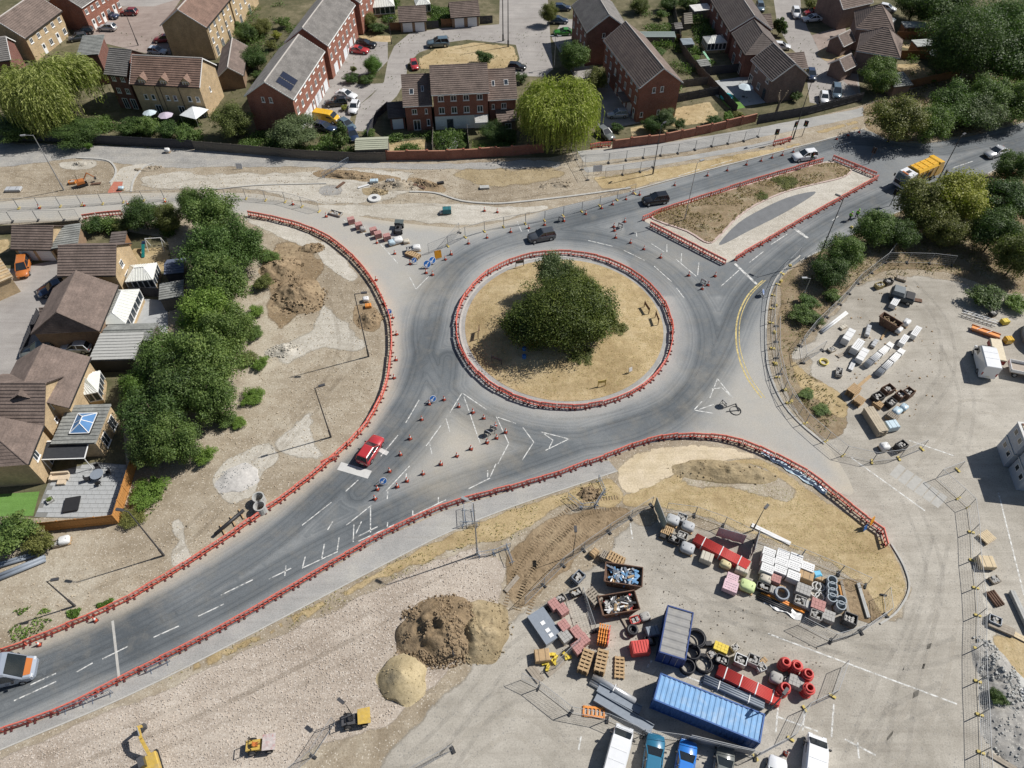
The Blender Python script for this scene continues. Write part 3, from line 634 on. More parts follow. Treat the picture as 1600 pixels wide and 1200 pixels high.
def house(label, A, B, W, ze, zr, wall, roof, zline=None, hip=(0,0), wins=(), cat='house', name='house', ov=.3, group=None, verge=True, z0=0.0, mono=False):
 z = ze if zline is None else zline
 a = G(*A, z); b = G(*B, z); d = b - a; L = math.hypot(d.x, d.y); rz = math.atan2(d.y, d.x)
 root = empty(name, (a.x, a.y, z0), rz, label, cat, group)
 w = MB(); yr = W / 2
 # walls with gable tops
 vs = [(0,0,0),(L, 0,0),(L, W, 0),(0, W, 0),(0,0, ze),(L, 0, ze),(L, W, ze),(0, W, ze)]
 fs = [(0,1,5,4),(2,3,7,6)]
 if mono:
  vs[6] = (L, W, zr); vs[7] = (0, W, zr); fs += [(1,2,6,5),(3,0,4,7)]
 else:
  n = 8
  if not hip[1]: vs.append((L, yr, zr - .05)); fs.append((1,2,6, len(vs) - 1,5))
  else: fs.append((1,2,6,5))
  if not hip[0]: vs.append((0, yr, zr - .05)); fs.append((3,0,4, len(vs) - 1,7))
  else: fs.append((3,0,4,7))
 w.add(vs, fs); w.build('wall', wall, root)
 r = MB()
 if mono:
  slope_courses(r, -ov, L + ov, -ov, L + ov, -ov, ze - ov * (zr - ze) / W + .05, W + ov, zr + ov * (zr - ze) / W + .05,.5)
  r.add([(-ov, -ov, ze - .12),(L + ov, -ov, ze - .12),(L + ov, W + ov, zr - .1),(-ov, W + ov, zr - .1)], [(3,2,1,0)])
  r.build('roof', roof, root)
 else:
  k = (zr - ze) / yr; ea = ze - ov * k + .06; x0, x1 = -ov, L + ov
  h0 = hip[0] * 1.0; h1 = hip[1] * 1.0
  xa, xb = (x0 if not hip[0] else h0),(x1 if not hip[1] else L - h1)
  slope_courses(r, x0, x1, xa, xb, -ov, ea, yr, zr + .06); slope_courses(r, x0, x1, xa, xb, W + ov, ea, yr, zr + .06)
  r.add([(x0,-ov, ea - .07),(x1,-ov, ea - .07),(xb, yr, zr - .02),(xa, yr, zr - .02),(x0, W + ov, ea - .07),(x1, W + ov, ea - .07)], [(3,2,1,0),(2,3,4,5)])
  for end, xe, xr in ((0, x0, xa),(1, x1, xb)):
   if hip[end]:
    n = 12
    for i in range(n):
     t0, t1 = i / n, (i + 1) / n
     def Q(t, s, off):
      y = (-ov + (yr + ov) * t) if s == 0 else (W + ov + (yr - W - ov) * t); sx = -1 if end == 0 else 1
      return (xe + (xr - xe) * t + sx * off * .6, y, ea + (zr + .06 - ea) * t + off * .8)
     v = [Q(t0,0,.045), Q(t0,1,.045), Q(t1,1,.004), Q(t1,0,.004)]
     r.add(v, [(0,1,2,3)] if end == 1 else [(3,2,1,0)])
  ro = r.build('roof', roof, root)
  rc = MB(); rc.cyl((xa, yr, zr + .06),(xb, yr, zr + .06),.13, n=6)
  for end, xe, xr in ((0, x0, xa),(1, x1, xb)):
   if hip[end]:
    for y in (-ov, W + ov): rc.cyl((xe, y, ea + .03),(xr, yr, zr + .06),.09, n=5)
  rc.build('ridge_cap', roof if max(hip) else M_verge if verge else roof, ro)
  if verge:
   for end, xe in ((0, x0),(1, x1)):
    if not hip[end]:
     for y in (-ov, W + ov): vb = MB(); vb.bar((xe, y, ea - .05),(xe, yr, zr + .0),.06,.2); vb.build('bargeboard', M_upvc, ro)
  for y in (-ov - .05, W + ov + .05): gt = MB(); gt.bb(x0, x1, y - .06, y + .06, ea - .16, ea - .04); gt.build('gutter', M_upvc if wall in (M_red, M_mauve) else M_gutter, root)
 for wd in wins:
  face, rows = wd[0], wd[1:]
  FL = L if face in ('front', 'back') else W
  for (zz, xs, ww, hh, kind) in rows:
   for x in xs: put_window(root, face, L, W, x * FL, zz, ww, hh, kind)
 return root, L
def skylight(root, L, W, ze, zr, fx, ft, front=True, w=.8, h=1.1, name='skylight', m=None):
 k = math.atan2(zr - ze, W / 2); y = W / 2 * ft if front else W - W / 2 * ft; z = ze + (zr - ze) * ft + .1
 f = MB(); f.box(0,0,0, w, h, .08); o = f.build(name, m or M_upvc, root, loc=(fx * L, y, z), rot=(k if front else -k, 0,0))
 g = MB(); g.box(0,0,.045, w - .16, h - .16,.02); g.build('pane', M_glass if m is None else M_solar, o); return o
def drainpipes(root, L, xs, ze, y=-.08):
 for x in xs: mb = MB(); mb.cyl((x * L, y, 0),(x * L, y, ze),.05, n=5); mb.build('drainpipe', M_gutter, root)

# --- three-storey terraces and semis in the north
W3 = lambda n, sx=.9: [(i + .5) / n for i in range(n)]
r, L = house('long red brick townhouse terrace with a solar panel on its grey roof', (456,153),(504,80),8.6,7.2,10.0, M_red, M_r_grey, wins=(('front', (6.0,.0 and [] or W3(7),.95,1.0, 'window'),(3.5, W3(7),.95,1.25, 'window'),(.05, [.1,.3,.36,.6,.66,.9], 2.2,2.1, 'garage_door'),(.05, [.2,.48,.78], .95,2.1, 'door')),('left', (6.0, [.35,.52], .6,1.0, 'window'))))
for i in (0,1):
 sp = skylight(r, L, 8.6,7.2,10.0,.13 + i * .115,.42, w=1.95, h=3.0, name='solar_panel', m=M_gutter)
r, L = house('red brick townhouse terrace behind the one with the solar panel', (510,69),(552,7),8.4,7.2,10.2, M_red, M_r_grey, wins=(('front', (6.0, W3(7),.95,1.0, 'window'),(3.5, W3(7),.95,1.25, 'window'),(.05, [.15,.5,.72], 2.2,2.1, 'garage_door'),(.05, [.3,.6,.85], .95,2.1, 'door')),('left', (5.8, [.3], .6,1.0, 'window'))))
house('red brick house at the top edge beyond the grey roofed terraces', (560,2),(585,-35),8,7.2,10, M_red, M_r_grey, wins=(('front', (6.0, W3(4),.95,1.0, 'window'),(3.5, W3(4),.95,1.2, 'window')),))
r, L = house('red brick gable-ended townhouse with dark brown roof right of the yellow willow', (946,62),(1001,135),8.0,7.2,10.2, M_red, M_r_brown, wins=(('front', (5.7, W3(7),.85,1.1, 'window'),(3.3, W3(7),.85,1.3, 'window'),(.05, [.55,.8], 2.2,2.1, 'garage_door'),(.05, [.2,.42,.68,.92], .95,2.1, 'door')),('right', (5.6, [.35,.55], .65,1.05, 'window'),(1.0, [.12,.55], .6,1.0, 'window'))))
p = MB(); p.bb(L * .62, L * .82,-1.5,0,2.3,2.5); p.build('porch_canopy', M_r_brown, r)
house('red brick townhouse with solar tiles behind the brown roofed one', (896,8),(918,49),8.4,7.2,10.2, M_dred, M_r_grey, wins=(('front', (5.6, W3(4),.85,1.1, 'window'),(3.2, W3(4),.85,1.2, 'window')),('right', (5.6, [.42,.62], .6,1.0, 'window'))))
sk = bpy.data.objects
# centre terrace, three sections
TW = (('front', (3.3, [.35], .95,1.0, 'window'),(3.3, [.8], .5,1.0, 'window'),(.05, [.4], 1.3,2.1, 'french'),(.9, [.85], .6,1.3, 'window')),)
r, L = house('lower left wing of the central red brick terrace with two skylights', (632,164),(673,162),9.6,5.2,8.4, M_red, M_r_brown, wins=TW, verge=False)
skylight(r, L, 9.6,5.2,8.4,.3,.42); skylight(r, L, 9.6,5.2,8.4,.72,.5, w=.5)
r, L = house('tall middle part of the central red brick terrace with white ground floor', (676,146),(762,142),8.8,7.3,10.2, M_red, M_r_brown, verge=False, wins=(('front', (5.7, [.14,.37,.6,.85], 1.05,1.05, 'window'),(3.3, [.14,.37,.6,.85], 1.05,1.25, 'window'),(.9, [.13,.42,.62], .6,1.1, 'window'),(.05, [.28], 1.2,2.1, 'dark_door'),(.05, [.8], 1.4,2.1, 'french')),))
mb = MB(); mb.bb(.02, L - .02,-.035,.0,.1,2.75); mb.build('white_ground_floor_render', M_stone, r)
mb = MB(); mb.add([(L * .74,-.1,2.75),(L * .98,-.1,2.75),(L * .98,-1.9,2.2),(L * .74,-1.9,2.2)], [(0,1,2,3),(3,2,1,0)]); mb.bb(L * .74, L * .98,-1.93,-1.87,2.05,2.25); mb.build('white_awning', M_stone, r)
r, L = house('right wing of the central red brick terrace with bright skylights', (764,154),(806,152),9.4,5.4,8.5, M_red, M_r_brown, verge=False, wins=(('front', (3.3, [.15], .5,1.0, 'window'),(3.3, [.55], .95,1.1, 'window'),(.05, [.4], 1.3,2.1, 'french')),))
skylight(r, L, 9.4,5.4,8.5,.2,.5, w=.6); skylight(r, L, 9.4,5.4,8.5,.68,.52, w=.8)
house('small single-storey lean-to with brown roof beside the central terrace', (780,190),(808,187),3.0,2.2,3.2, M_brn, M_r_brown, mono=True, name='lean_to', cat='extension', wins=(('front', (.6, [.5], 1.2,1.1, 'window')),))
house('dark flat roofed garage left of the central red brick terrace', (609,184),(632,182),5.0,2.5,2.7, M_dred, M_r_dark, mono=True, name='garage', cat='garage', wins=(('front', (.1, [.5], 2.0,2.0, 'garage_door')),))
# buff houses, top left
r, L = house('buff brick house with three small dormers behind the garden hedge', (205,129),(310,134),8.2,6.4,9.6, M_tan, M_r_red, wins=(('front', (3.2, [.14,.25,.47,.58,.8,.92], .7,1.0, 'window'),(.05, [.27,.62,.93], 1.2,2.1, 'french')),('right', (3.3, [.45], .5,1.0, 'window'))))
for fx in (.17,.49,.82):
 d = MB(); d.bb(-.75,.75,-.1,2.4,-.7,.55); d.add([(-.8,-.15,.55),(.8,-.15,.55),(0,-.15,1.25),(-.8,2.4,.55),(.8,2.4,.55),(0,2.4,1.25)], [(0,1,2)])
 o = d.build('dormer', M_tan, r, loc=(fx * L, .1,6.55))
 q = MB(); q.add([(-1.0,-.3,.42),(0,-.3,1.32),(0,2.6,1.32),(-1.0,2.6,.42),(1.0,-.3,.42),(1.0,2.6,.42)], [(0,1,2,3),(1,4,5,2)]); q.build('dormer_roof', M_r_red, o)
 f, g = window_meshes(1.1,.9, 'window'); wo_ = link('dormer_window', f, o, (0,-.1,-.4))
drainpipes(r, L, (.33,.4,.68),6.3)
house('dark red brick house with grey tiled roof half hidden by the big willow', (165,114),(196,117),8.0,7.0,9.8, M_dred, M_r_grey, wins=(('front', (5.6, [.3,.75], .8,1.0, 'window'),(3.2, [.3,.75], .8,1.0, 'window'),(.05, [.4,.82], 1.1,2.1, 'french')),), verge=False)
house('flat grey roofed house end behind the big willow', (122,86),(152,84),6.5,6.2,6.9, M_dred, M_r_felt, mono=True)
r, L = house('tall buff brick house beside the brick paved courtyard', (321,41),(356,-1),9.4,7.0,10.2, M_tan, M_r_red, wins=(('front', (5.4, W3(5),.85,1.0, 'window'),(3.0, W3(5),.85,1.1, 'window'),(.05, [.15,.4,.7], 1.2,2.1, 'french')),))
drainpipes(r, L, (.02,.34,.66),7.0)
house('further buff brick house continuing the tall one at the top edge', (358,-3),(392,-44),9.0,7.0,10.2, M_tan, M_r_red, wins=(('front', (5.4, W3(5),.85,1.0, 'window'),(3.0, W3(5),.85,1.1, 'window'),(.05, [.2,.6], 1.2,2.1, 'french')),))
house('red brick house with white porches above the parked dark cars', (126,10),(176,-24),8.5,5.6,8.2, M_red, M_r_grey, wins=(('front', (3.6, W3(6),.9,1.0, 'window'),(.05, [.15,.45,.8], 1.0,2.1, 'door'),(.8, [.3,.62,.95], 1.0,1.2, 'window')),))
house('buff brick house with plain brown roof at the far left corner', (38,58),(93,17),9.0,5.2,8.4, M_tan, M_r_brown, wins=(('front', (3.4, W3(5),.95,1.0, 'window'),(.05, [.3,.7], 1.0,2.1, 'door'),(.8, [.5,.9], 1.1,1.2, 'window')),))
house('small buff brick outbuilding with brown roof beside the dormer house', (378,116),(384,72),4.6,2.9,4.6, M_brn, M_r_brown, name='outbuilding', cat='outbuilding')
house('grey roof edge of a house at the left border above the willow', (-30,98),(14,92),8,5.0,7.6, M_dred, M_r_grey)
# garages by the estate road
for A, B, lab in (((625,33),(665,31), 'double garage with white doors left of the other one at the top'),((706,26),(748,23), 'double garage with white doors by the estate road corner')):
 house(lab, A, B, 5.4,2.5,4.4, M_brn, M_r_brown, name='double_garage', cat='garage', group='double garages by the estate road', wins=(('front', (.05, [.27,.75], 2.1,2.05, 'garage_door')),), verge=False)
# north-east houses
house('red brick house with dark roof at the upper right, rear gardens to its left', (1112,-2),(1142,47),8.6,5.0,7.8, M_dred, M_r_dark, wins=(('front', (3.3, W3(4),.9,1.0, 'window'),(.05, [.3,.75], 1.3,2.1, 'french')),))
house('red brick house at the top edge right of the white awning garden', (1096,-40),(1118,-8),8.6,5.0,7.8, M_dred, M_r_dark, wins=(('front', (3.3, W3(3),.9,1.0, 'window')),))
house('red brick house with hipped roof in the middle of the right row', (1146,52),(1166,84),7.6,4.9,7.4, M_dred, M_r_dark, hip=(0,3.4), wins=(('front', (3.2, [.25,.7], .9,1.0, 'window'),(.05, [.35,.8], 1.4,2.1, 'french')),))
r, L = house('mauve brick house with dark roof beside the black fence', (1177,93),(1208,124),7.4,4.9,7.6, M_mauve, M_r_dark, wins=(('front', (3.4, [.25,.8], 1.1,1.0, 'window'),(.05, [.1], 1.4,2.1, 'french'),(.9, [.5], 1.0,1.2, 'window'),(.05, [.8], 1.0,2.1, 'dark_door')),))
house('low garage with brown roof between the right row and the driveway', (1222,108),(1260,104),5.5,2.4,4.0, M_mauve, M_r_brown, name='garage', cat='garage', verge=False)
house('low porch roof block right of the hipped red brick house', (1176,44),(1206,42),5.0,2.6,4.2, M_dred, M_r_brown, name='side_garage', cat='garage', verge=False)
house('mauve brick hip-roofed house nearest the round dark tree', (1341,77),(1405,88),8.0,4.9,8.2, M_mauve, M_r_brown, hip=(3.6,3.6))
house('mauve brick hip-roofed house second from the round dark tree', (1340,42),(1396,48),8.0,4.9,8.2, M_mauve, M_r_brown, hip=(3.4,3.4))
house('mauve brick house at the top edge beside the white parked cars', (1318,12),(1362,2),8.0,4.9,8.0, M_mauve, M_r_brown)
for A, B, lab in (((1320,108),(1336,100), 'small gabled garage porch in front of the nearest hip-roofed house'),((1318,70),(1334,62), 'small gabled garage porch in front of the second hip-roofed house')):
 house(lab, A, B, 3.4,2.6,4.0, M_mauve, M_r_brown, name='garage_porch', cat='garage')
house('dark grey lean-to shed behind the round dark tree', (1398,135),(1424,132),3.6,2.3,2.9, M_mauve, M_r_felt, mono=True, name='garden_room', cat='shed')
# west houses (by the tree belt)
house('brown roofed double garage with white doors above the orange car', (20,386),(79,387),5.2,2.6,4.6, M_tan, M_r_brown, name='double_garage', cat='garage', verge=False, wins=(('front', (.05, [.27,.75], 2.3,2.1, 'garage_door')),))
house('grey felt flat roofed extension joined to the garage above the orange car', (84,387),(118,382),4.6,2.6,2.9, M_brn, M_r_felt, mono=True, name='extension', cat='extension')
house('buff brick house with ribbed brown roof and white conservatory on its right', (93,428),(178,427),6.6,4.4,6.8, M_tan, M_r_brown, wins=(('right', (3.4, [.4], .9,1.1, 'window'),(.3, [.4], 1.4,2.0, 'french')),), verge=False)
house('brown brick house whose hipped front faces the two parked cars', (152,514),(180,447),8.4,3.6,6.4, M_brn, M_r_brown, hip=(.6,0), verge=False)
house('small tiled porch on the front of the hipped brown house', (66,498),(94,496),2.2,2.4,3.3, M_brn, M_r_brown, name='porch', cat='porch', verge=False)
house('buff brick house with large brown roof beside the octagonal conservatory', (104,634),(136,560),8.6,4.4,7.0, M_tan, M_r_brown, verge=False, wins=(('right', (3.3, [.3], .9,1.0, 'window')),))
house('buff gable-ended house next to the flat roof with the glass lantern', (-40,660),(66,660),7.4,4.6,7.4, M_tan, M_r_brown, verge=False, wins=(('right', (4.0, [.4], .9,1.1, 'window'),(2.4, [.25], .6,.7, 'window')),))
house('buff brick house with big hipped brown roof beside the small green lawn', (40,722),(62,668),9.0,4.6,7.2, M_tan, M_r_brown, hip=(3.6,0), verge=False, wins=(('front', (2.8, [.35], 1.0,1.6, 'window'),(.1, [.7], 1.6,2.1, 'french')),))
house('buff brick garage corner at the left border below the dry lawn', (-30,452),(16,432),5.0,3.0,4.2, M_tan, M_tan, name='garage', cat='garage', verge=False, hip=(0,0), mono=True)
# flat extension with a roof lantern
r, L = house('flat grey roofed extension with a blue glass roof lantern', (82,693),(148,691),5.6,3.0,3.06, M_tan, M_r_felt, mono=True, ov=.15, name='extension', cat='extension', wins=(('right', (.3, [.3,.75], 1.3,1.9, 'window')),))
M_lantern = mat('blue_lantern_glass', (.10,.22,.42),.05,.25,.5, spec=.9)
lt = MB(); lt.bb(0,2.5,0,3.2,0,.18); lo = lt.build('roof_lantern', M_gutter, r, loc=(1.6,1.1,3.12))
lt = MB(); lt.add([(.08,.08,.18),(2.42,.08,.18),(2.42,3.12,.18),(.08,3.12,.18),(1.25,1.1,.85),(1.25,2.1,.85)], [(0,1,4),(1,2,5,4),(2,3,5),(3,0,4,5)]); lt.build('lantern_glass', M_lantern, lo)
lt = MB()
for a, b in (((.08,.08,.18),(1.25,1.1,.86)),((2.42,.08,.18),(1.25,1.1,.86)),((2.42,3.12,.18),(1.25,2.1,.86)),((.08,3.12,.18),(1.25,2.1,.86)),((1.25,1.1,.86),(1.25,2.1,.86)),((.08,1.6,.18),(1.25,1.6,.86)),((2.42,1.6,.18),(1.25,1.6,.86)),((.08,.08,.19),(2.42,.08,.19)),((2.42,.08,.19),(2.42,3.12,.19)),((.08,3.12,.19),(2.42,3.12,.19)),((.08,.08,.19),(.08,3.12,.19))): lt.bar(a, b, .08)
lt.build('lantern_frame', M_upvc, lo)
# grey awning in front of it
pa = empty('patio_awning', G(80,735), heading(80,735,60,-2), 'dark grey awning stretched over the patio below the roof lantern', 'awning')
mb = MB(); mb.add([(0,0,2.3),(5.0,0,2.3),(5.0,2.3,2.75),(0,2.3,2.75)], [(0,1,2,3),(3,2,1,0)]); mb.build('awning_fabric', mat('awning_fabric', (.085,.09,.10),.9), pa)
mb = MB(); mb.bar((0,2.3,2.75),(5,2.3,2.75),.15); mb.bar((0,0,2.3),(5,0,2.3),.1); mb.bar((5,0,2.3),(5,2.3,2.75),.1); mb.build('awning_bar', M_upvc, pa)
for x in (.05,4.95): mb = MB(); mb.cyl((x, 0,0),(x, 0,2.3),.05, n=6); mb.build('post', M_upvc, pa)
# conservatories
def conservatory(label, A, B, W, ze, zr, n=5, hipd=1.2, z=0):
 a = G(*A, ze); b = G(*B, ze); L = (b - a).length; rz = math.atan2(b.y - a.y, b.x - a.x)
 o = empty('conservatory', (a.x, a.y, 0), rz, label, 'conservatory')
 mb = MB(); mb.bb(0, L, 0, W, 0,.7); mb.build('dwarf_wall', M_tan, o)
 mb = MB(); mb.bb(.06, L - .06,.06, W - .06,.7, ze - .05); mb.build('glazing', M_glass, o)
 mb = MB()
 for i in range(n + 1):
  x = L * i / n
  for y in (0, W): mb.bb(x - .06, x + .06, y - .06, y + .06,.7, ze)
 for y in (0, W): mb.bb(0, L, y - .07, y + .07, ze - .15, ze + .02); mb.bb(0, L, y - .07, y + .07,.66,.76)
 for x in (0, L):
  mb.bb(x - .07, x + .07,0, W, ze - .15, ze + .02)
  for i in range(1,4): mb.bb(x - .06, x + .06, W * i / 4 - .05, W * i / 4 + .05,.7, ze)
 mb.build('frame', M_upvc, o)
 mb = MB(); h = hipd; mb.add([(-.1,-.1, ze),(L + .1,-.1, ze),(L + .1, W + .1, ze),(-.1, W + .1, ze),(h, W / 2, zr),(L - h, W / 2, zr)], [(0,1,5,4),(1,2,5),(2,3,4,5),(3,0,4)]); ro = mb.build('roof', M_consroof, o)
 mb = MB()
 for i in range(n * 2 + 1):
  t = i / (n * 2); x = L * t; xr = min(max(x, h), L - h)
  for y in (-.1, W + .1): mb.bar((x, y, ze + .03),(xr, W / 2, zr + .03),.05)
 mb.bar((h, W / 2, zr + .05),(L - h, W / 2, zr + .05),.1); mb.build('glazing_bar', M_upvc, ro)
 return o
conservatory('white conservatory on the gable of the ribbed brown roofed house', (196,440),(238,436),3.6,2.3,3.2)
conservatory('long white conservatory joined to the hipped brown house', (195,505),(217,452),3.4,2.4,3.3,6)
conservatory('faceted cream roofed conservatory on the big roofed house', (112,620),(152,612),3.6,2.3,3.3,4,1.9)
conservatory('white conservatory at the top behind the left double garage', (578,12),(616,9),3.6,2.3,3.2)
conservatory('small white conservatory behind the second double garage at the top', (650,8),(672,6),3.0,2.3,3.1,4)
conservatory('pale glass conservatory beside the hipped red brick house', (1106,68),(1136,66),3.2,2.2,3.0)
conservatory('white conservatory behind the second hip-roofed house', (1388,40),(1400,30),3.0,2.2,2.9,4)
# sheds
def shed(label, A, B, W, ze, zr, wall, roof, **k): return house(label, A, B, W, ze, zr, wall, roof, name='shed', cat='shed', verge=False, ov=.15, **k)
shed('long pale green curved-looking shed behind the timber fence', (556,234),(605,232),3.6,2.2,2.9, M_fence_gr, mat('pale_green_felt', (.36,.37,.28),.9))
shed('long grey roofed shed behind the two parked cars in the court', (160,533),(236,531),3.0,2.2,2.7, M_fence_gr, M_r_felt)
shed('white edged flat grey garage roof above the small patio', (141,562),(208,560),4.6,2.6,2.65, M_gutter, mat('pale_roof_felt', (.38,.38,.36),.9), mono=True)
shed('brown timber shed under the hedge beyond the swing set', (172,383),(193,381),2.6,2.0,2.3, M_fence_br, M_r_dark, mono=True)
shed('dark blue-grey shed under the trees behind the white conservatory', (258,428),(286,425),3.0,2.2,2.7, M_fence_dk, mat('slate_felt', (.10,.12,.17),.8))
shed('pale flat shelter roof under the trees beside the blue patio', (250,468),(285,462),3.2,2.3,2.4, M_fence_gr, M_r_felt, mono=True)
shed('small grey shed between the two white awning gardens at the top right', (1056,45),(1066,44),2.4,2.0,2.6, M_fence_gr, M_r_grey)
shed('pointed little wooden playhouse in the upper right gardens', (1070,36),(1081,35),2.2,1.5,3.0, M_fence_gr, mat('grey_wood', (.3,.27,.22),.9))
shed('small dark wooden shed on the patio edge by the green slide', (1095,104),(1110,102),2.0,1.7,2.0, M_fence_gr, M_r_felt, mono=True)
shed('grey roofed low shed in the dry garden right of the townhouse', (1068,70),(1084,69),2.2,1.8,2.0, M_fence_gr, mat('blue_grey_felt', (.26,.3,.33),.8), mono=True)
shed('pale flat roofed shed beside the dry lawn at the upper right', (1434,73),(1463,71),2.6,2.1,2.25, M_fence_br, mat('pale_shed_roof', (.42,.44,.42),.8), mono=True)
shed('pale flat roofed shed further back at the upper right', (1415,43),(1450,43),2.4,2.1,2.25, M_fence_br, mat('pale_shed_roof', (.42,.44,.42),.8), mono=True)
shed('white roofed open shelter on the left of the upper right house row', (1086,18),(1112,15),3.0,2.3,2.4, M_fence_gr, M_stone, mono=True)
shed('pale blue roofed shelter in the garden of the yellow willow house row', (860 + 140,58),(1055,58),2.2,1.8,1.9, M_fence_gr, mat('green_grey_sheet', (.25,.30,.28),.7), mono=True)

# --- parasols and gazebos
def parasol(label, u, v, r=1.4, z=2.4, m=None, sides=8, name='parasol', drop=.5):
 p = G(u, v, z); o = empty(name, (p.x, p.y, 0),0, label, 'parasol' if name == 'parasol' else 'gazebo')
 mb = MB(); vs = [(r * math.cos(2 * PI * k / sides + .4), r * math.sin(2 * PI * k / sides + .4), z - drop / 2) for k in range(sides)] + [(0,0, z + drop / 2)]
 vs += [(x * .98, y * .98, zz - .04) for x, y, zz in vs[:sides]] + [(0,0, z + drop / 2 - .04)]
 fs = [(k, (k + 1) % sides, sides) for k in range(sides)] + [(sides + 1 + (k + 1) % sides, sides + 1 + k, 2 * sides + 1) for k in range(sides)] + [(k, sides + 1 + k, sides + 1 + (k + 1) % sides, (k + 1) % sides) for k in range(sides)]
 mb.add(vs, fs); mb.build('canopy', m or M_stone, o)
 if name == 'parasol': mb = MB(); mb.cyl((0,0,0),(0,0, z),.03, n=6); mb.build('pole', M_metalgrey, o); mb = MB(); mb.box(0,0,.05,.5,.5,.1); mb.build('base', M_gutter, o)
 else:
  for k in range(sides): mb = MB(); a = 2 * PI * k / sides + .4; mb.cyl((r * .95 * math.cos(a), r * .95 * math.sin(a),0),(r * .95 * math.cos(a), r * .95 * math.sin(a), z - drop / 2),.04, n=5); mb.build('leg', M_metalgrey, o)
 return o
parasol('pale blue-white parasol left of the mauve parasol', 233,174,1.3,2.3, mat('pale_blue_fabric', (.5,.58,.62),.8))
parasol('pale mauve parasol between the two white canopies', 258,178,1.4,2.2, mat('mauve_fabric', (.48,.42,.50),.8))
parasol('large white gazebo on the patio of the dormer house', 302,172,2.7,2.8, mat('white_canvas', (.72,.74,.74),.8),4, 'gazebo', .9)
parasol('grey parasol with striped canopy in the garden at the upper right', 1470,82,2.2,2.4, mat('grey_canvas', (.33,.36,.36),.8),8, drop=.7)
parasol('pale blue parasol on the patio beside the mauve brick house', 1166,134,1.5,2.3, mat('pale_blue_fabric', (.5,.58,.62),.8))

# --- fences and walls of the gardens
PC = {}
def board_panel(m, h, w=1.83):
 k = (m.name, h)
 if k not in PC:
  mb = MB(); n = 12; bw = w / n
  for i in range(n): mb.box(-w / 2 + bw * (i + .5),.012 * (i % 2), h / 2, bw * .94,.022, h + .02 * ((i * 7) % 3))
  mb.bb(-w / 2, w / 2,-.05,-.012, h * .2, h * .2 + .09); mb.bb(-w / 2, w / 2,-.05,-.012, h * .8, h * .8 + .09)
  q = MB(); q.bb(-.05,.05,-.05,.05,0, h + .08)
  PC[k] = (mb.mesh('panel', m), q.mesh('post', m))
 return PC[k]
def fence(label, pts, h=1.8, m=None, name='timber_fence', cat='fence'):
 m = m or M_fence_gr; P = [G(*p) for p in pts]; o = empty(name, P[0], 0, label, cat); pm, qm = board_panel(m, h)
 for a, b in zip(P[:-1], P[1:]):
  d = b - a; L = d.length; n = max(1, round(L / 1.9)); rz = math.atan2(d.y, d.x)
  for i in range(n):
   c = a + d * ((i + .5) / n) - P[0]; link('panel', pm, o, (c.x, c.y, 0),(0,0, rz),(L / n / 1.9,1,1))
   c = a + d * (i / n) - P[0]; link('post', qm, o, (c.x, c.y, 0),(0,0, rz))
 return o
def brick_wall(label, pts, h=1.5, m=None, seg=3.2):
 m = m or M_red; P = [G(*p) for p in pts]; o = empty('boundary_wall', P[0], 0, label, 'wall')
 wl = MB(); cp = MB(); pl = MB(); k = 0
 for a, b in zip(P[:-1], P[1:]):
  d = b - a; L = d.length; n = max(1, round(L / seg)); rz = math.atan2(d.y, d.x)
  for i in range(n):
   c = a + d * ((i + .5) / n) - P[0]; hh = h + .12 * (k % 2); k += 1
   wl.box(c.x, c.y, hh / 2, L / n, .22, hh, rz); cp.box(c.x, c.y, hh + .04, L / n, .28,.075, rz)
   c = a + d * (i / n) - P[0]; pl.box(c.x, c.y, (h + .3) / 2,.36,.36, h + .3, rz)
 wl.build('wall_panels', m, o); cp.build('coping', mat('coping_brick', (.34,.17,.11),.9), o); pl.build('piers', m, o); return o
brick_wall('long red brick boundary wall in front of the central terrace', [(606,250),(700,249),(800,243),(850,238)], 1.7, M_red)
brick_wall('red brick boundary wall curving in front of the brown roofed townhouse', [(958,232),(1040,222),(1110,207),(1180,190)], 1.6, M_red)
fence('weathered timber fence along the track behind the hedge', [(305,234),(380,240),(470,248),(556,252),(604,252)], 1.8, M_fence_gr)
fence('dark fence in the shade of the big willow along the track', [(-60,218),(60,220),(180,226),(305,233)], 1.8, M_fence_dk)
fence('black stained fence running down to the round dark tree', [(1182,194),(1262,180),(1346,158)], 1.9, M_fence_dk)
fence('long orange-brown fence right of the round dark tree', [(1402,142),(1440,134),(1498,121)], 1.8, M_fence_br)
fence('new orange timber fence along the two sides of the stone patio', [(72,830),(186,818),(214,728)], 1.9, M_fence_or)
fence('dark panel fence at the far side of the dry lawn', [(1058,160),(1090,154),(1122,148),(1150,178)], 1.8, M_fence_dk)
fence('curving timber fence between the two rows of gardens', [(1050,10),(1058,50),(1064,80),(1085,110),(1105,130),(1122,148)], 1.8, M_fence_gr)
fence('dark fence between the green slide garden and the white patio', [(1100,118),(1140,114),(1172,110)], 1.8, M_fence_dk)
fence('timber fence behind the brown roofed townhouse, nearest its roof', [(1010,64),(1064,66)], 1.7, M_fence_br)
fence('short timber fence across the middle of the townhouse gardens', [(1046,140),(1085,134),(1105,132)], 1.6, M_fence_gr)
fence('brown fence with dry lawn behind it at the upper right', [(1398,62),(1448,62),(1490,66)], 1.8, M_fence_br)
fence('red-brown fence around the upper right garden with the grey parasol', [(1404,92),(1440,92),(1490,96),(1498,118)], 1.8, M_fence_br)
fence('short brown fence left of the first double garage', [(609,48),(626,47)], 1.7, M_fence_br)
fence('black gate panel between the two double garages', [(667,45),(686,44)], 1.7, M_fence_dk)
fence('brown gate panel left of the second double garage', [(690,42),(708,41)], 1.7, M_fence_br)
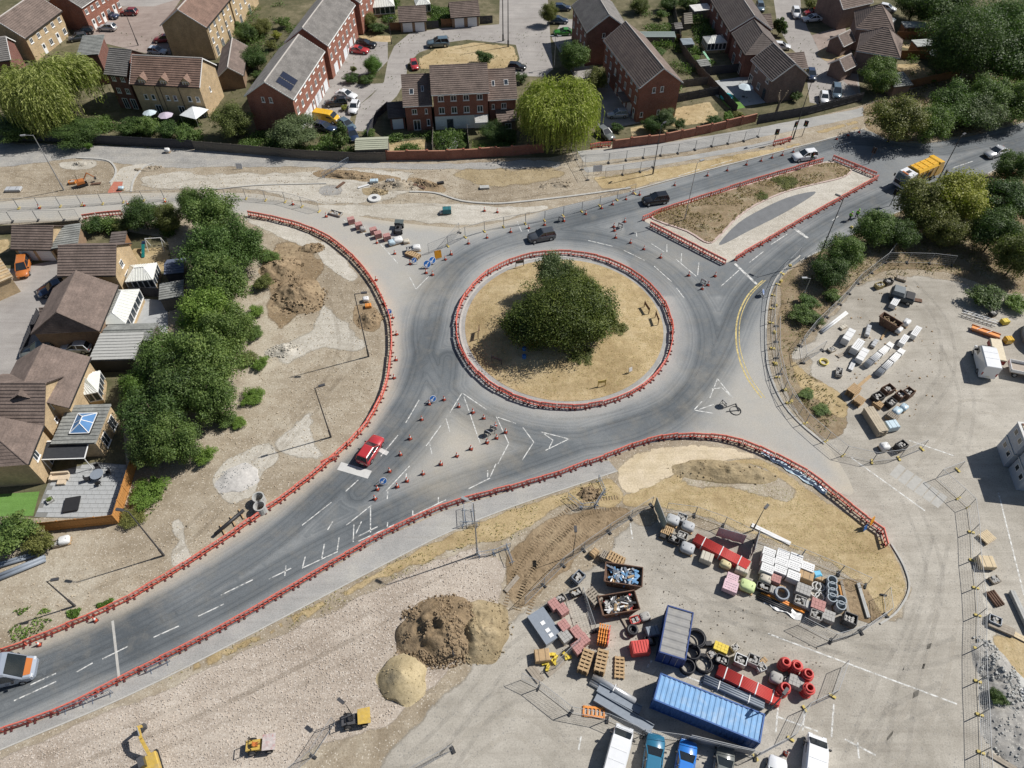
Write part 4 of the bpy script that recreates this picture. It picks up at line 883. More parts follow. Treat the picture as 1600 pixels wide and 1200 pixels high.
fence('black gate panel right of the second double garage', [(750,37),(770,36)], 1.7, M_fence_dk)
fence('dark fence beside the lean dark garage of the central terrace', [(575,218),(590,185),(607,170)], 1.6, M_fence_dk)
fence('timber garden fence below the lean-to of the central terrace', [(676,238),(678,205)], 1.7, M_fence_gr)
fence('timber garden divider right of the white awning', [(733,236),(730,205)], 1.6, M_fence_gr)
fence('low dark rail fence along the court road edge', [(62,490),(48,525),(36,560)], 1.0, M_fence_dk)
fence('dark timber fence between the ribbed roof house and the swing garden', [(208,462),(262,464),(290,468)], 1.7, M_fence_dk)
fence('timber fence behind the west garages below the dusty road', [(-40,368),(20,364),(130,356)], 1.5, M_fence_gr)

# patio with single slabs (near left)
pat = poly_px([(54,808),(82,738),(150,722),(212,728),(186,812)])
pt = sheet('patio', pat, .03, mat('patio_joint', (.2,.2,.19),.95)); slabs = []
sm = MB(); sm.bb(-.43,.43,-.28,.28,0,.035); smesh = sm.mesh('slab', M_slab)
x0 = min(p[0] for p in pat); y0 = min(p[1] for p in pat); cnt = 0
for j in range(26):
 for i in range(26):
  q = np.array([[x0 + i * .9 + (.45 if j % 2 else 0), y0 + j * .6]])
  if pip(q, pat)[0] and dist_poly(q, pat, True)[0] > .32 and cnt < 300: link('slab', smesh, pt, (q[0,0], q[0,1], .032 + random.uniform(0,.006))); cnt += 1
sheet('artificial_lawn', poly_px([(-40,775),(62,768),(52,806),(-40,808)]),.02, M_turf)
# ================================================================== TREES AND SHRUBS
def leaf_mat(name, dark, mid, light, trans=.3):
 m = bpy.data.materials.new(name); m.use_nodes = True; nt = m.node_tree; nt.nodes.clear(); N = NT(nt)
 out = N.n('ShaderNodeOutputMaterial'); g = N.n('ShaderNodeNewGeometry'); oi = N.n('ShaderNodeObjectInfo')
 f = N.math('ADD', N.math('MULTIPLY', g.outputs['Random Per Island'], .3), N.math('MULTIPLY', N.noise(.5,4,.6, g.outputs['Position']),.7))
 c = N.ramp(f, [(.26, dark),(.5, mid),(.74, light)])
 c = N.mix(1.0, c, N.ramp(oi.outputs['Random'], [(0,(.8,.9,.82)),(.5,(1.0,1.0,.92)),(1,(1.2,1.14,1.05))]), 'MULTIPLY')
 d = N.n('ShaderNodeBsdfPrincipled'); d.inputs['Roughness'].default_value = .55; d.inputs['Specular IOR Level'].default_value = .3
 t = N.n('ShaderNodeBsdfTranslucent'); mx = N.n('ShaderNodeMixShader'); mx.inputs[0].default_value = trans
 N.l(c, d.inputs['Base Color']); N.l(N.mix(1.0, c, (1.05,1.3,.6), 'MULTIPLY'), t.inputs[0]); N.l(d.outputs[0], mx.inputs[1]); N.l(t.outputs[0], mx.inputs[2]); N.l(mx.outputs[0], out.inputs[0])
 return m
LF = {'mid': leaf_mat('leaves_mid_green', (.04,.072,.02),(.105,.165,.045),(.205,.275,.09)),
      'dark': leaf_mat('leaves_dark_green', (.026,.05,.016),(.072,.118,.034),(.15,.205,.066)),
      'yew': leaf_mat('leaves_yew', (.02,.036,.01),(.082,.112,.024),(.18,.21,.05)),
      'yellow': leaf_mat('leaves_yellow_green', (.12,.13,.024),(.27,.28,.055),(.40,.39,.10)),
      'olive': leaf_mat('leaves_olive', (.06,.068,.022),(.15,.163,.05),(.26,.265,.095)),
      'willow': leaf_mat('leaves_willow', (.10,.125,.035),(.25,.285,.09),(.39,.42,.16),.35),
      'willow_y': leaf_mat('leaves_willow_yellow', (.17,.18,.035),(.38,.38,.09),(.54,.51,.16),.35),
      'grey': leaf_mat('leaves_grey_green', (.06,.08,.04),(.145,.18,.085),(.24,.275,.15)),
      'bright': leaf_mat('leaves_bright_green', (.06,.115,.018),(.14,.225,.045),(.22,.31,.08))}
M_bark = mat('bark', (.12,.09,.065),.95,.3,6.0, bump=.03)
def quads_mesh(name, C, T, Bn, sx, sy, m):
 """C centres, T/B tangents, half sizes -> mesh of leaf shaped quads (rhombs)"""
 n = len(C); V = np.empty((n, 4,3)); sx = sx[:, None]; sy = sy[:, None]
 V[:, 0] = C - T * sx; V[:, 1] = C - Bn * sy + T * sx * .15; V[:, 2] = C + T * sx; V[:, 3] = C + Bn * sy + T * sx * .15
 me = bpy.data.meshes.new(name); me.vertices.add(n * 4); me.vertices.foreach_set('co', V.ravel())
 me.loops.add(n * 4); me.loops.foreach_set('vertex_index', np.arange(n * 4, dtype=np.int32))
 me.polygons.add(n); me.polygons.foreach_set('loop_start', np.arange(0, n * 4,4, dtype=np.int32)); me.polygons.foreach_set('loop_total', np.full(n, 4, dtype=np.int32))
 me.materials.append(m); me.update(calc_edges=True); return me
def unit(a): return a / np.maximum(np.linalg.norm(a, axis=-1, keepdims=True),1e-9)
def crown_mesh(name, seed, m, n=7000, leaf=.075, lobes=26, flat=1.0, shape='round', core=.16):
 r = np.random.default_rng(seed); Ls = []; ax = np.array([r.uniform(.82,1.08), r.uniform(.82,1.08), r.uniform(.85,1.12)])
 for i in range(lobes):
  d = unit(r.normal(size=3)); d[2] = d[2] * .9 + .12
  k = r.uniform(.35,.86); c = d * k * ax
  if shape == 'cone': c[:2] *= np.clip(1.05 - (c[2] + .6) * .55,.15,1.1); c[2] *= 1.25
  if shape == 'broad': c[2] *= .75
  Ls.append((c, r.uniform(.12,.36) ** 1.0 * (.8 if shape == 'cone' else 1)))
 Ls.append((np.array([0,0,-.05]),.5)); wts = np.array([q[1] ** 2 for q in Ls]); wts[-1] *= .5; wts /= wts.sum()
 idx = r.choice(len(Ls), n, p=wts); c = np.array([Ls[i][0] for i in idx]); rad_ = np.array([Ls[i][1] for i in idx])
 d = unit(r.normal(size=(n, 3))); rr = rad_ * np.where(r.random(n) < core, r.uniform(.2,.8, n), r.normal(.92,.2, n))
 P = c + d * rr[:, None]; P[:, 2] *= flat
 nrm = unit(d + r.normal(size=(n, 3)) * .5 + np.array([0,0,.35])); t = unit(np.cross(nrm, r.normal(size=(n, 3)))); b = np.cross(nrm, t)
 s = leaf * r.uniform(.6,1.35, n); return quads_mesh(name, P, t, b, s, s * r.uniform(.5,.8, n), m)
def willow_mesh(name, seed, m, strands=5200, leaf=.05):
 r = np.random.default_rng(seed); C = []; T = []; S = []; cl = unit(r.normal(size=(26,3))); cl[:, 2] = np.abs(cl[:, 2]) * .9; cm = r.uniform(.58,1.14,26)
 for i in range(strands):
  ci = r.integers(26); d = unit(cl[ci] + r.normal(size=3) * .18); d[2] = abs(d[2]); p = d * r.uniform(.7,1.04) * cm[ci] * np.array([.92,.92,.62]) + np.array([0,0,.25])
  out = unit(np.array([d[0], d[1], 0.0])); k = int(r.uniform(3,17) if r.random() < .75 else r.uniform(12,22)); v = out * .5 + np.array([0,0,.35]) + r.normal(size=3) * .35; k = int(k * (1.25 - .7 * d[2]))
  for j in range(k):
   st = .07; v = unit(v * .72 + np.array([0,0,-.42]) + r.normal(size=3) * .06); p = p + v * st
   if p[2] < -.78: break
   if r.random() < .1: continue
   C.append(p.copy()); T.append(v.copy()); S.append(st)
 C = np.array(C); T = unit(np.array(T) + r.normal(size=(len(T),3)) * .3); S = np.array(S); n = len(C)
 nb = unit(np.cross(T, r.normal(size=(n, 3))));
 return quads_mesh(name, C, T, nb, S * .75, np.full(n, .0085) * r.uniform(.6,2.0, n), m)
def trunk_mesh(name, seed, limbs=7):
 r = random.Random(seed); mb = MB(); mb.cyl((0,0,0),(.02,.01,.5),.045,.03,7); mb.cyl((.02,.01,.5),(0,.03,1.0),.03,.012,6)
 for i in range(limbs):
  a = 2 * PI * i / limbs + r.uniform(-.3,.3); z = r.uniform(.3,.7); q = r.uniform(.2,.38); p = (math.cos(a) * q, math.sin(a) * q, z + r.uniform(.15,.3))
  mb.cyl((.015,.01, z), p, .018,.008,5); mb.cyl(p, (p[0] * 1.5, p[1] * 1.5, p[2] + .1),.008,.003,4)
 return mb.mesh(name, M_bark, True)
TR = [trunk_mesh('trunk', i) for i in range(3)]
CR = {}
def crown(kind, hue, k):
 key = (kind, hue, k)
 if key not in CR:
  if kind == 'willow': CR[key] = willow_mesh('crown', 5 + k, LF[hue])
  elif kind == 'shrub': CR[key] = crown_mesh('crown', 31 + k * 7, LF[hue], 6000,.045,30,.85)
  elif kind == 'cone': CR[key] = crown_mesh('crown', 51 + k, LF[hue], 5000,.06,22,1.0, 'cone')
  elif kind == 'big': CR[key] = crown_mesh('crown', 71 + k, LF[hue], 62000,.0165,120,.95)
  else: CR[key] = crown_mesh('crown', 11 + k * 13 + len(hue), LF[hue], 24000,.028,64,.95)
 return CR[key]
def tree(label, u, v, r, h, hue='mid', kind='round', k=0, zc=None, name=None, cat=None, group=None, base=0.0, squash=1.0):
 hc = min(h / 2, r * (1.15 if kind != 'willow' else .8)) if kind != 'shrub' else h / 2
 zc = (h - hc) if zc is None else zc
 p = G(u, v, zc + base); rz = (u * 7.3 + v * 3.1) % 6.28
 small = kind == 'shrub'
 o = empty(name or ('shrub' if small else 'willow_tree' if kind == 'willow' else 'tree'),(p.x, p.y, base), rz, label, cat or ('shrub' if small else 'tree'), group)
 link('trunk' if not small else 'stem', TR[k % 3], o, (0,0,0),(0,0,0),(r * .8 if not small else r * .6, r * .8 if not small else r * .6,(h * .8 if kind != 'shrub' else h * .7)))
 link('crown' if not small else 'foliage', crown(kind, hue, k), o, (0,0, zc),(0,0,0),(r, r * squash, hc))
 return o
# the big ones
tree('large weeping willow hanging over the track at the left', 80,140,8.2,12.0, 'willow', 'willow', 0, zc=6.2)
tree('yellow-green weeping willow beside the central terrace', 874,172,6.6,11.0, 'willow_y', 'willow', 1, zc=6.0)
tree('broad dark green tree filling the middle of the roundabout', 876,492,7.2,10.2, 'yew', 'big', 0, zc=4.5, squash=.95)
tree('dense dark tree on the left side of the roundabout clump', 832,508,4.7,8.0, 'yew', 'round', 1, zc=3.2)
tree('dense green tree on the right side of the roundabout clump', 924,492,4.5,8.2, 'yew', 'round', 2, zc=3.6)
tree('paler grey-green tree at the back of the roundabout clump', 868,428,3.2,7.5, 'grey', 'round', 0, zc=5.0)
tree('upper right tree of the roundabout clump', 905,452,3.4,8.6, 'yew', 'round', 3, zc=4.6)
tree('low olive shrub at the front foot of the roundabout clump', 912,556,2.2,1.3, 'olive', 'shrub', 0)
tree('small shrub at the right foot of the roundabout clump', 962,512,1.8,1.5, 'olive', 'shrub', 1)
tree('low dry shrub at the left front of the roundabout clump', 862,562,2.2,.8, 'olive', 'shrub', 2)
# west belt
for i, (u, v, r, h, hue, lab) in enumerate([
 (332,338,4.6,9.0, 'mid', 'tall tree at the north tip of the western tree belt'),(300,318,2.4,7.5, 'mid', 'slender tree poking above the western road'),
 (375,382,4.2,8.0, 'mid', 'tree on the eastern bulge of the western belt'),(325,400,4.4,9.0, 'mid', 'dense tree behind the swing garden'),
 (345,445,4.6,9.0, 'mid', 'broad tree in the middle of the western belt facing the dirt'),(318,492,4.2,8.5, 'bright', 'lighter green tree beside the blue patio'),
 (360,515,3.6,8.0, 'mid', 'tree at the right edge of the belt above the green bush'),(262,560,4.2,8.0, 'mid', 'tree overhanging the flat white garage'),
 (325,565,4.6,9.0, 'mid', 'broad tree in the belt below the long shed'),(280,600,4.4,8.5, 'dark', 'dark tree behind the octagonal conservatory'),
 (330,620,3.6,7.5, 'mid', 'tree at the belt edge with a bare trunk showing'),(240,650,4.0,8.0, 'dark', 'dark tree shading the orange fence corner'),
 (270,690,3.4,7.0, 'mid', 'southernmost tree of the western belt'),(212,605,2.6,5.5, 'bright', 'small bright tree beside the flat roofed patio'),
 (235,700,2.8,6.0, 'dark', 'low dark tree leaning over the patio fence')]):
 tree(lab, u, v, r, h, hue, 'round', i % 3, group='trees of the western belt')
tree('dense hedge-like tree beside the dusty western road', 222,338,3.0,5.0, 'dark', 'round', 1); tree('olive hedge tree left of the western belt tip', 265,340,2.6,4.5, 'olive', 'round', 2)
tree('round dark shrub behind the flat felt roof', 147,352,2.0,3.0, 'dark', 'shrub', 0); tree('yellowish shrub beside the brown shed', 192,352,1.8,3.0, 'olive', 'shrub', 1)
for u, v, r, h, hue, lab in [(318,712,1.6,1.8, 'bright', 'bright green bush standing alone on the dirt'),(228,770,2.6,1.6, 'bright', 'weedy green growth outside the orange fence'),(205,808,1.8,1.0, 'olive', 'weeds at the outer fence corner'),
 (400,487,1.4,1.3, 'bright', 'green bush on the dirt edge beside the soil heaps'),(405,568,1.4,1.2, 'bright', 'small green bush left of the lying lamp shadow'),(395,620,1.8,1.2, 'bright', 'green bush below the tree belt edge'),(375,660,1.1,.9, 'bright', 'small green tuft on the bare dirt'),(365,658,.9,.9, 'bright', 'tiny green tuft beside the larger one'),
 (412,395,1.2,1.0, 'olive', 'dry low bush north of the soil heaps'),(25,832,3.0,3.4, 'mid', 'large garden shrub at the left below the turf'),(60,848,2.0,2.4, 'olive', 'yellowing shrub beside the grey pipes'),(0,835,2.4,3.0, 'mid', 'shrub cut by the left border below the turf'),
 (138,228,.9,1.4, 'bright', 'little sapling on the dirt by the willow'),(425,400,1.6,1.6, 'mid', 'bush at the eastern foot of the belt by the soil heaps'),(410,440,1.8,1.8, 'olive', 'second bush at the eastern foot of the belt'),(398,520,1.5,1.4, 'mid', 'third bush at the eastern foot of the belt'),(388,560,1.6,1.5, 'olive', 'fourth bush at the eastern foot of the belt'),(352,655,1.8,1.8, 'mid', 'bush at the southern foot of the belt')]:
 tree(lab, u, v, r, h, hue, 'shrub', int(u) % 3)
# gardens to the north
for u, v, r, h, hue, kind, lab in [
 (362,190,4.0,6.5, 'olive', 'round', 'loose olive tree right of the dormer house'),(462,208,4.6,5.0, 'grey', 'round', 'wide grey-green bush tree in front of the solar panel terrace'),(533,215,2.3,5.2, 'dark', 'cone', 'dark conical conifer beside the parked cars'),
 (200,200,2.8,3.4, 'dark', 'shrub', 'dark end of the tall garden hedge'),(232,196,2.8,3.6, 'mid', 'shrub', 'second clump of the tall garden hedge'),(262,204,2.6,3.2, 'dark', 'shrub', 'third clump of the tall garden hedge'),(290,208,2.6,3.2, 'mid', 'shrub', 'right end clump of the tall garden hedge'),
 (30,200,5.0,4.0, 'dark', 'round', 'dark undergrowth tree beneath the big willow'),(120,208,4.2,3.6, 'dark', 'round', 'dark shrubby tree right of the willow trunk'),(398,90,2.8,5.0, 'dark', 'round', 'round dark tree behind the small outbuilding'),(385,50,2.6,4.0, 'dark', 'round', 'dark shrub tree beside the tall buff house'),(410,42,2.4,3.5, 'olive', 'round', 'yellowish shrub tree between the gardens at the top'),
 (432,55,1.4,2.0, 'yellow', 'shrub', 'yellow flowering shrub in the top gardens'),(445,35,1.8,2.5, 'mid', 'shrub', 'garden shrub left of the grey roofed terrace'),(425,70,1.5,2.2, 'olive', 'shrub', 'small shrub above the round dark tree'),(404,118,1.6,2.0, 'dark', 'shrub', 'shrub in the gap left of the solar panel terrace'),(365,40,1.8,2.5, 'dark', 'shrub', 'dark shrub at the foot of the tall buff house'),
 (584,102,2.3,4.2, 'bright', 'round', 'small bright tree in the front garden by the bend'),(550,122,1.9,1.8, 'dark', 'shrub', 'clipped hedge left half before the red cars'),(572,124,1.9,1.8, 'dark', 'shrub', 'clipped hedge right half before the red cars'),(552,108,.8,1.6, 'olive', 'shrub', 'little standard bush above the clipped hedge'),(575,32,2.2,3.5, 'olive', 'round', 'small olive tree left of the first double garage'),(590,42,2.4,2.2, 'dark', 'shrub', 'dark hedge left of the first double garage'),
 (757,90,2.4,3.0, 'dark', 'shrub', 'round dark bush on the oval dry lawn'),(537,168,.8,1.2, 'yellow', 'shrub', 'small yellow shrub beside the white car'),(700,225,1.0,1.1, 'olive', 'shrub', 'small shrub on the terrace garden path'),(722,228,1.2,1.6, 'mid', 'shrub', 'leafy shrub beside the terrace garden divider'),(775,205,2.6,3.6, 'dark', 'round', 'dark tree before the right wing of the terrace'),(798,212,1.6,2.6, 'dark', 'shrub', 'dark shrub left of the yellow willow'),(578,208,1.4,1.4, 'mid', 'shrub', 'weedy shrub by the dark side fence'),
 (897,88,3.6,6.5, 'mid', 'round', 'tall green tree left of the brown roofed townhouse'),(932,125,2.8,5.0, 'olive', 'round', 'olive tree in front of the townhouse doors'),(858,22,2.2,5.0, 'olive', 'round', 'street tree at the top beside the estate road'),(814,122,1.6,2.2, 'dark', 'shrub', 'shrub at the corner behind the yellow willow'),
 (1020,194,2.2,3.4, 'dark', 'round', 'left dark shrub tree against the gable wall'),(1040,188,2.0,4.0, 'grey', 'round', 'right grey shrub tree against the gable wall'),(1061,194,1.3,2.4, 'dark', 'shrub', 'small conical bush right of the gable shrubs'),(1115,188,1.8,1.8, 'dark', 'shrub', 'left bush behind the curving brick wall'),(1138,182,1.3,2.0, 'bright', 'shrub', 'bright bush behind the curving brick wall'),(1152,180,1.3,1.8, 'olive', 'shrub', 'right bush behind the curving brick wall'),(965,198,1.4,1.8, 'dark', 'shrub', 'small dark bush behind the grey car'),
 (1034,22,1.5,2.2, 'mid', 'shrub', 'clipped bush in the upper right gardens'),(1000,8,2.6,3.5, 'olive', 'round', 'olive tree at the top right of the solar tile house'),(1045,5,2.2,3.5, 'dark', 'round', 'dark tree at the top among the gardens'),(1075,4,2.4,4.0, 'dark', 'round', 'dark tree left of the white roofed shelter'),(1030,80,1.8,1.2, 'mid', 'shrub', 'vegetable patch greenery in the townhouse garden'),(1085,90,1.4,1.4, 'bright', 'shrub', 'bright shrub left of the green slide'),(1108,58,1.0,2.0, 'dark', 'shrub', 'shrub beside the pale glass conservatory'),
 (1220,40,2.4,4.2, 'dark', 'cone', 'dark columnar tree beside the right driveway'),(1270,5,2.4,3.0, 'olive', 'shrub', 'pale hedge above the red parked car'),(1373,118,4.2,6.5, 'mid', 'round', 'round dark tree at the end of the black fence'),(1455,124,1.4,1.2, 'bright', 'shrub', 'low shrub along the orange-brown fence'),
 (1243,150,1.4,2.0, 'dark', 'shrub', 'ivy clad stump beside the black fence')]:
 tree(lab, u, v, r, h, hue, kind, (int(u) + int(v)) % 3)
# north-east wood and east bank
for i, (u, v, r, h, hue, lab) in enumerate([
 (1402,188,5.4,8.5, 'olive', 'broad olive tree overhanging the road beside the bin lorry'),(1455,195,4.2,7.0, 'mid', 'green tree right of the overhanging olive tree'),(1490,165,5.0,7.5, 'mid', 'tree behind the lamp post in the roadside belt'),(1535,178,4.4,6.5, 'grey', 'pale grey-green tree in the roadside belt'),(1545,150,5.0,8.0, 'mid', 'tree in the roadside belt above the silver car'),(1590,160,5.0,8.0, 'mid', 'tree at the right border of the roadside belt'),
 (1500,70,8.5,14.0, 'dark', 'huge dark tree behind the upper right garden'),(1560,45,8.5,14.0, 'mid', 'huge tree at the upper right corner'),(1480,15,6.5,10.0, 'dark', 'dark tree at the top edge right of the hip-roofed houses'),(1590,95,7.0,11.0, 'dark', 'dark tree at the right border under the corner tree'),(1430,8,5.0,7.0, 'dark', 'dark purple-shaded tree at the top edge'),
 (1440,320,4.8,8.0, 'olive', 'large olive tree on the bank below the bin lorry'),(1500,310,5.4,9.0, 'yellow', 'yellow-green tree on the east bank'),(1365,358,3.6,6.0, 'mid', 'green tree on the bank near the two walkers'),(1318,395,3.4,5.5, 'mid', 'tree beside the tall lamp post on the bank'),(1300,425,3.0,4.5, 'dark', 'dark tree above the white pipe fence'),(1555,365,4.0,7.0, 'dark', 'dark green tree above the yard corner'),
 (1592,400,3.8,7.5, 'olive', 'thin olive tree at the right border by the yard'),(1585,262,3.6,6.0, 'dark', 'dark tree at the right border below the road'),(1575,315,4.6,6.0, 'dark', 'shaded dark tree right of the yellow-green one'),(1480,360,3.6,5.5, 'olive', 'low olive tree in front of the yellow-green one'),(1405,365,3.0,5.0, 'dark', 'dark tree between the walkers tree and the olive one')]):
 tree(lab, u, v, r, h, hue, 'big' if r > 8 else 'round', i % 3, group='trees east of the roundabout')
for u, v, r, h, hue, lab in [(1265,470,1.8,1.8, 'mid', 'upper green bush on the east bank'),(1255,490,2.2,1.8, 'mid', 'middle green bush on the east bank'),(1275,497,1.6,1.4, 'dark', 'lower dark bush on the east bank'),(1300,462,1.6,1.4, 'mid', 'bush touching the white rail on the bank'),(1545,465,3.0,2.6, 'dark', 'dark bush at the far corner of the yard'),(1588,472,2.2,2.0, 'bright', 'bright bush beside the dark one in the yard corner'),
 (1285,640,1.3,.6, 'mid', 'low weeds on the scrub bank tip'),(1262,615,1.2,.6, 'mid', 'low weeds on the dry scrub slope'),(1560,1088,1.0,1.4, 'dark', 'dark green bush in the grey rubble at the right'),(1230,285,2.4,.7, 'olive', 'low green growth in the planted island bed'),(1185,305,1.8,.5, 'olive', 'dry growth in the middle of the planted bed'),(1110,330,1.6,.4, 'olive', 'dry growth at the left of the planted bed'),(1480,315,2.6,1.6, 'yellow', 'yellow scrub at the roadside above the bank')]:
 tree(lab, u, v, r, h, hue, 'shrub', int(v) % 3)
# the pollarded trunk beside the black fence
pb = G(1212,178); po = empty('pollarded_tree', pb, .3, 'bare pollarded tree trunk with cut limbs beside the black fence', 'tree')
mb = MB(); mb.cyl((0,0,0),(.1,0,2.4),.28,.22,8)
for a, q in ((0,1.0),(1.9,.9),(3.6,1.2),(5.2,.8)): e = (.1 + math.cos(a) * q, math.sin(a) * q * .6,3.6 + q * .4); mb.cyl((.1,0,2.2), e, .16,.12,6); mb.cyl(e, (e[0] + .1, e[1], e[2] + .6),.13,.1,6)
mb.build('trunk', mat('pale_bark', (.2,.16,.12),.95,.3,5), po)

# dry grass and weeds that nobody could count
def tufts(name, poly, n, hgt, cols, avoid=None, label=None):
 xs = [p[0] for p in poly]; ys = [p[1] for p in poly]; Q = np.c_[rng.uniform(min(xs), max(xs), n * 3), rng.uniform(min(ys), max(ys), n * 3)]
 Q = Q[pip(Q, poly)][:n]; k = np.array([mnoise.noise(Vector((x * .35, y * .35,1.0))) for x, y in Q]); Q = Q[k > -.12]
 if avoid is not None: Q = Q[avoid(Q)]
 n = len(Q); z = np.zeros(n) + .02
 if name == 'dry_grass_on_island': z = .125 + dome(Q)
 if name == 'scrub_in_bed': z = .14 + .35 * np.clip(dist_poly(Q, bed, True) / 3,0,1)
 C = np.c_[Q, z + hgt * .4]; T = unit(np.c_[rng.normal(0,1.6, n), rng.normal(0,1.6, n), np.ones(n)]); B = unit(np.cross(T, rng.normal(size=(n, 3)))); s = hgt * rng.uniform(.4,1.1, n)
 me = quads_mesh(name, C, T, B, s * .7, s * .28, cols); o = link(name, me); return tag(o, label, 'grass', kind='stuff')
LG = leaf_mat('dry_grass_blades', (.44,.35,.2),(.54,.44,.26),(.64,.54,.36),.45); LW = leaf_mat('weed_blades', (.14,.115,.055),(.23,.185,.09),(.33,.27,.15),.25)
tufts('dry_grass_on_island', circ(RB_R - 1.5),7000,.13, LG, None, 'short parched yellow grass covering the roundabout island')
tufts('dry_grass_verge', poly_px([(240,1074),(600,884),(800,794),(955,740),(985,770),(880,792),(790,850),(740,850),(400,1006)]),4500,.2, LG, None, 'parched grass strip between footpath and gravel bed')
tufts('dry_grass_bank', poly_px([(985,772),(1130,724),(1200,722),(1378,840),(1415,920),(1370,965),(1300,885),(1060,800)]),5000,.11, LG, None, 'parched grass on the bank inside the lower right barrier')
tufts('scrub_on_bank', poly_px([(1220,470),(1290,390),(1370,345),(1480,305),(1600,300),(1600,440),(1480,425),(1330,445),(1240,555),(1320,640),(1280,680),(1225,580)]),9000,.32, LW, None, 'brown scrubby weeds on the east bank')
tufts('scrub_in_bed', bed, 4500,.3, LW, None, 'dry weeds filling the planted island bed')
tufts('verge_grass', poly_px([(920,278),(1100,252),(1290,216),(1340,200),(1200,242),(1080,270),(985,295)]),2500,.15, LG, None, 'parched grass strip above the upper road')
tufts('far_scrub', poly_px([(1350,196),(1480,216),(1600,184),(1600,120),(1480,122),(1345,168)]),3000,.5, LW, None, 'brown undergrowth beneath the roadside trees')
tufts('garden_weeds', poly_px([(0,226),(380,238),(620,248),(860,244),(960,225),(1180,200),(1340,165),(1340,60),(800,50),(0,50)]),6000,.3, leaf_mat('garden_blades', (.05,.075,.02),(.10,.12,.035),(.19,.18,.07)), None, 'patchy weeds and low planting in the back gardens')
def planting(name, polys, n, label, m):
 C = []
 for poly in polys:
  P = poly_px(poly); xs = [q[0] for q in P]; ys = [q[1] for q in P]; Q = np.c_[rng.uniform(min(xs), max(xs), n), rng.uniform(min(ys), max(ys), n)]; C.append(Q[pip(Q, P)])
 Q = np.concatenate(C); k = np.array([mnoise.noise(Vector((x * .22, y * .22,5.0))) for x, y in Q]); Q = Q[k > .02]; k = k[k > .02]; R = np.repeat(Q, 26,0); K = np.repeat(k, 26); n = len(R)
 hgt = rng.uniform(.1,1, n) * (.4 + 2.6 * K); C = np.c_[R + rng.normal(0,.42,(n, 2)), hgt]; nr = unit(rng.normal(size=(n, 3)) + np.array([0,0,.7])); T = unit(np.cross(nr, rng.normal(size=(n, 3)))); s = rng.uniform(.08,.2, n)
 return tag(link(name, quads_mesh(name, C, T, np.cross(nr, T), s, s * .6, m)), label, 'planting', kind='stuff')
planting('garden_planting', [[(985,0),(1060,0),(1100,110),(1060,150),(1010,70)], [(1062,20),(1110,20),(1140,70),(1100,115),(1070,80)], [(355,30),(440,5),(470,45),(400,140),(350,90)], [(680,210),(800,205),(800,240),(606,242),(606,215)], [(160,185),(310,190),(320,228),(170,222)], [(380,205),(560,215),(556,246),(380,236)], [(560,0),(625,0),(612,45),(560,50)], [(665,5),(705,5),(705,38),(668,40)], [(1410,20),(1500,40),(1490,115),(1420,120)], [(0,195),(170,190),(180,220),(0,216)], [(140,350),(280,350),(260,375),(190,372)]], 900, 'patchy low planting and climbers in the back gardens', LF['mid'])
for i, q in enumerate(([(15,985),(45,962),(85,968),(60,990),(20,1005)], [(22,955),(60,945),(80,955),(40,965)], [(105,955),(130,950),(128,966),(108,966)], [(150,945),(178,935),(175,948),(155,952)], [(200,770),(250,745),(255,790),(205,825)])):
 tufts('weeds', poly_px(q),260,.3, LF['bright'], None, ('left green weed patch beside the lower left barrier', 'upper green weed patch near the left border', 'small green weed patch below the lamp post stub', 'green weed patch nearest the lamp post stub', 'green weeds outside the orange fence')[i])
# ================================================================== VEHICLES
M_tyre = mat('tyre_rubber', (.02,.02,.021),.9,.1); M_rim = mat('alloy_rim', (.45,.46,.47),.35,.1, metal=.7); M_cglass = mat('car_glass', (.02,.026,.032),.05,.2,.8, spec=.9)
M_lamp = mat('headlamp_lens', (.7,.72,.74),.1,.05, spec=.8); M_tail = mat('tail_lamp_red', (.35,.02,.015),.25,.1); M_trim = mat('black_trim', (.022,.022,.024),.6,.1); M_plate = mat('number_plate', (.7,.68,.5),.5,.05)
def paint(name, col, rough=.28, metal=.0): return mat('paint_' + name, col, rough, .06,1.2, metal, spec=.5, coat=.8)
P_ = {'red': paint('red', (.42,.035,.04)), 'black': paint('black', (.014,.015,.017)), 'darkgrey': paint('dark_grey', (.06,.066,.075)), 'white': paint('white', (.72,.73,.74)), 'silver': paint('silver', (.46,.47,.48),.3,.3), 'blue': paint('bright_blue', (.03,.19,.60)), 'teal': paint('teal_blue', (.03,.16,.27)), 'navy': paint('navy', (.02,.035,.075)), 'orange': paint('orange', (.46,.15,.035)), 'yellow': paint('yellow', (.68,.40,.02)), 'green': paint('green', (.04,.20,.03)), 'maroon': paint('maroon', (.22,.03,.03)), 'slate': paint('slate_blue', (.10,.145,.18)), 'pale': paint('pale_blue_silver', (.5,.55,.6)), 'lorry': paint('grey_blue', (.30,.34,.40),.35,.2), 'greygreen': paint('grey_green', (.14,.15,.14))}
def wheel_meshes(r, w):
 t = MB(); t.cyl((0,-w / 2,0),(0, w / 2,0), r, n=14); q = MB(); q.cyl((0,-w / 2 - .012,0),(0, w / 2 + .012,0), r * .62, n=10); return t.mesh('tyre', M_tyre), q.mesh('rim', M_rim)
WH = {}
def add_wheels(root, xs, ys, r=.33, w=.21):
 if (r, w) not in WH: WH[(r, w)] = wheel_meshes(r, w)
 t, q = WH[(r, w)]
 for x in xs:
  for y in ys: o = link('wheel', t, root, (x, y, r)); link('rim', q, o)
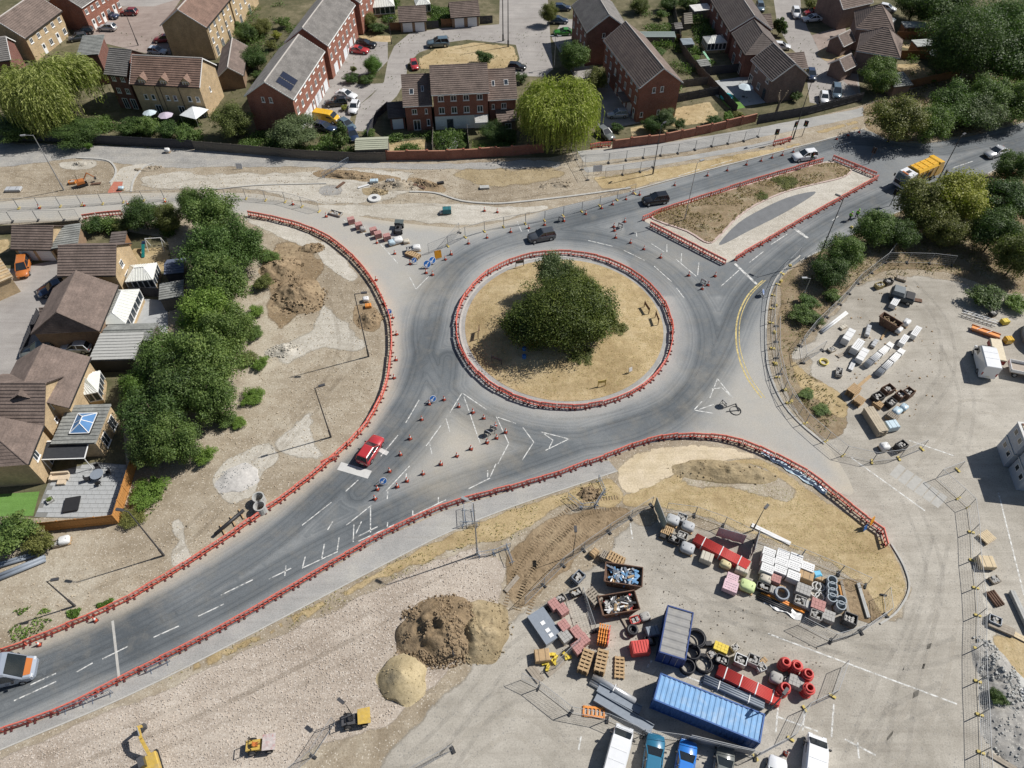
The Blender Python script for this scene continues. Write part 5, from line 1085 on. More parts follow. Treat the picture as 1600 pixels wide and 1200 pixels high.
def sec(x, hw, z0, z1, bev=.12):
 b = min(bev, (z1 - z0) * .4); return [(x, -hw * .93, z0),(x, hw * .93, z0),(x, hw, z0 + b),(x, hw, z1 - b * 1.2),(x, hw * .9, z1),(x, -hw * .9, z1),(x, -hw, z1 - b * 1.2),(x, -hw, z0 + b)]
CT = {  # L, W, H, belt height, bonnet drop, greenhouse x at belt (rear, front), at roof (rear, front)
 'hatch': (4.1,1.76,1.48,.92,.12,-.47,.20,-.38,-.02), 'estate': (4.6,1.8,1.5,.94,.12,-.48,.17,-.42,-.03), 'saloon': (4.6,1.8,1.44,.92,.1,-.36,.19,-.22,0), 'suv': (4.5,1.86,1.68,1.06,.12,-.48,.18,-.42,-.02), 'mpv': (4.5,1.84,1.72,1.0,.14,-.48,.26,-.43,.03), 'coupe': (4.4,1.8,1.36,.9,.1,-.40,.17,-.24,-.02)}
CMESH = {}
def car_meshes(kind):
 if kind in CMESH: return CMESH[kind]
 L, W, H, bz, dr, a0, a1, t0, t1 = CT[kind]; hw = W / 2; m = {}
 b = MB(); tail = bz - (.05 if kind in ('saloon', 'coupe') else .0)
 b.loft([sec(-.5 * L, hw * .78,.36, tail - .18), sec(-.485 * L, hw * .9,.26, tail - .05), sec(-.44 * L, hw * .97,.2, tail), sec(-.2 * L, hw, .18, bz), sec(.12 * L, hw, .18, bz), sec(.22 * L, hw * .99,.18, bz - .02), sec(.38 * L, hw * .96,.2, bz - dr), sec(.465 * L, hw * .86,.24, bz - dr - .1), sec(.5 * L, hw * .66,.34, bz - dr - .26)])
 m['body'] = b.mesh('body', [P_['red']], True)
 zb, zt = bz - .02, H - .05; yb, yt = hw * .9, hw * .70
 A = [(a0 * L, -yb, zb),(a1 * L, -yb, zb),(a1 * L, yb, zb),(a0 * L, yb, zb)]; T = [(t0 * L, -yt, zt),(t1 * L, -yt, zt),(t1 * L, yt, zt),(t0 * L, yt, zt)]
 q = MB(); q.add([A[1], A[2], T[2], T[1]], [(0,1,2,3)]); m['windscreen'] = q.mesh('windscreen', M_cglass)
 q = MB(); q.add([A[3], A[0], T[0], T[3]], [(0,1,2,3)]); m['rear_window'] = q.mesh('rear_window', M_cglass)
 q = MB(); q.add([A[0], A[1], T[1], T[0]], [(0,1,2,3)]); m['side_window'] = q.mesh('side_window', M_cglass)
 q = MB(); q.add([A[2], A[3], T[3], T[2]], [(0,1,2,3)]); m['side_window_b'] = q.mesh('side_window', M_cglass)
 r = MB(); e = .03
 r.loft([[(t0 * L - e, -yt - e, zt - .01),(t0 * L - e, yt + e, zt - .01),(t0 * L + .1, yt * .9, H),(t0 * L + .1,-yt * .9, H)], [(t1 * L + e, -yt - e, zt - .01),(t1 * L + e, yt + e, zt - .01),(t1 * L - .12, yt * .9, H),(t1 * L - .12,-yt * .9, H)]])
 for i in range(4): r.bar(A[i], T[i], .085,.085)
 mid = -.14
 for s in (-1,1): r.bar((mid * L, s * (yb + .01), zb),(mid * L + .05, s * (yt + .01), zt),.08,.05)
 m['roof'] = r.mesh('roof', [P_['red']])
 for k, x, y, z, sx, sy, sz, mt in (('headlight', .45 * L, hw * .62, bz - dr - .2,.22,.32,.14, M_lamp),('tail_light', -.485 * L, hw * .72, bz - .2,.1,.26,.2, M_tail),('mirror', a1 * L - .25, hw + .08, bz + .06,.12,.2,.13, M_trim),('number_plate', -.5 * L - .005,0,.55,.03,.5,.12, M_plate),('grille', .497 * L, 0,.45,.05, hw * .9,.2, M_trim)):
  q = MB(); q.box(0,0,0, sx, sy, sz); m[k] = (q.mesh(k, mt),(x, y, z))
 CMESH[kind] = (m, L, W); return CMESH[kind]
def recolour(o, m):
 o.material_slots[0].link = 'OBJECT'; o.material_slots[0].material = m
def car(label, kind, u, v, du, dv, colour, cat='car', group=None, scale=1.0, z=0.03):
 m, L, W = car_meshes(kind); p = G(u, v, .7)
 root = empty('car', (p.x, p.y, z), heading(u, v, du, dv), label, cat, group); root.scale = (scale,) * 3
 recolour(link('body', m['body'], root), P_[colour]); recolour(link('roof', m['roof'], root), P_[colour])
 for k in ('windscreen', 'rear_window', 'side_window', 'side_window_b'): link(k.replace('_b', ''), m[k], root)
 for k in ('headlight', 'tail_light', 'mirror'):
  me, (x, y, zz) = m[k]
  for s in (-1,1): o = link(k, me, root, (x, s * y, zz));
 for k in ('number_plate', 'grille'): me, q = m[k]; link(k, me, root, q)
 add_wheels(root, (-.3 * L, .31 * L),(-W / 2 + .1, W / 2 - .1),.33 if kind != 'suv' else .36)
 return root
def van(label, u, v, du, dv, colour, L=5.6, W=2.0, H=2.35, bonnet=None, glazed=False, name='van'):
 p = G(u, v, 1.1); r = empty(name, (p.x, p.y, .03), heading(u, v, du, dv, 1.1), label, 'van'); hw = W / 2; mt = P_[colour]
 b = MB(); b.loft([sec(-.5 * L, hw * .94,.35, H - .05,.1), sec(-.49 * L, hw * .98,.25, H, .14), sec(0, hw, .22, H, .16), sec(.18 * L, hw, .22, H - .03,.18), sec(.24 * L, hw * .98,.22, H - .16,.2), sec(.375 * L, hw * .96,.22,1.28,.14), sec(.46 * L, hw * .9,.25,1.05,.14), sec(.5 * L, hw * .7,.35,.75,.1)]); b.build('body', mt, r)
 q = MB(); q.add([(.385 * L, -hw * .84,1.27),(.385 * L, hw * .84,1.27),(.247 * L, hw * .78, H - .14),(.247 * L, -hw * .78, H - .14)], [(0,1,2,3)]); q2 = [(x + .03, y, z + .03) for x, y, z in q.v]; q.v = q2; q.build('windscreen', M_cglass, r)
 for s in (-1,1):
  q = MB(); q.bb(.08 * L, .27 * L, s * (hw + .005) - .01, s * (hw + .005) + .01,1.25, H - .5); q.build('side_window', M_cglass, r)
  q = MB(); q.box(.27 * L, s * (hw + .14),1.35,.14,.22,.3); q.build('mirror', M_trim, r)
  q = MB(); q.box(.475 * L, s * hw * .68,.85,.16,.35,.22); q.build('headlight', M_lamp, r)
  q = MB(); q.box(-.5 * L, s * hw * .86,1.1,.06,.16,.5); q.build('tail_light', M_tail, r)
  if glazed:
   q = MB(); q.bb(-.3 * L, .02 * L, s * (hw + .005) - .01, s * (hw + .005) + .01,1.3, H - .5); q.build('side_window', M_cglass, r)
 q = MB(); q.box(-.5 * L - .01,0,.6,.03,.52,.12); q.build('number_plate', M_plate, r)
 for x in (-.2,.0): q = MB(); q.box(x * L, 0, H + .01,.04, W * .8,.03); q.build('roof_rib', mt, r)
 if bonnet:
  q = MB(); q.loft([[(.385 * L, -hw * .72,1.272),(.385 * L, hw * .72,1.272),(.385 * L, hw * .72,1.29),(.385 * L, -hw * .72,1.29)], [(.465 * L, -hw * .62,1.06),(.465 * L, hw * .62,1.06),(.465 * L, hw * .62,1.085),(.465 * L, -hw * .62,1.085)]]); q.build('bonnet_panel', P_[bonnet], r)
 add_wheels(r, (-.31 * L, .33 * L),(-hw + .12, hw - .12),.35,.24); return r
# traffic
car('red hatchback driving past the lower left barrier', 'suv', 579,702,25,-38, 'red', scale=.97)
car('dark grey SUV entering the roundabout from the right', 'suv', 846,368,-38,7, 'darkgrey')
car('black SUV on the upper road beside the splitter island', 'suv', 1024,311,-38,5, 'black')
car('white SUV passing the traffic cones on the upper road', 'suv', 1257,243,-30,4, 'white')
car('silver saloon near the right border on the road behind the bin lorry', 'saloon', 1557,237,-30,9, 'silver', scale=1.05)
# estate cars
for a in [('grey-blue pickup style SUV parked by the oval lawn', 'suv', 684,67,-30,2, 'slate', 1.12),('small red car at the left end of the oval lawn', 'hatch', 647,100,3,10, 'red', .9),('red coupe on the driveway left of the bend', 'coupe', 561,77,28,3, 'red', 1),('dark estate car behind the red coupe', 'estate', 572,68,28,2, 'black', 1),
 ('white hatchback behind the black car near the garages row', 'saloon', 541,147,24,6, 'white', 1),('black estate car between the two white ones', 'estate', 524,159,-28,3, 'black', 1),('white hatchback parked at the road end nose to the camera', 'hatch', 553,167,-6,14, 'white', 1),('dark car under the wide grey-green bush', 'estate', 508,198,24,6, 'navy', 1),('blue-grey car beside the dark conical conifer', 'hatch', 542,194,10,6, 'slate', 1),('dark blue car hidden behind the conical conifer', 'hatch', 551,210,6,12, 'navy', 1),
 ('dark blue saloon upper left in the brick courtyard', 'saloon', 170,23,26,3, 'navy', 1),('dark red hatchback beside the courtyard lawn', 'hatch', 201,18,-24,0, 'maroon', 1),('silver hatchback in the middle of the courtyard', 'hatch', 167,42,-26,-1, 'silver', 1.02),('black car at the courtyard edge next to the silver one', 'hatch', 131,48,-26,3, 'black', 1),('dark grey car at the courtyard edge beside the willow', 'hatch', 121,58,-26,4, 'darkgrey', 1),('maroon car half hidden by the tall buff house', 'hatch', 254,60,-20,1, 'maroon', 1),('pale blue car behind the dormer house roof', 'hatch', 246,79,22,2, 'pale', 1),
 ('orange pickup style SUV in the west court', 'mpv', 36,417,-4,26, 'orange', 1),('dark blue saloon below the ribbed brown roof', 'saloon', 84,449,-30,12, 'navy', 1.05),('dark grey estate beside the hipped brown house', 'estate', 58,545,-30,8, 'greygreen', 1),('silver hatchback beside the hipped brown house', 'hatch', 118,541,-30,0, 'silver', 1.05),
 ('silver car on the drive of the brown roofed townhouse', 'hatch', 965,177,-24,1, 'silver', 1),('dark grey car facing the camera behind the brick wall', 'hatch', 946,208,12,9, 'greygreen', 1.05),('green sports car in the shade at the top', 'coupe', 880,49,-26,1, 'green', 1),('navy car at the top left of the solar tile house', 'hatch', 879,11,22,0, 'navy', 1),('dark blue car behind the street tree', 'hatch', 874,31,22,0, 'navy', 1),('black car at the right end of the oval lawn', 'hatch', 808,103,24,2, 'black', .95),
 ('white SUV coming down the right estate road', 'suv', 1244,20,4,12, 'white', .95),('white pickup beside the small red car', 'saloon', 1269,28,-26,2, 'white', 1),('small red car behind the white one at the upper right', 'hatch', 1270,18,-22,2, 'red', .95),('dark car beside the mauve brick house corner', 'hatch', 1268,116,4,14, 'navy', 1),('white hatchback behind the black stained fence', 'hatch', 1288,152,2,14, 'white', .95),('dark teal MPV behind the black stained fence', 'mpv', 1307,143,2,14, 'slate', 1),('white car roof behind the mauve brick house', 'hatch', 1222,71,22,2, 'white', .95),('blue car at the top beside the red brick row', 'hatch', 1188,10,3,10, 'slate', 1),('white car at the top right behind the hip roofs', 'hatch', 1387,12,20,4, 'white', 1)]:
 car(*a[:7], scale=a[7] if len(a) > 7 else 1)
van('bright yellow panel van on the terrace driveway', 510,181,26,4, 'yellow', 4.9,1.9,1.95)
# yard vehicles at the bottom
car('teal blue car parked nose up beside the white van', 'hatch', 1021,1183,4,-30, 'teal', scale=1.02); car('bright blue car third in the bottom row', 'hatch', 1071,1192,5,-30, 'blue', scale=1.0); car('dark green-grey car fourth in the bottom row', 'hatch', 1130,1200,5,-30, 'greygreen'); car('white car cut by the bottom edge', 'hatch', 1212,1218,4,-30, 'white')
van('white panel van parked at the left of the bottom row', 966,1175,8,-30, 'white', 4.9,1.9,1.9, name='panel_van'); van('white panel van parked at the right of the bottom row', 1274,1190,3,-30, 'white', 4.9,1.9,1.9, name='panel_van')
van('white high-roof van standing in the eastern yard', 1540,562,-6,-24, 'white', 5.4,2.05,2.5, name='panel_van'); bpy.data.objects
van('silver van with an orange bonnet entering at the lower left border', -5,1052,48,-10, 'lorry', 6.8,2.5,3.0, 'orange', True)

# bin lorry
def bin_lorry():
 p = G(1434,274,1.2); r = empty('bin_lorry', (p.x, p.y, .03), heading(1434,274,-40,17,1.2), 'yellow bin lorry with white cab on the right-hand road', 'lorry')
 L = 9.6; yb = paint('lorry_yellow', (.72,.40,.015)); w = P_['white']; hw = 1.25
 b = MB(); b.bb(-4.6,4.4,-.5,.5,.5,.95); b.build('chassis', M_trim, r)
 b = MB(); b.loft([[(2.4,-hw, .6),(2.4, hw, .6),(2.4, hw, 2.75),(2.4, hw * .92,3.0),(2.4,-hw * .92,3.0),(2.4,-hw, 2.75)], [(4.3,-hw, .6),(4.3, hw, .6),(4.3, hw, 2.6),(4.15, hw * .9,2.95),(4.15,-hw * .9,2.95),(4.3,-hw, 2.6)], [(4.7,-hw * .95,.55),(4.7, hw * .95,.55),(4.65, hw * .95,1.7),(4.5, hw * .9,1.8),(4.5,-hw * .9,1.8),(4.65,-hw * .95,1.7)]]); cab = b.build('cab', w, r)
 b = MB(); b.add([(4.68,-1.1,1.72),(4.68,1.1,1.72),(4.34,1.08,2.62),(4.34,-1.08,2.62)], [(0,1,2,3)]); b.build('windscreen', M_cglass, cab)
 for s in (-1,1):
  b = MB(); b.bb(3.0,4.2, s * 1.26 - .012, s * 1.26 + .012,1.75,2.5); b.build('side_window', M_cglass, cab); b = MB(); b.box(4.6, s * 1.45,2.1,.12,.25,.5); b.build('mirror', M_trim, cab); b = MB(); b.box(4.72, s * .95,.8,.06,.35,.2); b.build('headlight', M_lamp, cab)
 b = MB(); b.box(3.3,0,3.02,.8,.6,.05); b.build('roof_hatch', M_trim, cab); b = MB(); b.bb(4.7,4.76,-1.0,1.0,1.0,1.6); b.build('grille', M_trim, cab)
 b = MB(); b.loft([[(-3.0,-1.2,.95),(-3.0,1.2,.95),(-3.0,1.25,2.9),(-3.0,.95,3.3),(-3.0,-.95,3.3),(-3.0,-1.25,2.9)], [(2.1,-1.2,.95),(2.1,1.2,.95),(2.1,1.25,2.9),(2.1,.95,3.3),(2.1,-.95,3.3),(2.1,-1.25,2.9)]]); body = b.build('refuse_body', yb, r)
 for x in (-2.9,-1.6,-.3,1.0,2.05):
  b = MB()
  for s in (-1,1): b.box(x, s * 1.27,1.95,.12,.08,1.9)
  b.box(x, 0,3.33,.12,1.9,.08); b.build('rib', yb, body)
 for y in (-.5,.5): b = MB(); b.bb(-2.6,1.8, y - .05, y + .05,3.3,3.42); b.build('roof_rail', yb, body)
 b = MB(); b.box(0,1.285,1.9,2.4,.02,.9); b.build('side_panel', M_trim, body); b = MB(); b.box(0,-1.285,1.9,2.4,.02,.9); b.build('side_panel', mat('grey_side_panel', (.4,.38,.3),.6), body)
 b = MB(); b.loft([[(-4.9,-1.15,.8),(-4.9,1.15,.8),(-4.9,1.15,1.5),(-4.9,-1.15,1.5)], [(-4.3,-1.22,.6),(-4.3,1.22,.6),(-4.2,1.22,3.2),(-4.2,-1.22,3.2)], [(-3.0,-1.22,.7),(-3.0,1.22,.7),(-3.0,1.22,3.4),(-3.0,-1.22,3.4)]]); hp = b.build('tail_hopper', yb, r)
 b = MB(); b.bb(-4.95,-4.5,-.95,.95,1.5,2.4); b.build('hopper_mouth', M_trim, hp)
 for s in (-1,1): b = MB(); b.box(-4.95, s * 1.0,1.0,.06,.25,.2); b.build('tail_light', M_tail, hp)
 add_wheels(r, (3.5,-1.4,-2.7),(-1.05,1.05),.5,.34); b = MB(); b.box(4.2,0,3.05,.3,1.2,.12); b.build('light_bar', P_['orange'], cab)
bin_lorry()

# site plant
M_plant = mat('plant_yellow', (.50,.34,.07),.6,.2,2.0, dirt=(.35,.28,.18,.7)); M_steel = mat('dark_steel', (.07,.07,.075),.6,.2,4.0); M_rust = mat('rusty_steel', (.13,.075,.05),.85,.35,3.0)
def excavator():
 p = G(240,1196,0); r = empty('excavator', p, heading(240,1196,-12,-40,0), 'yellow excavator with raised arm on the pink gravel', 'excavator')
 for s in (-1,1): b = MB(); b.loft([[(-1.6, s * 1.0 - .25,.15),(-1.6, s * 1.0 + .25,.15),(-1.6, s * 1.0 + .25,.6),(-1.6, s * 1.0 - .25,.6)], [(1.6, s * 1.0 - .25,.15),(1.6, s * 1.0 + .25,.15),(1.6, s * 1.0 + .25,.6),(1.6, s * 1.0 - .25,.6)]]); b.box(0, s * 1.0,.375,3.6,.46,.75); b.build('track', M_tyre, r)
 b = MB(); b.loft([sec(-1.8,1.1,.9,1.9), sec(-1.4,1.25,.85,2.1), sec(1.1,1.25,.85,2.0), sec(1.3,1.2,.9,1.6)]); up = b.build('house_body', M_plant, r)
 b = MB(); b.loft([[(-.5,.25,1.9),(1.3,.25,1.9),(1.3,1.2,1.9),(-.5,1.2,1.9)], [(-.4,.3,3.0),(1.0,.3,3.0),(1.0,1.15,3.0),(-.4,1.15,3.0)]]); cb = b.build('cab', M_cglass, r); b = MB(); b.bb(-.45,1.05,.28,1.17,2.98,3.08); b.build('cab_roof', M_steel, cb)
 b = MB(); b.bar((1.0,-.35,1.7),(3.2,-.35,3.6),.4,.55); b.bar((3.2,-.35,3.6),(5.0,-.35,3.4),.36,.5); b.build('boom', M_plant, r)
 b = MB(); b.bar((5.1,-.35,3.7),(5.9,-.35,1.6),.3,.42); b.build('dipper_arm', M_plant, r)
 b = MB(); b.cyl((1.8,-.35,1.5),(3.0,-.35,3.0),.09); b.build('hydraulic_ram', M_rim, r); b = MB(); b.cyl((3.6,-.35,4.0),(5.1,-.35,4.0),.09); b.build('hydraulic_ram', M_rim, r)
 b = MB(); b.loft([[(5.6,-.85,1.5),(5.6,.15,1.5),(6.2,.15,1.7),(6.2,-.85,1.7)], [(5.4,-.85,.9),(5.4,.15,.9),(6.3,.15,1.0),(6.3,-.85,1.0)], [(5.9,-.85,.5),(5.9,.15,.5),(6.4,.15,.6),(6.4,-.85,.6)]]); b.build('bucket', M_steel, r); r.scale = (.6,) * 3
excavator()
def dumper(label, u, v, du, dv, skip_m, seat=None, cover=None):
 p = G(u, v, .5); r = empty('site_dumper', (p.x, p.y, .02), heading(u, v, du, dv), label, 'dumper')
 b = MB(); b.loft([[(.2,-.75,.8),(.2,.75,.8),(.35,.9,1.5),(.35,-.9,1.5)], [(1.6,-.8,.8),(1.6,.8,.8),(1.9,.95,1.4),(1.9,-.95,1.4)]]); b.build('skip', skip_m, r)
 b = MB(); b.bb(-1.7,.2,-.6,.6,.5,1.1); b.build('engine_cover', cover or M_plant, r); b = MB(); b.bb(-1.75,1.5,-.4,.4,.4,.6); b.build('chassis', M_steel, r)
 b = MB(); b.box(-.5,0,1.2,.5,.5,.25); b.box(-.75,0,1.5,.12,.5,.5); b.build('seat', seat or M_trim, r)
 b = MB()
 for s in (-1,1): b.bar((-1.0, s * .55,1.1),(-1.0, s * .55,2.6),.08)
 b.bar((-1.0,-.59,2.6),(-1.0,.59,2.6),.08); b.build('roll_bar', M_trim, r); b = MB(); b.cyl((.0,0,1.1),(-.15,0,1.55),.03); b.torus((-.15,0,1.55),.18,.02, n=12, m=4); b.build('steering_wheel', M_trim, r)
 add_wheels(r, (-1.1,1.0),(-.75,.75),.45,.35); r.scale = (.76,) * 3; return r
dumper('small site dumper with red and white skip on the gravel bed', 408,1164,20,-3, mat('worn_white_skip', (.45,.40,.38),.7,.3,2.0, dirt=(.4,.05,.05,.8)), P_['orange'])
dumper('yellow site dumper parked beside the sand heap', 556,1124,20,-4, M_plant, None, M_steel)
dumper('dark site dumper beside the stacked bags north of the roundabout', 623,356,3,-14, mat('dark_skip', (.09,.11,.11),.7,.2,2.0), None, M_steel)
# flatbed lorry at the right border
fb = empty('flatbed_lorry', G(1600,580,.6), heading(1600,580,20,4), 'white dropside flatbed cut by the right border of the yard', 'lorry')
b = MB(); b.bb(-2,3,-1,1,.2,.35); b.build('bed', mat('bed_planks', (.35,.3,.25),.8), fb)
for y0, y1, x0, x1 in ((-1,-.95,-2,3),(.95,1,-2,3),(-1,1,-2,-1.94)): b = MB(); b.bb(x0, x1, y0, y1,.35,.8); b.build('dropside', P_['white'], fb)
add_wheels(fb, (-1.2,1.5),(-.85,.85),.36,.25)
for o_ in fb.children:
 if o_.name.startswith('wheel'): o_.location.z -= .55
# ================================================================== BARRIERS, CONES, FENCES, POSTS, SIGNS
M_bred = mat('barrier_red_plastic', (.68,.13,.085),.5,.2,1.2, dirt=(.62,.34,.28,.7)); M_bpink = mat('barrier_reflective_pink', (.66,.36,.33),.4,.1); M_bfoot = mat('barrier_foot_rubber', (.10,.03,.03),.9)
def barrier_proto():
 r = empty('road_barrier', (0,0,0),0, 'red barrier', 'barrier')
 b = MB(); b.bb(-1.0,1.0,-.045,.045,.64,1.0); b.bb(-.98,.98,-.04,.04,.14,.28)
 for x in (-.96,-.48,0,.48,.96): b.bb(x - .04, x + .04,-.05,.05,.06,1.005)
 b.build('panel', M_bred, r)
 for s in (-1,1): b = MB(); b.bb(-.44,-.06, s * .05 - .004, s * .05 + .004,.68,.95); b.bb(.06,.44, s * .05 - .004, s * .05 + .004,.68,.95); b.bb(-.9,-.54, s * .05 - .004, s * .05 + .004,.68,.95); b.bb(.54,.9, s * .05 - .004, s * .05 + .004,.68,.95); b.build('reflective_strip', M_bpink, r)
 for x in (-.7,.7): b = MB(); b.box(x, 0,.05,.16,.62,.1); b.build('foot', M_bfoot, r)
 return r
BAR = barrier_proto()
def barrier_line(pts, label, group, closed=False, z=.03, world=False, step=2.02):
 P = resample(pts if world else smooth(poly_px(pts), False, 5), step, closed)
 n = len(P) - (0 if closed else 1)
 for i in range(n):
  lab = counted(label, i, n, P[0], P[-1]) if not closed else '%s %s, counterclockwise from the right' % (nth(i), label); a = P[i]; b = P[(i + 1) % len(P)]
  if (b - a).length > step * 1.6: continue
  c = (a + b) / 2; o = place(BAR, USED, (c.x + random.uniform(-.06,.06), c.y + random.uniform(-.06,.06), z), math.atan2(b.y - a.y, b.x - a.x) + random.gauss(0,.025), lab, group)
barrier_line(circ(RB_R, 96), 'red barrier in the ring around the roundabout', 'barriers ringing the roundabout', True, world=True)
barrier_line([(-60,1040),(30,1012),(100,984),(200,939),(300,879),(380,825),(450,775),(500,737),(550,691),(580,655),(600,614),(610,570),(612,520),(603,480),(579,436),(549,402),(509,372),(459,352),(400,339),(380,336)], 'red barrier in the line edging the western dirt', 'barriers along the western dirt area')
barrier_line([(-60,1172),(0,1145),(100,1109),(200,1059),(300,1009),(400,954),(500,894),(600,837),(700,792),(800,764),(850,750),(900,733),(950,714),(1000,695),(1050,685),(1100,684),(1150,691),(1200,711),(1240,731),(1275,752),(1325,793),(1360,820),(1384,840),(1381,858)], 'red barrier in the line edging the southern footpath', 'barriers along the southern edge')
for sd, seg in (('upper', [(1003,346),(1030,334),(1170,288),(1298,250)]),('right', [(1300,250),(1372,279)]),('lower', [(1370,281),(1260,342),(1136,414)]),('left', [(1133,414),(1004,348)])): barrier_line(poly_px(seg), 'red barrier on the %s edge of the splitter island' % sd, 'barriers around the splitter island', world=True)
barrier_line([(192,336),(150,340),(118,346)], 'red plastic barrier on the closed western arm', 'barriers on the closed western arm')
barrier_line([(1428,304),(1440,297),(1458,292)], 'red plastic barrier beside the bin lorry', 'barriers beside the bin lorry'); barrier_line([(1535,292),(1570,280),(1620,270)], 'red plastic barrier below the silver saloon', 'barriers by the right border')
barrier_line([(1207,228),(1224,224),(1240,219)], 'red plastic barrier at the foot of the traffic lights', 'barriers at the traffic lights'); barrier_line([(922,233),(938,230),(956,229)], 'red plastic barrier across the drive beside the yellow willow', 'barriers across the drive')
barrier_line([(1376,905),(1370,915)], 'red barrier panel standing at the end of the materials compound', 'barrier in the compound'); barrier_line([(504,728),(520,720),(530,716)], 'orange-red barrier lying off the line behind the red hatchback', 'barrier off the line')

# cones
M_cone = mat('cone_orange', (.60,.10,.045),.55,.1, dirt=(.35,.15,.1,.4)); M_sleeve = mat('cone_white_sleeve', (.72,.70,.68),.5,.05)
def cone_proto():
 r = empty('traffic_cone', (0,0,0),0, 'cone', 'cone')
 b = MB(); b.box(0,0,.03,.46,.46,.06); b.build('base', M_bfoot, r); b = MB(); b.cyl((0,0,.05),(0,0,.82),.18,.035,10); b.build('body', M_cone, r); b = MB(); b.cyl((0,0,.36),(0,0,.62),.130,.085,10, False); b.build('sleeve', M_sleeve, r); return r
CONE = cone_proto()
def cones(pts, label, group):
 for i, (u, v) in enumerate(sorted(pts)): p = G(u, v); place(CONE, USED, (p.x, p.y, .03), random.uniform(0,6), label if len(pts) == 1 else '%s %s, from the left' % (nth(i), label), group, random.uniform(.95,1.08))
cones([(694,625),(717,636),(739,645),(756,654),(774,666),(790,676),(776,685),(761,692),(736,702),(714,713),(689,726),(661,741),(636,752),(621,761)], 'orange cone on the right side of the south-west island', 'cones right of the south-west island')
cones([(671,632),(659,656),(641,686),(626,711),(609,737),(590,765),(586,780)], 'orange cone on the left side of the south-west island', 'cones left of the south-west island')
cones([(826,357),(851,352),(915,335),(940,326),(957,320),(978,312),(999,305),(989,303),(881,346)], 'orange cone in the row along the kerb north of the roundabout', 'cones along the northern kerb')
cones([(959,355),(960,361),(962,372),(985,380),(1006,390),(1032,403),(1076,431),(1117,432),(1097,452),(1106,446),(976,347)], 'orange cone in the row before the splitter island', 'cones before the splitter island')
cones([(589,380),(641,413),(696,406),(705,398),(732,381),(761,372),(666,427),(676,430),(617,397),(798,363),(757,330),(777,332),(510,339),(458,320)], 'orange cone beside the closed western arm of the roundabout', 'cones at the closed western arm')
cones([(1054,290),(1105,275),(1136,267),(1166,258),(1189,252),(1206,247),(1222,243),(1239,238),(1307,218),(1325,212),(1342,207)], 'orange cone along the far side of the upper road', 'cones along the upper road')
cones([(620,523),(619,563),(616,591),(614,497),(600,475),(588,438),(62,1008),(150,970)], 'orange cone standing just outside the western barrier line', 'cones along the western barrier'); cones([(1227,1178)], 'single red cone near the bottom fence feet', 'lone cone')
cones([(62,326),(132,322),(200,320),(258,316)], 'orange cone beside the wire fence of the western arm', 'cones on the western arm')

# temporary wire fence panels
M_wire = mat('fence_wire_grey', (.30,.31,.32),.5,.1, metal=.5); M_wlight = mat('fence_tube_galvanised', (.30,.31,.32),.6,.1, metal=.2); M_blockY = mat('yellow_fence_block', (.55,.44,.14),.8,.15); M_blockK = mat('black_fence_block', (.04,.04,.042),.9)
def heras_proto(block):
 r = empty('wire_fence_panel', (0,0,0),0, 'fence panel', 'fence panel'); W = 3.45; H = 2.0
 b = MB()
 for x in (-W / 2, W / 2): b.bb(x - .022, x + .022,-.022,.022,.08, H)
 for z in (.16, H): b.bb(-W / 2, W / 2,-.02,.02, z - .02, z + .02)
 b.build('frame', M_wlight, r); b = MB()
 for i in range(1,18): x = -W / 2 + W * i / 18; b.bb(x - .004, x + .004,-.004,.004,.16, H)
 for i in range(1,5): z = .16 + (H - .16) * i / 5; b.bb(-W / 2, W / 2,-.004,.004, z - .004, z + .004)
 b.build('wire_mesh', M_wire, r); b = MB(); b.box(W / 2 + .02,0,.07,.24,.68,.14); b.build('foot_block', block, r); return r
HY, HK = heras_proto(M_blockY), heras_proto(M_blockK); HK.name = 'wire_fence_panel.001'
def heras(pts, label, group, yellow=True, z=.02):
 P = [G(*p) for p in pts]; k = 0; N_ = sum(max(1, round((b - a).length / 3.5)) for a, b in zip(P[:-1], P[1:]))
 for a, b in zip(P[:-1], P[1:]):
  d = b - a; n = max(1, round(d.length / 3.5))
  for i in range(n):
   c = a + d * ((i + .5) / n); o = place(HY if yellow else HK, USED, (c.x, c.y, z), math.atan2(d.y, d.x), counted(label, k, N_, P[0], P[-1]), group); k += 1; o.scale = (d.length / n / 3.5,1,1)
heras([(914,258),(951,255),(1005,247),(1059,240),(1112,229),(1162,221),(1184,214)], 'wire fence panel before the curving brick wall', 'wire fence by the brick wall', False)
heras([(945,278),(1000,269),(1020,262)], 'wire fence panel on the dry verge below the brick wall', 'wire fence on the verge', False); heras([(888,222),(900,250),(918,282)], 'wire fence gate panel at the end of the dusty track', 'wire fence gate by the willow', False)
heras([(-20,329),(30,326),(95,323),(161,319),(225,314),(291,311),(385,311),(446,316),(499,331)], 'wire fence panel along the closed western arm', 'wire fence of the western arm'); heras([(-20,350),(20,347),(60,345),(100,345),(125,343)], 'wire fence panel at the south kerb of the western arm', 'wire fence south of the western arm', False)
heras([(670,397),(700,385),(727,371),(757,362),(787,355),(821,350),(851,345),(909,331),(937,322),(964,313),(992,303)], 'wire fence panel in the line north of the roundabout', 'wire fence north of the roundabout'); heras([(700,385),(718,364)], 'wire fence gate panel swung open north of the roundabout', 'open wire gate', False)
heras([(1395,393),(1382,411),(1340,443),(1312,476),(1270,516),(1250,541)], 'wire fence panel between the east bank and the pipe yard', 'wire fence of the pipe yard', False); heras([(1382,411),(1417,411),(1452,412),(1487,416)], 'wire fence panel below the olive tree on the bank', 'wire fence under the bank trees', False); heras([(1250,541),(1254,568),(1285,548)], 'wire gate panel at the pipe yard corner', 'wire gate of the pipe yard', False)
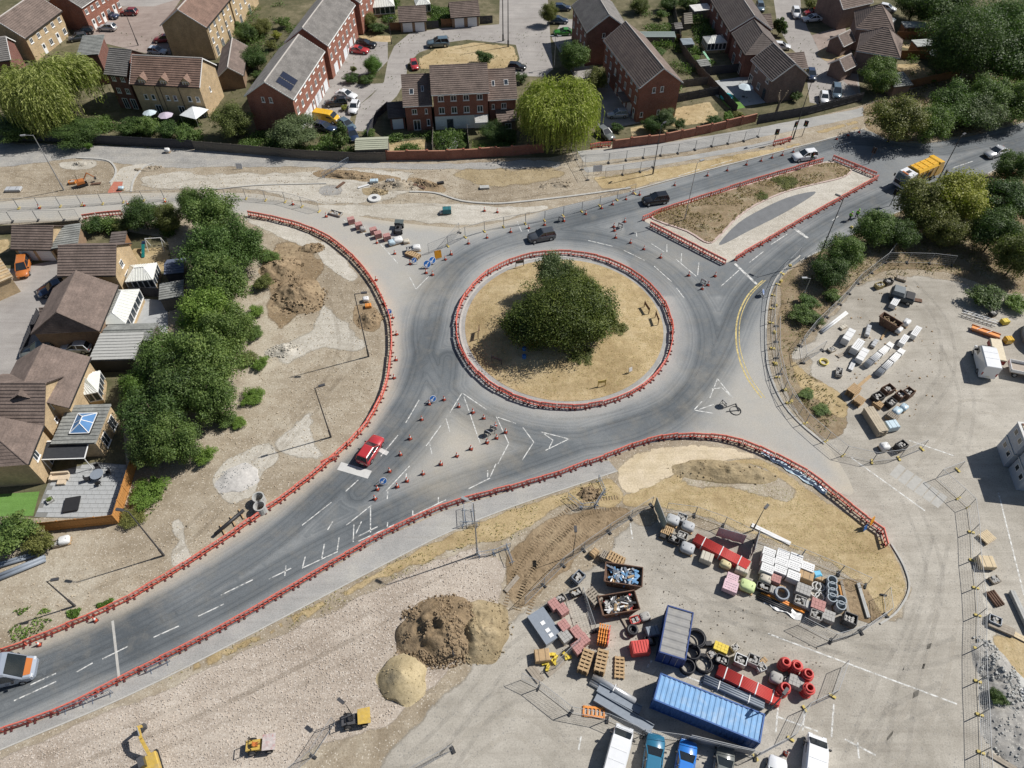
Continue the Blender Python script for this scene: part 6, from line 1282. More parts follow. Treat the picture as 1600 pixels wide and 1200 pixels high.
heras([(1247,402),(1222,428),(1208,462),(1205,505),(1207,545),(1215,590),(1232,630),(1258,662),(1290,690),(1317,712),(1362,722),(1404,717),(1440,702)], 'wire fence panel following the eastern kerb', 'wire fence along the eastern kerb')
heras([(1462,748),(1497,779),(1512,793),(1517,832),(1519,876),(1524,919),(1527,962),(1526,1014),(1527,1065),(1530,1117),(1532,1176),(1535,1230)], 'wire fence panel down the right side of the yard', 'wire fence down the right side'); heras([(1462,748),(1496,735)], 'wire gate panel opened into the yard', 'wire yard gate')
heras([(1316,1042),(1300,1088),(1257,1108),(1235,1155),(1180,1184)], 'wire fence panel right of the blue container', 'wire fence right of the container'); heras([(842,1075),(892,1114),(949,1125),(1004,1149),(1062,1157),(1119,1171),(1180,1184)], 'wire fence panel above the parked cars', 'wire fence above the parked cars', False)
heras([(820,945),(850,915),(880,884),(912,860),(952,832),(1018,790)], 'wire fence panel between the tracked soil and the compound', 'wire fence by the tracked soil', False); heras([(815,1062),(842,1075)], 'wire fence panel left of the timber pallets', 'wire fence left', False); heras([(868,1045),(905,1008)], 'wire fence panel leaning beside the brick packs', 'wire fence inside', False)
heras([(1040,800),(1085,806),(1130,822),(1180,846),(1250,872),(1310,897),(1352,916)], 'wire fence panel behind the wrapped pallets', 'wire fence behind the pallets', False); heras([(1248,976),(1298,1002),(1345,988),(1384,962),(1380,930)], 'wire fence panel round the tip of the materials compound', 'wire fence at the compound tip', False); heras([(909,930),(928,988)], 'wire fence panel left of the lower skip', 'wire fence by the skips', False)
heras([(524,1130),(490,1182),(455,1210)], 'wire fence panel beside the yellow dumper', 'wire fence by the dumper', False); heras([(640,1210),(708,1172)], 'wire fence panel at the bottom edge of the gravel', 'wire fence bottom', False)
heras([(1248,650),(1224,610),(1213,560),(1213,510)], 'wire fence panel on the scrub side of the eastern kerb', 'second wire fence on the scrub bank', False)
# blue pedestrian barriers by the trial hole and the lamp post
M_bblue = mat('barrier_steel_blue', (.24,.29,.36),.5,.15, metal=.4)
def steel_barrier_proto():
 r = empty('steel_crowd_barrier', (0,0,0),0, 'steel barrier', 'barrier'); b = MB()
 for z in (.2,1.05): b.bar((-1.1,0, z),(1.1,0, z),.045)
 for x in (-1.1,1.1): b.bar((x, 0,.1),(x, 0,1.05),.045)
 b.build('frame', M_bblue, r); b = MB()
 for i in range(1,12): x = -1.1 + 2.2 * i / 12; b.bar((x, 0,.2),(x, 0,1.05),.02)
 b.build('bars', M_bblue, r)
 for x in (-.8,.8): b = MB(); b.bar((x, -.3,.04),(x, .3,.04),.05); b.build('foot', M_bblue, r)
 return r
SB = steel_barrier_proto()
def steel_line(pts, label, group):
 P = [G(*p) for p in pts]; k = 0; N_ = sum(max(1, round((b - a).length / 2.3)) for a, b in zip(P[:-1], P[1:]))
 for a, b in zip(P[:-1], P[1:]):
  d = b - a; n = max(1, round(d.length / 2.3))
  for i in range(n): c = a + d * ((i + .5) / n); place(SB, USED, (c.x, c.y, .02), math.atan2(d.y, d.x), '%s %s, counting clockwise' % (nth(k), label) if N_ > 1 else label, group); k += 1
steel_line([(936,752),(944,770),(930,792),(908,794),(890,780)], 'blue-grey steel barrier around the trial hole', 'barriers round the trial hole'); steel_line([(725,792),(727,822),(742,822),(738,795)], 'blue-grey steel barrier around the footpath lamp post', 'barriers round the lamp base'); steel_line([(745,870),(775,865),(792,858),(800,880)], 'blue-grey steel barrier beside the excavated edge', 'barriers at the excavated edge')
for w_, a, b in (('right', (230,1052),(268,1033)),('left', (95,1115),(180,1082))): steel_line([a, b], '%s blue-grey steel barrier behind the southern red barriers' % w_, 'barriers leaning behind the red line')

# street lamps and poles
M_postd = mat('lamp_post_dark', (.06,.06,.065),.5,.1); M_postg = mat('lamp_post_grey', (.34,.35,.36),.5,.1, metal=.4); M_lens = mat('lantern_lens', (.55,.56,.55),.3)
def lamp(label, base, h, arm=(1.2,0), dark=True, r0=.09, double=False, name='street_lamp', head=True):
 p = G(*base); m = M_postd if dark else M_postg; o = empty(name, p, 0, label, 'lamp post' if head else 'pole')
 b = MB(); b.cyl((0,0,0),(0,0,1.4), r0 * 1.5, r0 * 1.5,8); b.build('base_compartment', m, o); b = MB(); b.cyl((0,0,1.3),(0,0, h), r0, r0 * .6,8); b.build('post', m, o)
 for s in ((1,-1) if double else (1,)) if head else ():
  e = Vector((arm[0] * s, arm[1] * s, h + .12)); b = MB(); b.cyl((0,0, h - .05), e, r0 * .5, r0 * .45,6); b.build('arm', m, o); d = Vector((arm[0] * s, arm[1] * s, 0)).normalized()
  b = MB(); b.box(e.x + d.x * .3, e.y + d.y * .3, h + .12,.75,.3,.14, math.atan2(d.y, d.x)); l = b.build('lantern', m, o); b = MB(); b.box(e.x + d.x * .3, e.y + d.y * .3, h + .03,.5,.22,.05, math.atan2(d.y, d.x)); b.build('lens', M_lens, l)
 return o
lamp('dark lamp post on the western dirt nearest the barrier bend', (576,557),11.6,(.9,.1)); lamp('dark lamp post on the dirt above the red hatchback', (517,683),9.6,(.5,.2)); lamp('dark lamp post on the lower left dirt', (256,868),9.6,(-.6,.1)); lamp('tall dark lamp post on the east bank', (1277,408),11.6,(-.5,.4)); lamp('dark lamp post beside the bin lorry', (1462,288),9.2,(.4,.3)); lamp('pale lamp post leaning over the western arm', (100,297),10.4,(-1.2,-.2), False); lamp('dark lamp post on the dry verge above the upper road', (1020,272),9.4,(.4,.4)); lamp('grey lamp post rising from the southern footpath', (746,866),11.0,(-.6,.3), False); lamp('slim grey lamp post in the planted splitter island', (1069,346),11.0,(.5,.3), False, .07); lamp('tall dark lamp post behind the traffic lights', (1239,216),11.5,(.4,.3)); lamp('grey lamp post in the wood at the upper right', (1499,122),9.0,(.6,.1), False); lamp('slim lamp post in the brick courtyard', (216,71),7.5,(.3,-.3)); lamp('slim lamp post beside the estate road bend', (612,69),5.5,(.3,0), True, .06); lamp('twin-headed lamp post beside the townhouse drive', (866,106),6.5,(.5,0), False, .06, True)
lamp('left of two dark poles on the oval dry lawn', (786,64),12, dark=True, head=False, name='telegraph_pole', r0=.12); lamp('right of two dark poles on the oval dry lawn', (794,73),12, dark=True, head=False, name='telegraph_pole', r0=.12); lamp('short lamp post stub near the lower left weeds', (117,947),6.0,(.5,.1)); lamp('small pole lamp on the tracked soil', (895,868),4.8,(0,.3), True, .05); lamp('dark lighting mast rising beside the blue container end', (1194,1118),5.6,(.3,.3), True, .09); lamp('floodlight pole behind the red pipe bundle', (1176,829),4.5,(.2,.2), True, .06); lamp('floodlight pole beside the yellow dumper', (553,1122),4.0,(-.3,.2), True, .05); lamp('red marker post on the edge of the brown soil heap', (709,1028),2.0, head=False, name='marker_post', r0=.08); lamp('grey signal pole at the pipe yard fence', (1253,467),4.0,(-.6,0), False, .06)
# traffic lights
M_green = mat('signal_green', (.02,.25,.12),.3); M_amber = mat('signal_amber', (.5,.25,.02),.3)
def traffic_light(label, u, v, rz, h=3.2):
 o = empty('traffic_light', G(u, v), rz, label, 'traffic light'); b = MB(); b.cyl((0,0,0),(0,0, h),.06, n=8); b.build('post', M_postd, o)
 b = MB(); b.box(0,-.12, h - .55,.75,.04,1.15); hd = b.build('backing_board', M_trim, o); b = MB(); b.box(0,-.2, h - .55,.32,.2,.95); b.build('signal_head', M_trim, o)
 for z, m in ((-.25, M_tail),(-.55, M_amber),(-.85, M_green)): b = MB(); b.cyl((0,-.3, h + z),(0,-.33, h + z),.1, n=10); b.build('signal_lens', m, o)
for a in (('traffic light at the left of the group by the black fence', 1208,226,0),('traffic light in the middle of the group by the black fence', 1236,214,.6),('traffic light at the right of the group by the black fence', 1253,213,-.5),('traffic light inside the splitter island near the white SUV', 1262,262,.5),('traffic light at the right corner of the splitter island', 1357,256,2.4),('traffic light beside the lamp post near the bin lorry', 1466,290,.9),('traffic light at the roadside above the walkers', 1390,322,2.6)): traffic_light(*a)
# signs
M_sblue = mat('sign_blue', (.03,.14,.42),.4,.05); M_swhite = mat('sign_white', (.75,.75,.74),.5,.05); M_sorange = mat('sign_orange', (.75,.33,.02),.5,.05)
def round_sign(label, u, v, rz, r=.45, tilt=-.5, col=None, back=False):
 o = empty('road_sign', G(u, v), rz, label, 'sign'); b = MB()
 for s in (-1,1): b.bar((s * .35,-.25,.03),(s * .3,.15,1.0),.05); b.bar((s * .35,.55,.03),(s * .3,.15,1.0),.05)
 b.bar((-.35,-.25,.05),(.35,-.25,.05),.05); b.build('stand', M_postd if back else M_metalgrey, o)
 c = Vector((0,-.05,.75)); n = Vector((0,-math.cos(tilt),-math.sin(tilt))); b = MB(); b.cyl(c, c + n * .03, r, n=20); d = b.build('sign_disc', M_swhite, o)
 b = MB(); b.cyl(c + n * .03, c + n * .036, r * .9, n=20); b.build('sign_face', col or M_sblue, d)
 up = Vector((0,1,0)).cross(Vector((1,0,0))); t = Vector((1,0,0)); w = n.cross(t); q = c + n * .042; e1 = q + (t * .5 + w * .5) * r; e0 = q - (t * .5 + w * .5) * r
 b = MB(); b.bar(e1, e0,.09 * r / .45,.006, n); b.bar(e0, e0 + t * .5 * r, .09 * r / .45,.006, n); b.bar(e0, e0 + w * .5 * r, .09 * r / .45,.006, n); b.build('arrow', M_swhite, d); return o
round_sign('round blue arrow sign at the top of the south-west island', 677,628,.3); round_sign('round blue arrow sign at the lower end of the south-west island', 600,756,.2); round_sign('left of the two big round blue signs north of the roundabout', 668,418,.3,.6); round_sign('right of the two big round blue signs north of the roundabout', 676,412,.4,.55); round_sign('small blue sign beside the timber pile', 648,412,.2,.4); round_sign('round blue sign just outside the western barrier bend', 609,492,.2,.4)
for u, v, rz, l in ((762,680,2.6, 'left round sign seen from behind on the south-west hatching'),(771,672,2.8, 'right round sign seen from behind on the south-west hatching'),(876,346,2.9, 'cluster sign seen from behind by the northern kerb'),(969,356,2.7, 'sign seen from behind left of the splitter island'),(1098,444,2.5, 'sign seen from behind between cones on the eastern entry'),(1190,462,1.2, 'folded sign lying beside the eastern kerb'),(1130,634,2.2, 'toppled sign beside the eastern hatching')): round_sign(l, u, v, rz, .45, back=True)
def board_sign(label, u, v, rz, w, h, m, z=.6, text=None):
 o = empty('sign_board', G(u, v), rz, label, 'sign'); b = MB(); b.box(0,0, z + h / 2, w, .04, h, 0,-.25); b.build('board', m, o)
 for s in (-1,1): b = MB(); b.bar((s * w * .4,.06,0),(s * w * .4,.12, z + h),.05); b.build('leg', M_metalgrey, o)
 return o
board_sign('orange diversion sign board beside the big blue signs', 685,404,.3,1.1,1.3, M_sorange, .2); board_sign('white site notice board on the wire gate by the willow', 933,272,.05,1.6,1.1, M_swhite); board_sign('white utility cabinet board on the crushed stone', 375,264,0,1.1,1.0, M_swhite, .1); board_sign('yellow sign on the barrier at the lower right corner', 1357,822,.6,.7,1.2, M_sorange, .6); board_sign('blue board seen from behind at the kerb of the lower right', 1350,828,.6,.6,.8, M_sblue, .1); board_sign('small white sign on the roundabout grass at the right', 984,585,.5,.5,.6, M_swhite, .7)
# timber chevron frames on the roundabout
def chevron_frame(label, u, v, rz, m=None, w=1.5, z0=.5):
 p = G(u, v, z0); o = empty('chevron_sign', (p.x, p.y, z0 - .2), rz, label, 'sign')
 for s in (-1,1): b = MB(); b.bar((s * w / 2,0,0),(s * w / 2,0,1.3),.09); b.build('post', m or M_rust, o)
 b = MB(); b.box(0,0,.95, w + .1,.05,.5); b.build('board', m or M_rust, o)
chevron_frame('rusty sign frame at the right of the roundabout, upper of two', 1010,484,1.9); chevron_frame('rusty sign frame at the right of the roundabout, lower of two', 1026,500,1.7); chevron_frame('sign frame at the left of the roundabout tree', 748,522,1.5); chevron_frame('dark sign frame at the lower left of the roundabout', 776,566,-.5, M_postd); chevron_frame('thin sign frame at the upper left of the roundabout', 812,415,.2, M_postd, 1.2); chevron_frame('yellow post frame at the bottom of the roundabout', 940,602,.2, M_blockY, 1.0)
for u, v, l in ((819,548, 'upper blue drum in the shade of the roundabout tree'),(819,560, 'lower blue drum in the shade of the roundabout tree')): o = empty('drum', (*G2(u, v, .5),.6),0, l, 'drum'); b = MB(); b.lathe([(.25,0),(.28,.05),(.28,.55),(.22,.6)], n=12); b.build('body', M_sblue, o); b = MB(); b.lathe([(.2,.6),(.2,.64)], n=12); b.build('lid', M_sblue, o)
# two walkers in green high-visibility coats
M_hivis = mat('hi_vis_green', (.25,.62,.06),.6); M_dtrous = mat('dark_trousers', (.03,.035,.05),.9); M_skin = mat('skin', (.45,.28,.2),.6)
def skin_obj(name, pts, edges, radii, m, parent):
 me = bpy.data.meshes.new(name); me.from_pydata(pts, edges, []); me.materials.append(m); o = link(name, me, parent); o.modifiers.new('skin', 'SKIN'); sv = me.skin_vertices[0].data
 for i, r in enumerate(radii): sv[i].radius = (r, r)
 sv[0].use_root = True; s = o.modifiers.new('sub', 'SUBSURF'); s.levels = 1; s.render_levels = 1; return o
def walker(label, u, v, rz, stride):
 o = empty('person', G(u, v), rz, label, 'person'); s = stride
 body = skin_obj('body', [(0,0,.95),(0,0,1.2),(0,0,1.42),(0,0,1.52),(.02,0,1.62),(.03,0,1.74),(-.02,.2,1.4),(-.1 * s, .27,1.12),(.12 * s, .26,.9),(.16 * s, .26,.8),(-.02,-.2,1.4),(.1 * s, -.27,1.12),(.24 * s, -.26,.92),(.3 * s, -.25,.84),(0,.1,.9),(.15 * s, .1,.5),(.08 * s, .1,.08),(.22 * s, .1,.04),(0,-.1,.9),(-.05 * s, -.1,.5),(-.3 * s, -.1,.12),(-.18 * s, -.1,.05)],
  [(0,1),(1,2),(2,3),(3,4),(4,5),(2,6),(6,7),(7,8),(8,9),(2,10),(10,11),(11,12),(12,13),(0,14),(14,15),(15,16),(16,17),(0,18),(18,19),(19,20),(20,21)], [.14,.13,.13,.06,.09,.09,.065,.05,.042,.04,.065,.05,.042,.04,.09,.065,.045,.045,.09,.065,.045,.045], M_skin, o)
 skin_obj('jacket', [(0,0,.92),(0,0,1.2),(0,0,1.43),(-.02,.2,1.41),(-.1 * s, .27,1.12),(.1 * s, .26,.93),(-.02,-.2,1.41),(.1 * s, -.27,1.12),(.22 * s, -.26,.95)], [(0,1),(1,2),(2,3),(3,4),(4,5),(2,6),(6,7),(7,8)], [.19,.18,.16,.085,.075,.06,.085,.075,.06], M_hivis, o)
 skin_obj('trousers', [(0,0,.95),(0,.1,.88),(.15 * s, .1,.5),(.08 * s, .1,.12),(0,-.1,.88),(-.05 * s, -.1,.5),(-.28 * s, -.1,.15)], [(0,1),(1,2),(2,3),(0,4),(4,5),(5,6)], [.16,.11,.085,.07,.11,.085,.07], M_dtrous, o)
 b = MB(); b.lathe([(.13,0),(.135,.02),(.12,.09),(.06,.14),(.01,.15)], (.03,0,1.72),10); b.build('helmet', M_hivis, o)
walker('left walker in green high-visibility coat beside the right-hand road', 1326,345,.5,1.0); walker('right walker in green high-visibility coat beside the right-hand road', 1337,341,.6,-1.0)
# paired white pipes and sandbags by the eastern kerb
for i, (u, v) in enumerate([(1234,416),(1220,440),(1212,478),(1210,520),(1212,570),(1226,610),(1236,628),(1306,372),(1330,356)]):
 o = empty('ballast_block', G(u, v), i * .7, '%s yellow ballast block along the eastern kerb fence' % ('third', 'fourth', 'fifth', 'sixth', 'seventh', 'eighth', 'lowest', 'second', 'topmost')[i], 'block', 'ballast blocks by the eastern kerb'); b = MB(); b.loft([[(-.25,-.2,0),(.25,-.2,0),(.25,.2,0),(-.25,.2,0)], [(-.2,-.16,.3),(.2,-.16,.3),(.2,.16,.3),(-.2,.16,.3)]]); b.build('body', M_blockY, o); b = MB(); b.torus((0,0,.3),.1,.03, 'X', 10,5); b.build('handle', M_blockY, o)
# ================================================================== SITE COMPOUND AND YARD MATERIALS
M_wrap = mat('white_plastic_wrap', (.66,.66,.65),.4,.1,3.0); M_print = mat('dark_print', (.12,.12,.13),.7); M_pallet = mat('pallet_wood', (.42,.29,.16),.85,.2,4.0); M_palletg = mat('grey_pallet_wood', (.30,.26,.21),.9,.2,4.0)
M_conc = mat('precast_concrete', (.40,.40,.38),.9,.15,3.0); M_brickp = mat('red_block_pack', (.42,.22,.20),.85,.2,5.0); M_greypack = mat('grey_block_pack', (.36,.35,.33),.85,.15,5.0); M_redpipe = mat('red_duct_plastic', (.55,.07,.06),.5,.08); M_bluegrey = mat('grey_duct_plastic', (.22,.25,.29),.5,.1); M_silver = mat('silver_duct', (.55,.56,.57),.35,.1, metal=.5); M_blackp = mat('black_duct_plastic', (.03,.03,.033),.5,.15); M_tarp = mat('tarpaulin_grey', (.40,.41,.42),.6,.12,2.0); M_beige = mat('beige_cover', (.50,.46,.38),.7,.1); M_lime = mat('lime_bag', (.52,.62,.30),.7,.15,3.0); M_pinkb = mat('pink_bag', (.60,.42,.46),.7,.2,4.0); M_bluetarp = mat('blue_tarp', (.12,.42,.62),.5); M_ltblue = mat('pale_blue_wrap', (.45,.56,.62),.4,.12,2.5); M_orangep = mat('orange_pipe', (.70,.26,.05),.5,.1)
def at_top(u, v, h): p = G(u, v, h); return (p.x, p.y, .02)
def pallet_parts(root, w, d, m=None):
 b = MB()
 for y in (-d * .42,0, d * .42): b.box(0, y, .05, w, .1,.1)
 b.build('pallet_bearer', m or M_pallet, root); b = MB()
 for i in range(6): b.box(-w / 2 + w * (i + .5) / 6,0,.115, w / 6 * .7, d, .025)
 b.build('pallet_deck', m or M_pallet, root)
def pack(label, u, v, w, d, h, rz, m, kind='block', name='pallet_load', cat='pallet load', group=None, m2=None):
 o = empty(name, at_top(u, v, h), rz, label, cat, group); pallet_parts(o, w, d); H = h
 if kind == 'block':
  b = MB(); b.loft([[(-w / 2,-d / 2,.13),(w / 2,-d / 2,.13),(w / 2, d / 2,.13),(-w / 2, d / 2,.13)], [(-w / 2,-d / 2, H - .06),(w / 2,-d / 2, H - .06),(w / 2, d / 2, H - .06),(-w / 2, d / 2, H - .06)], [(-w / 2 + .06,-d / 2 + .06, H),(w / 2 - .06,-d / 2 + .06, H),(w / 2 - .06, d / 2 - .06, H),(-w / 2 + .06, d / 2 - .06, H)]]); b.build('wrapped_load', m, o)
  for x in (-w * .22, w * .22): b = MB(); b.box(x, 0, H + .004,.03, d + .02,.012); b.build('strap', M_trim, o)
 elif kind == 'print':
  b = MB(); b.bb(-w / 2, w / 2,-d / 2, d / 2,.13, H); b.build('wrapped_load', m, o); b = MB()
  for r in range(3):
   x = -w * .38
   while x < w * .34: l = random.uniform(.08,.22); b.bb(x, x + l, -d * .3 + r * d * .24,-d * .3 + r * d * .24 + .05, H + .001, H + .005); x += l + .07
  b.build('printed_marks', m2 or M_print, o); tag(bpy.data.objects[o.children[-1].name], kind='stuff')
 elif kind == 'bricks':
  nx, ny = 4,3
  for i in range(nx):
   for j in range(ny): b = MB(); b.box(-w / 2 + w * (i + .5) / nx, -d / 2 + d * (j + .5) / ny, (H + .13) / 2, w / nx * .94, d / ny * .94, H - .13 - random.uniform(0,.05)); b.build('block_stack', m if (i + j) % 4 else (m2 or m), o)
 elif kind == 'bag':
  b = MB(); b.loft([[(x * w / 2 * k, y * d / 2 * k, z) for x, y in ((-1,-.7),(-.7,-1),(.7,-1),(1,-.7),(1,.7),(.7,1),(-.7,1),(-1,.7))] for k, z in ((.85,.13),(1.02,.13 + (H - .13) * .4),(.98, H * .85),(.7, H))]); b.build('bulk_bag', m, o, True)
  for s in (-1,1): b = MB(); b.torus((s * w * .3,0, H),.12,.025, 'X', 10,4); b.build('lifting_loop', m, o)
 elif kind == 'pallets':
  n = int((H) / .15)
  for k in range(1, n):
   b = MB()
   for y in (-d * .42,0, d * .42): b.box(0, y, .05 + k * .15, w, .1,.09)
   for i in range(6): b.box(-w / 2 + w * (i + .5) / 6,0,.115 + k * .15, w / 6 * .62, d, .025)
   b.build('stacked_pallet', m, o, loc=(random.uniform(-.04,.04), random.uniform(-.04,.04),0))
 elif kind == 'crate':
  t = .07
  for x0, x1, y0, y1 in ((-w/2, w/2,-d/2,-d/2 + t),(-w/2, w/2, d/2 - t, d/2),(-w/2,-w/2 + t, -d/2, d/2),(w/2 - t, w/2,-d/2, d/2)): b = MB(); b.bb(x0, x1, y0, y1,.13, H); b.build('crate_side', m, o)
  b = MB(); random.seed(int(u));
  for _ in range(9): b.box(random.uniform(-w * .3, w * .3), random.uniform(-d * .3, d * .3), H * .7 + random.uniform(-.1,.15),.3,.22,.2, random.uniform(0,3), random.uniform(-.4,.4))
  q = b.build('contents', m2 or M_greypack, o); tag(q, kind='stuff')
 return o
AZ = heading(1100,870,40,16,0)      # the compound's stacking direction
Zt = lambda x, y: (1180 + x / 7.273,830 + y / 7.273)
for (x, y), l in zip([(160,235),(320,255),(470,300),(150,320),(300,345),(445,390),(140,420),(290,430),(440,500),(600,400)], ['back left corner', 'back row second', 'back row third', 'second row left', 'second row middle', 'second row right', 'third row left', 'third row middle', 'third row right', 'far right end beside the plywood sheet']):
 u, v = Zt(x, y); pack('white wrapped pallet with dark print, %s of the block' % l, u, v, 1.32,.98,1.15, AZ, M_wrap, 'print', 'wrapped_pallet', group='white wrapped pallets')
for x, y, w, d, h, m, k, l in [(125,525,1.2,1.0,.9, M_beige, 'bag', 'cream bulk bag below the white wrapped pallets'),(240,535,1.0,.9,.9, M_brickp, 'bricks', 'pink-red block pack below the white wrapped pallets'),(95,630,1.4,.9,.7, M_blackp, 'crate', 'black crate left of the orange pipes'),(215,665,.8,.9,.6, M_greypack, 'block', 'small grey block pack above the orange pipes'),(555,655,1.5,1.2,1.0, M_greypack, 'bricks', 'pale grey kerb pack in the middle of the compound'),(585,490,1.5,1.2,1.0, M_pallet, 'block', 'plywood topped stack beside the white wrapped pallets'),(520,785,1.2,1.0,.8, M_greypack, 'crate', 'open crate of grey fittings beside the kerb pack'),(720,830,1.4,1.2,1.0, M_brickp, 'bricks', 'pinkish block pack beside the concrete rings'),(700,945,1.2,1.0,.9, M_greypack, 'crate', 'grey pack with open wrapping at the compound front'),(840,955,1.2,1.1,.9, M_greypack, 'bricks', 'grey block pack right at the compound front'),(1090,985,1.3,1.1,1.2, M_steel, 'crate', 'tall dark steel stillage at the compound front'),(600,830,.9,.9,.7, M_conc, 'block', 'grey concrete pack left of the pinkish one'),(720,525,1.5,.5,.5, M_pallet, 'block', 'low timber stack beside the blue tarp'),(310,640,.7,.5,.5, M_pallet, 'block', 'small timber pack near the orange pipes')]:
 pack(l, *Zt(x, y), w, d, h, AZ, m, k)
o = empty('tarpaulin', (*G2(*Zt(700,480),.6),.5),.3, 'bright blue tarpaulin bundle beside the plywood stack', 'tarpaulin'); b = MB(); b.loft([[(-.5 * k, -.4 * k, z),(.5 * k, -.4 * k, z),(.6 * k, .3 * k, z),(-.4 * k, .4 * k, z)] for k, z in ((1,-.48),(1,.0),(.6,.2))]); b.build('bundle', M_bluetarp, o)
def rings(label, u, v, n, R=.6, h=.5, m=None, name='concrete_ring_stack'):
 H = n * h; o = empty(name, at_top(u, v, H),0, label, 'concrete rings')
 for k in range(n): b = MB(); b.pipe((0,0, k * h + .01),(0,0,(k + 1) * h - .02), R, R * .8,16); b.build('ring', m or M_conc, o)
for i, (x, y, n) in enumerate([(880,550,2),(880,620,2),(885,690,2),(880,750,2),(985,780,2),(980,840,2)]): rings('blue-grey chamber ring stack, number %s counted from the fence' % ('one', 'two', 'three', 'four', 'five', 'six')[i], *Zt(x, y), n, .52,.5, mat('blue_grey_concrete', (.33,.37,.40),.8))
for i, (x, y) in enumerate([(700,620),(740,632),(680,695),(735,740)]): rings('white-edged chamber ring, %s of the group left of the blue-grey stacks' % ('upper left', 'upper right', 'lower left', 'lower right')[i], *Zt(x, y),1,.5,.35, mat('pale_concrete', (.55,.55,.53),.8))
rings('dark blue-grey drum ring near the orange pipes', *Zt(310,700),1,.75,.8, M_bluegrey)
rings('first of two concrete manhole rings on the lower left dirt', 403,776,2,.7,.6); rings('second of two concrete manhole rings, nearer the barrier', 405,790,2,.7,.6)
def pipes(label, a, b, r, cols, rows, m, z=.05, name='pipe_bundle', straps=3, strap_m=None, hollow=True):
 A = G(*a); B = G(*b); d = B - A; L = d.length; o = empty(name, (A.x, A.y, 0), math.atan2(d.y, d.x), label, 'pipes')
 mb = MB();
 if cols * rows <= 24: (mb.pipe if hollow else mb.cyl)((0,0,0),(L, 0,0), r, *( (r * .82,10) if hollow else (r, 10)))
 else: mb.cyl((0,0,0),(L, 0,0), r, r, 8)
 me = mb.mesh('pipe', m, True)
 for j in range(rows):
  for i in range(cols): link('pipe', me, o, (random.uniform(-.05,.05),(i - (cols - 1) / 2) * r * 2.02, z + r + j * r * 2.02))
 for k in range(straps):
  mb = MB(); x = L * (k + .5) / straps; w = cols * r * 2.02; h = rows * r * 2.02
  mb.box(x, 0, z + h + .02,.1, w + .06,.03); mb.box(x, w / 2 + .02, z + h / 2,.1,.03, h); mb.box(x, -w / 2 - .02, z + h / 2,.1,.03, h); mb.build('strap', strap_m or M_wrap, o)
 return o
pipes('big red duct bundle with white straps behind the bag pallets', (1083,846),(1166,890),.065,9,8, M_redpipe, straps=3); pipes('long red duct bundle above the blue container', (1119,1050),(1216,1098),.065,9,6, M_redpipe, straps=4); pipes('grey duct bundle between red ducts and blue container', (1099,1062),(1193,1103),.11,4,2, M_bluegrey, straps=2); pipes('pair of orange pipes lying beside the tarpaulin', (1190,926),(1257,957),.12,2,1, M_orangep, straps=0); pipes('dark blue pipes beside the orange pair', (1183,932),(1236,955),.11,3,1, M_blackp, straps=0)
pipes('long white pipe bundle, left of the two in the pipe yard', (1352,574),(1390,542),.1,4,4, M_wrap, strap_m=M_blackp, straps=3); pipes('long white pipe bundle, right of the two in the pipe yard', (1370,588),(1407,552),.1,4,4, M_wrap, strap_m=M_blackp, straps=3); pipes('pair of long white pipes beside the pipe yard fence', (1283,520),(1322,490),.16,2,1, M_wrap, straps=0); pipes('black pipe on timber bearers on the lower left dirt', (337,838),(382,800),.2,1,1, M_blackp, .2, straps=0); pipes('long grey pipes at the lower left border', (-20,912),(72,874),.22,2,1, M_bluegrey, straps=0); pipes('grey pipes behind the long ones at the lower left border', (-10,888),(60,866),.18,2,1, M_bluegrey, straps=0)
pipes('large silver duct at the compound left of the container', (926,1058),(993,1098),.32,1,1, M_silver, straps=1); pipes('slim silver pipe beside the large silver duct', (922,1066),(990,1105),.14,2,1, M_silver, straps=1)
for x in (.25,.6,.9):
 A = G(337,838); B = G(382,800); c = A + (B - A) * x; o = empty('timber_bearer', c, 2.2, '%s timber bearer under the black pipe on the dirt' % {.25: 'left', .6: 'middle', .9: 'right'}[x], 'timber', 'bearers under the black pipe'); b = MB(); b.box(0,0,.1,1.5,.15,.18); b.build('baulk', M_pallet, o)
def trunking(label, a, b, w, h, m, z=.05):
 A = G(*a); B = G(*b); d = B - A; L = d.length; o = empty('steel_trunking', (A.x, A.y, 0), math.atan2(d.y, d.x), label, 'steel section')
 mb = MB(); mb.bb(0, L, -w / 2, w / 2, z, z + .05); mb.build('base_plate', m, o)
 for s in (-1,1): mb = MB(); mb.bb(0, L, s * w / 2 - .03, s * w / 2 + .03, z + .05, z + h); mb.build('flange', m, o)
 mb = MB(); mb.bb(0, L, -w / 2 + .05, w / 2 - .05, z + h * .6, z + h * .66); mb.build('lid', m, o)
trunking('upper grey steel trunking left of the blue container', (934,1076),(1000,1112),.8,.5, M_bluegrey); trunking('long lower grey steel trunking left of the blue container', (930,1090),(1018,1142),.9,.5, M_bluegrey)
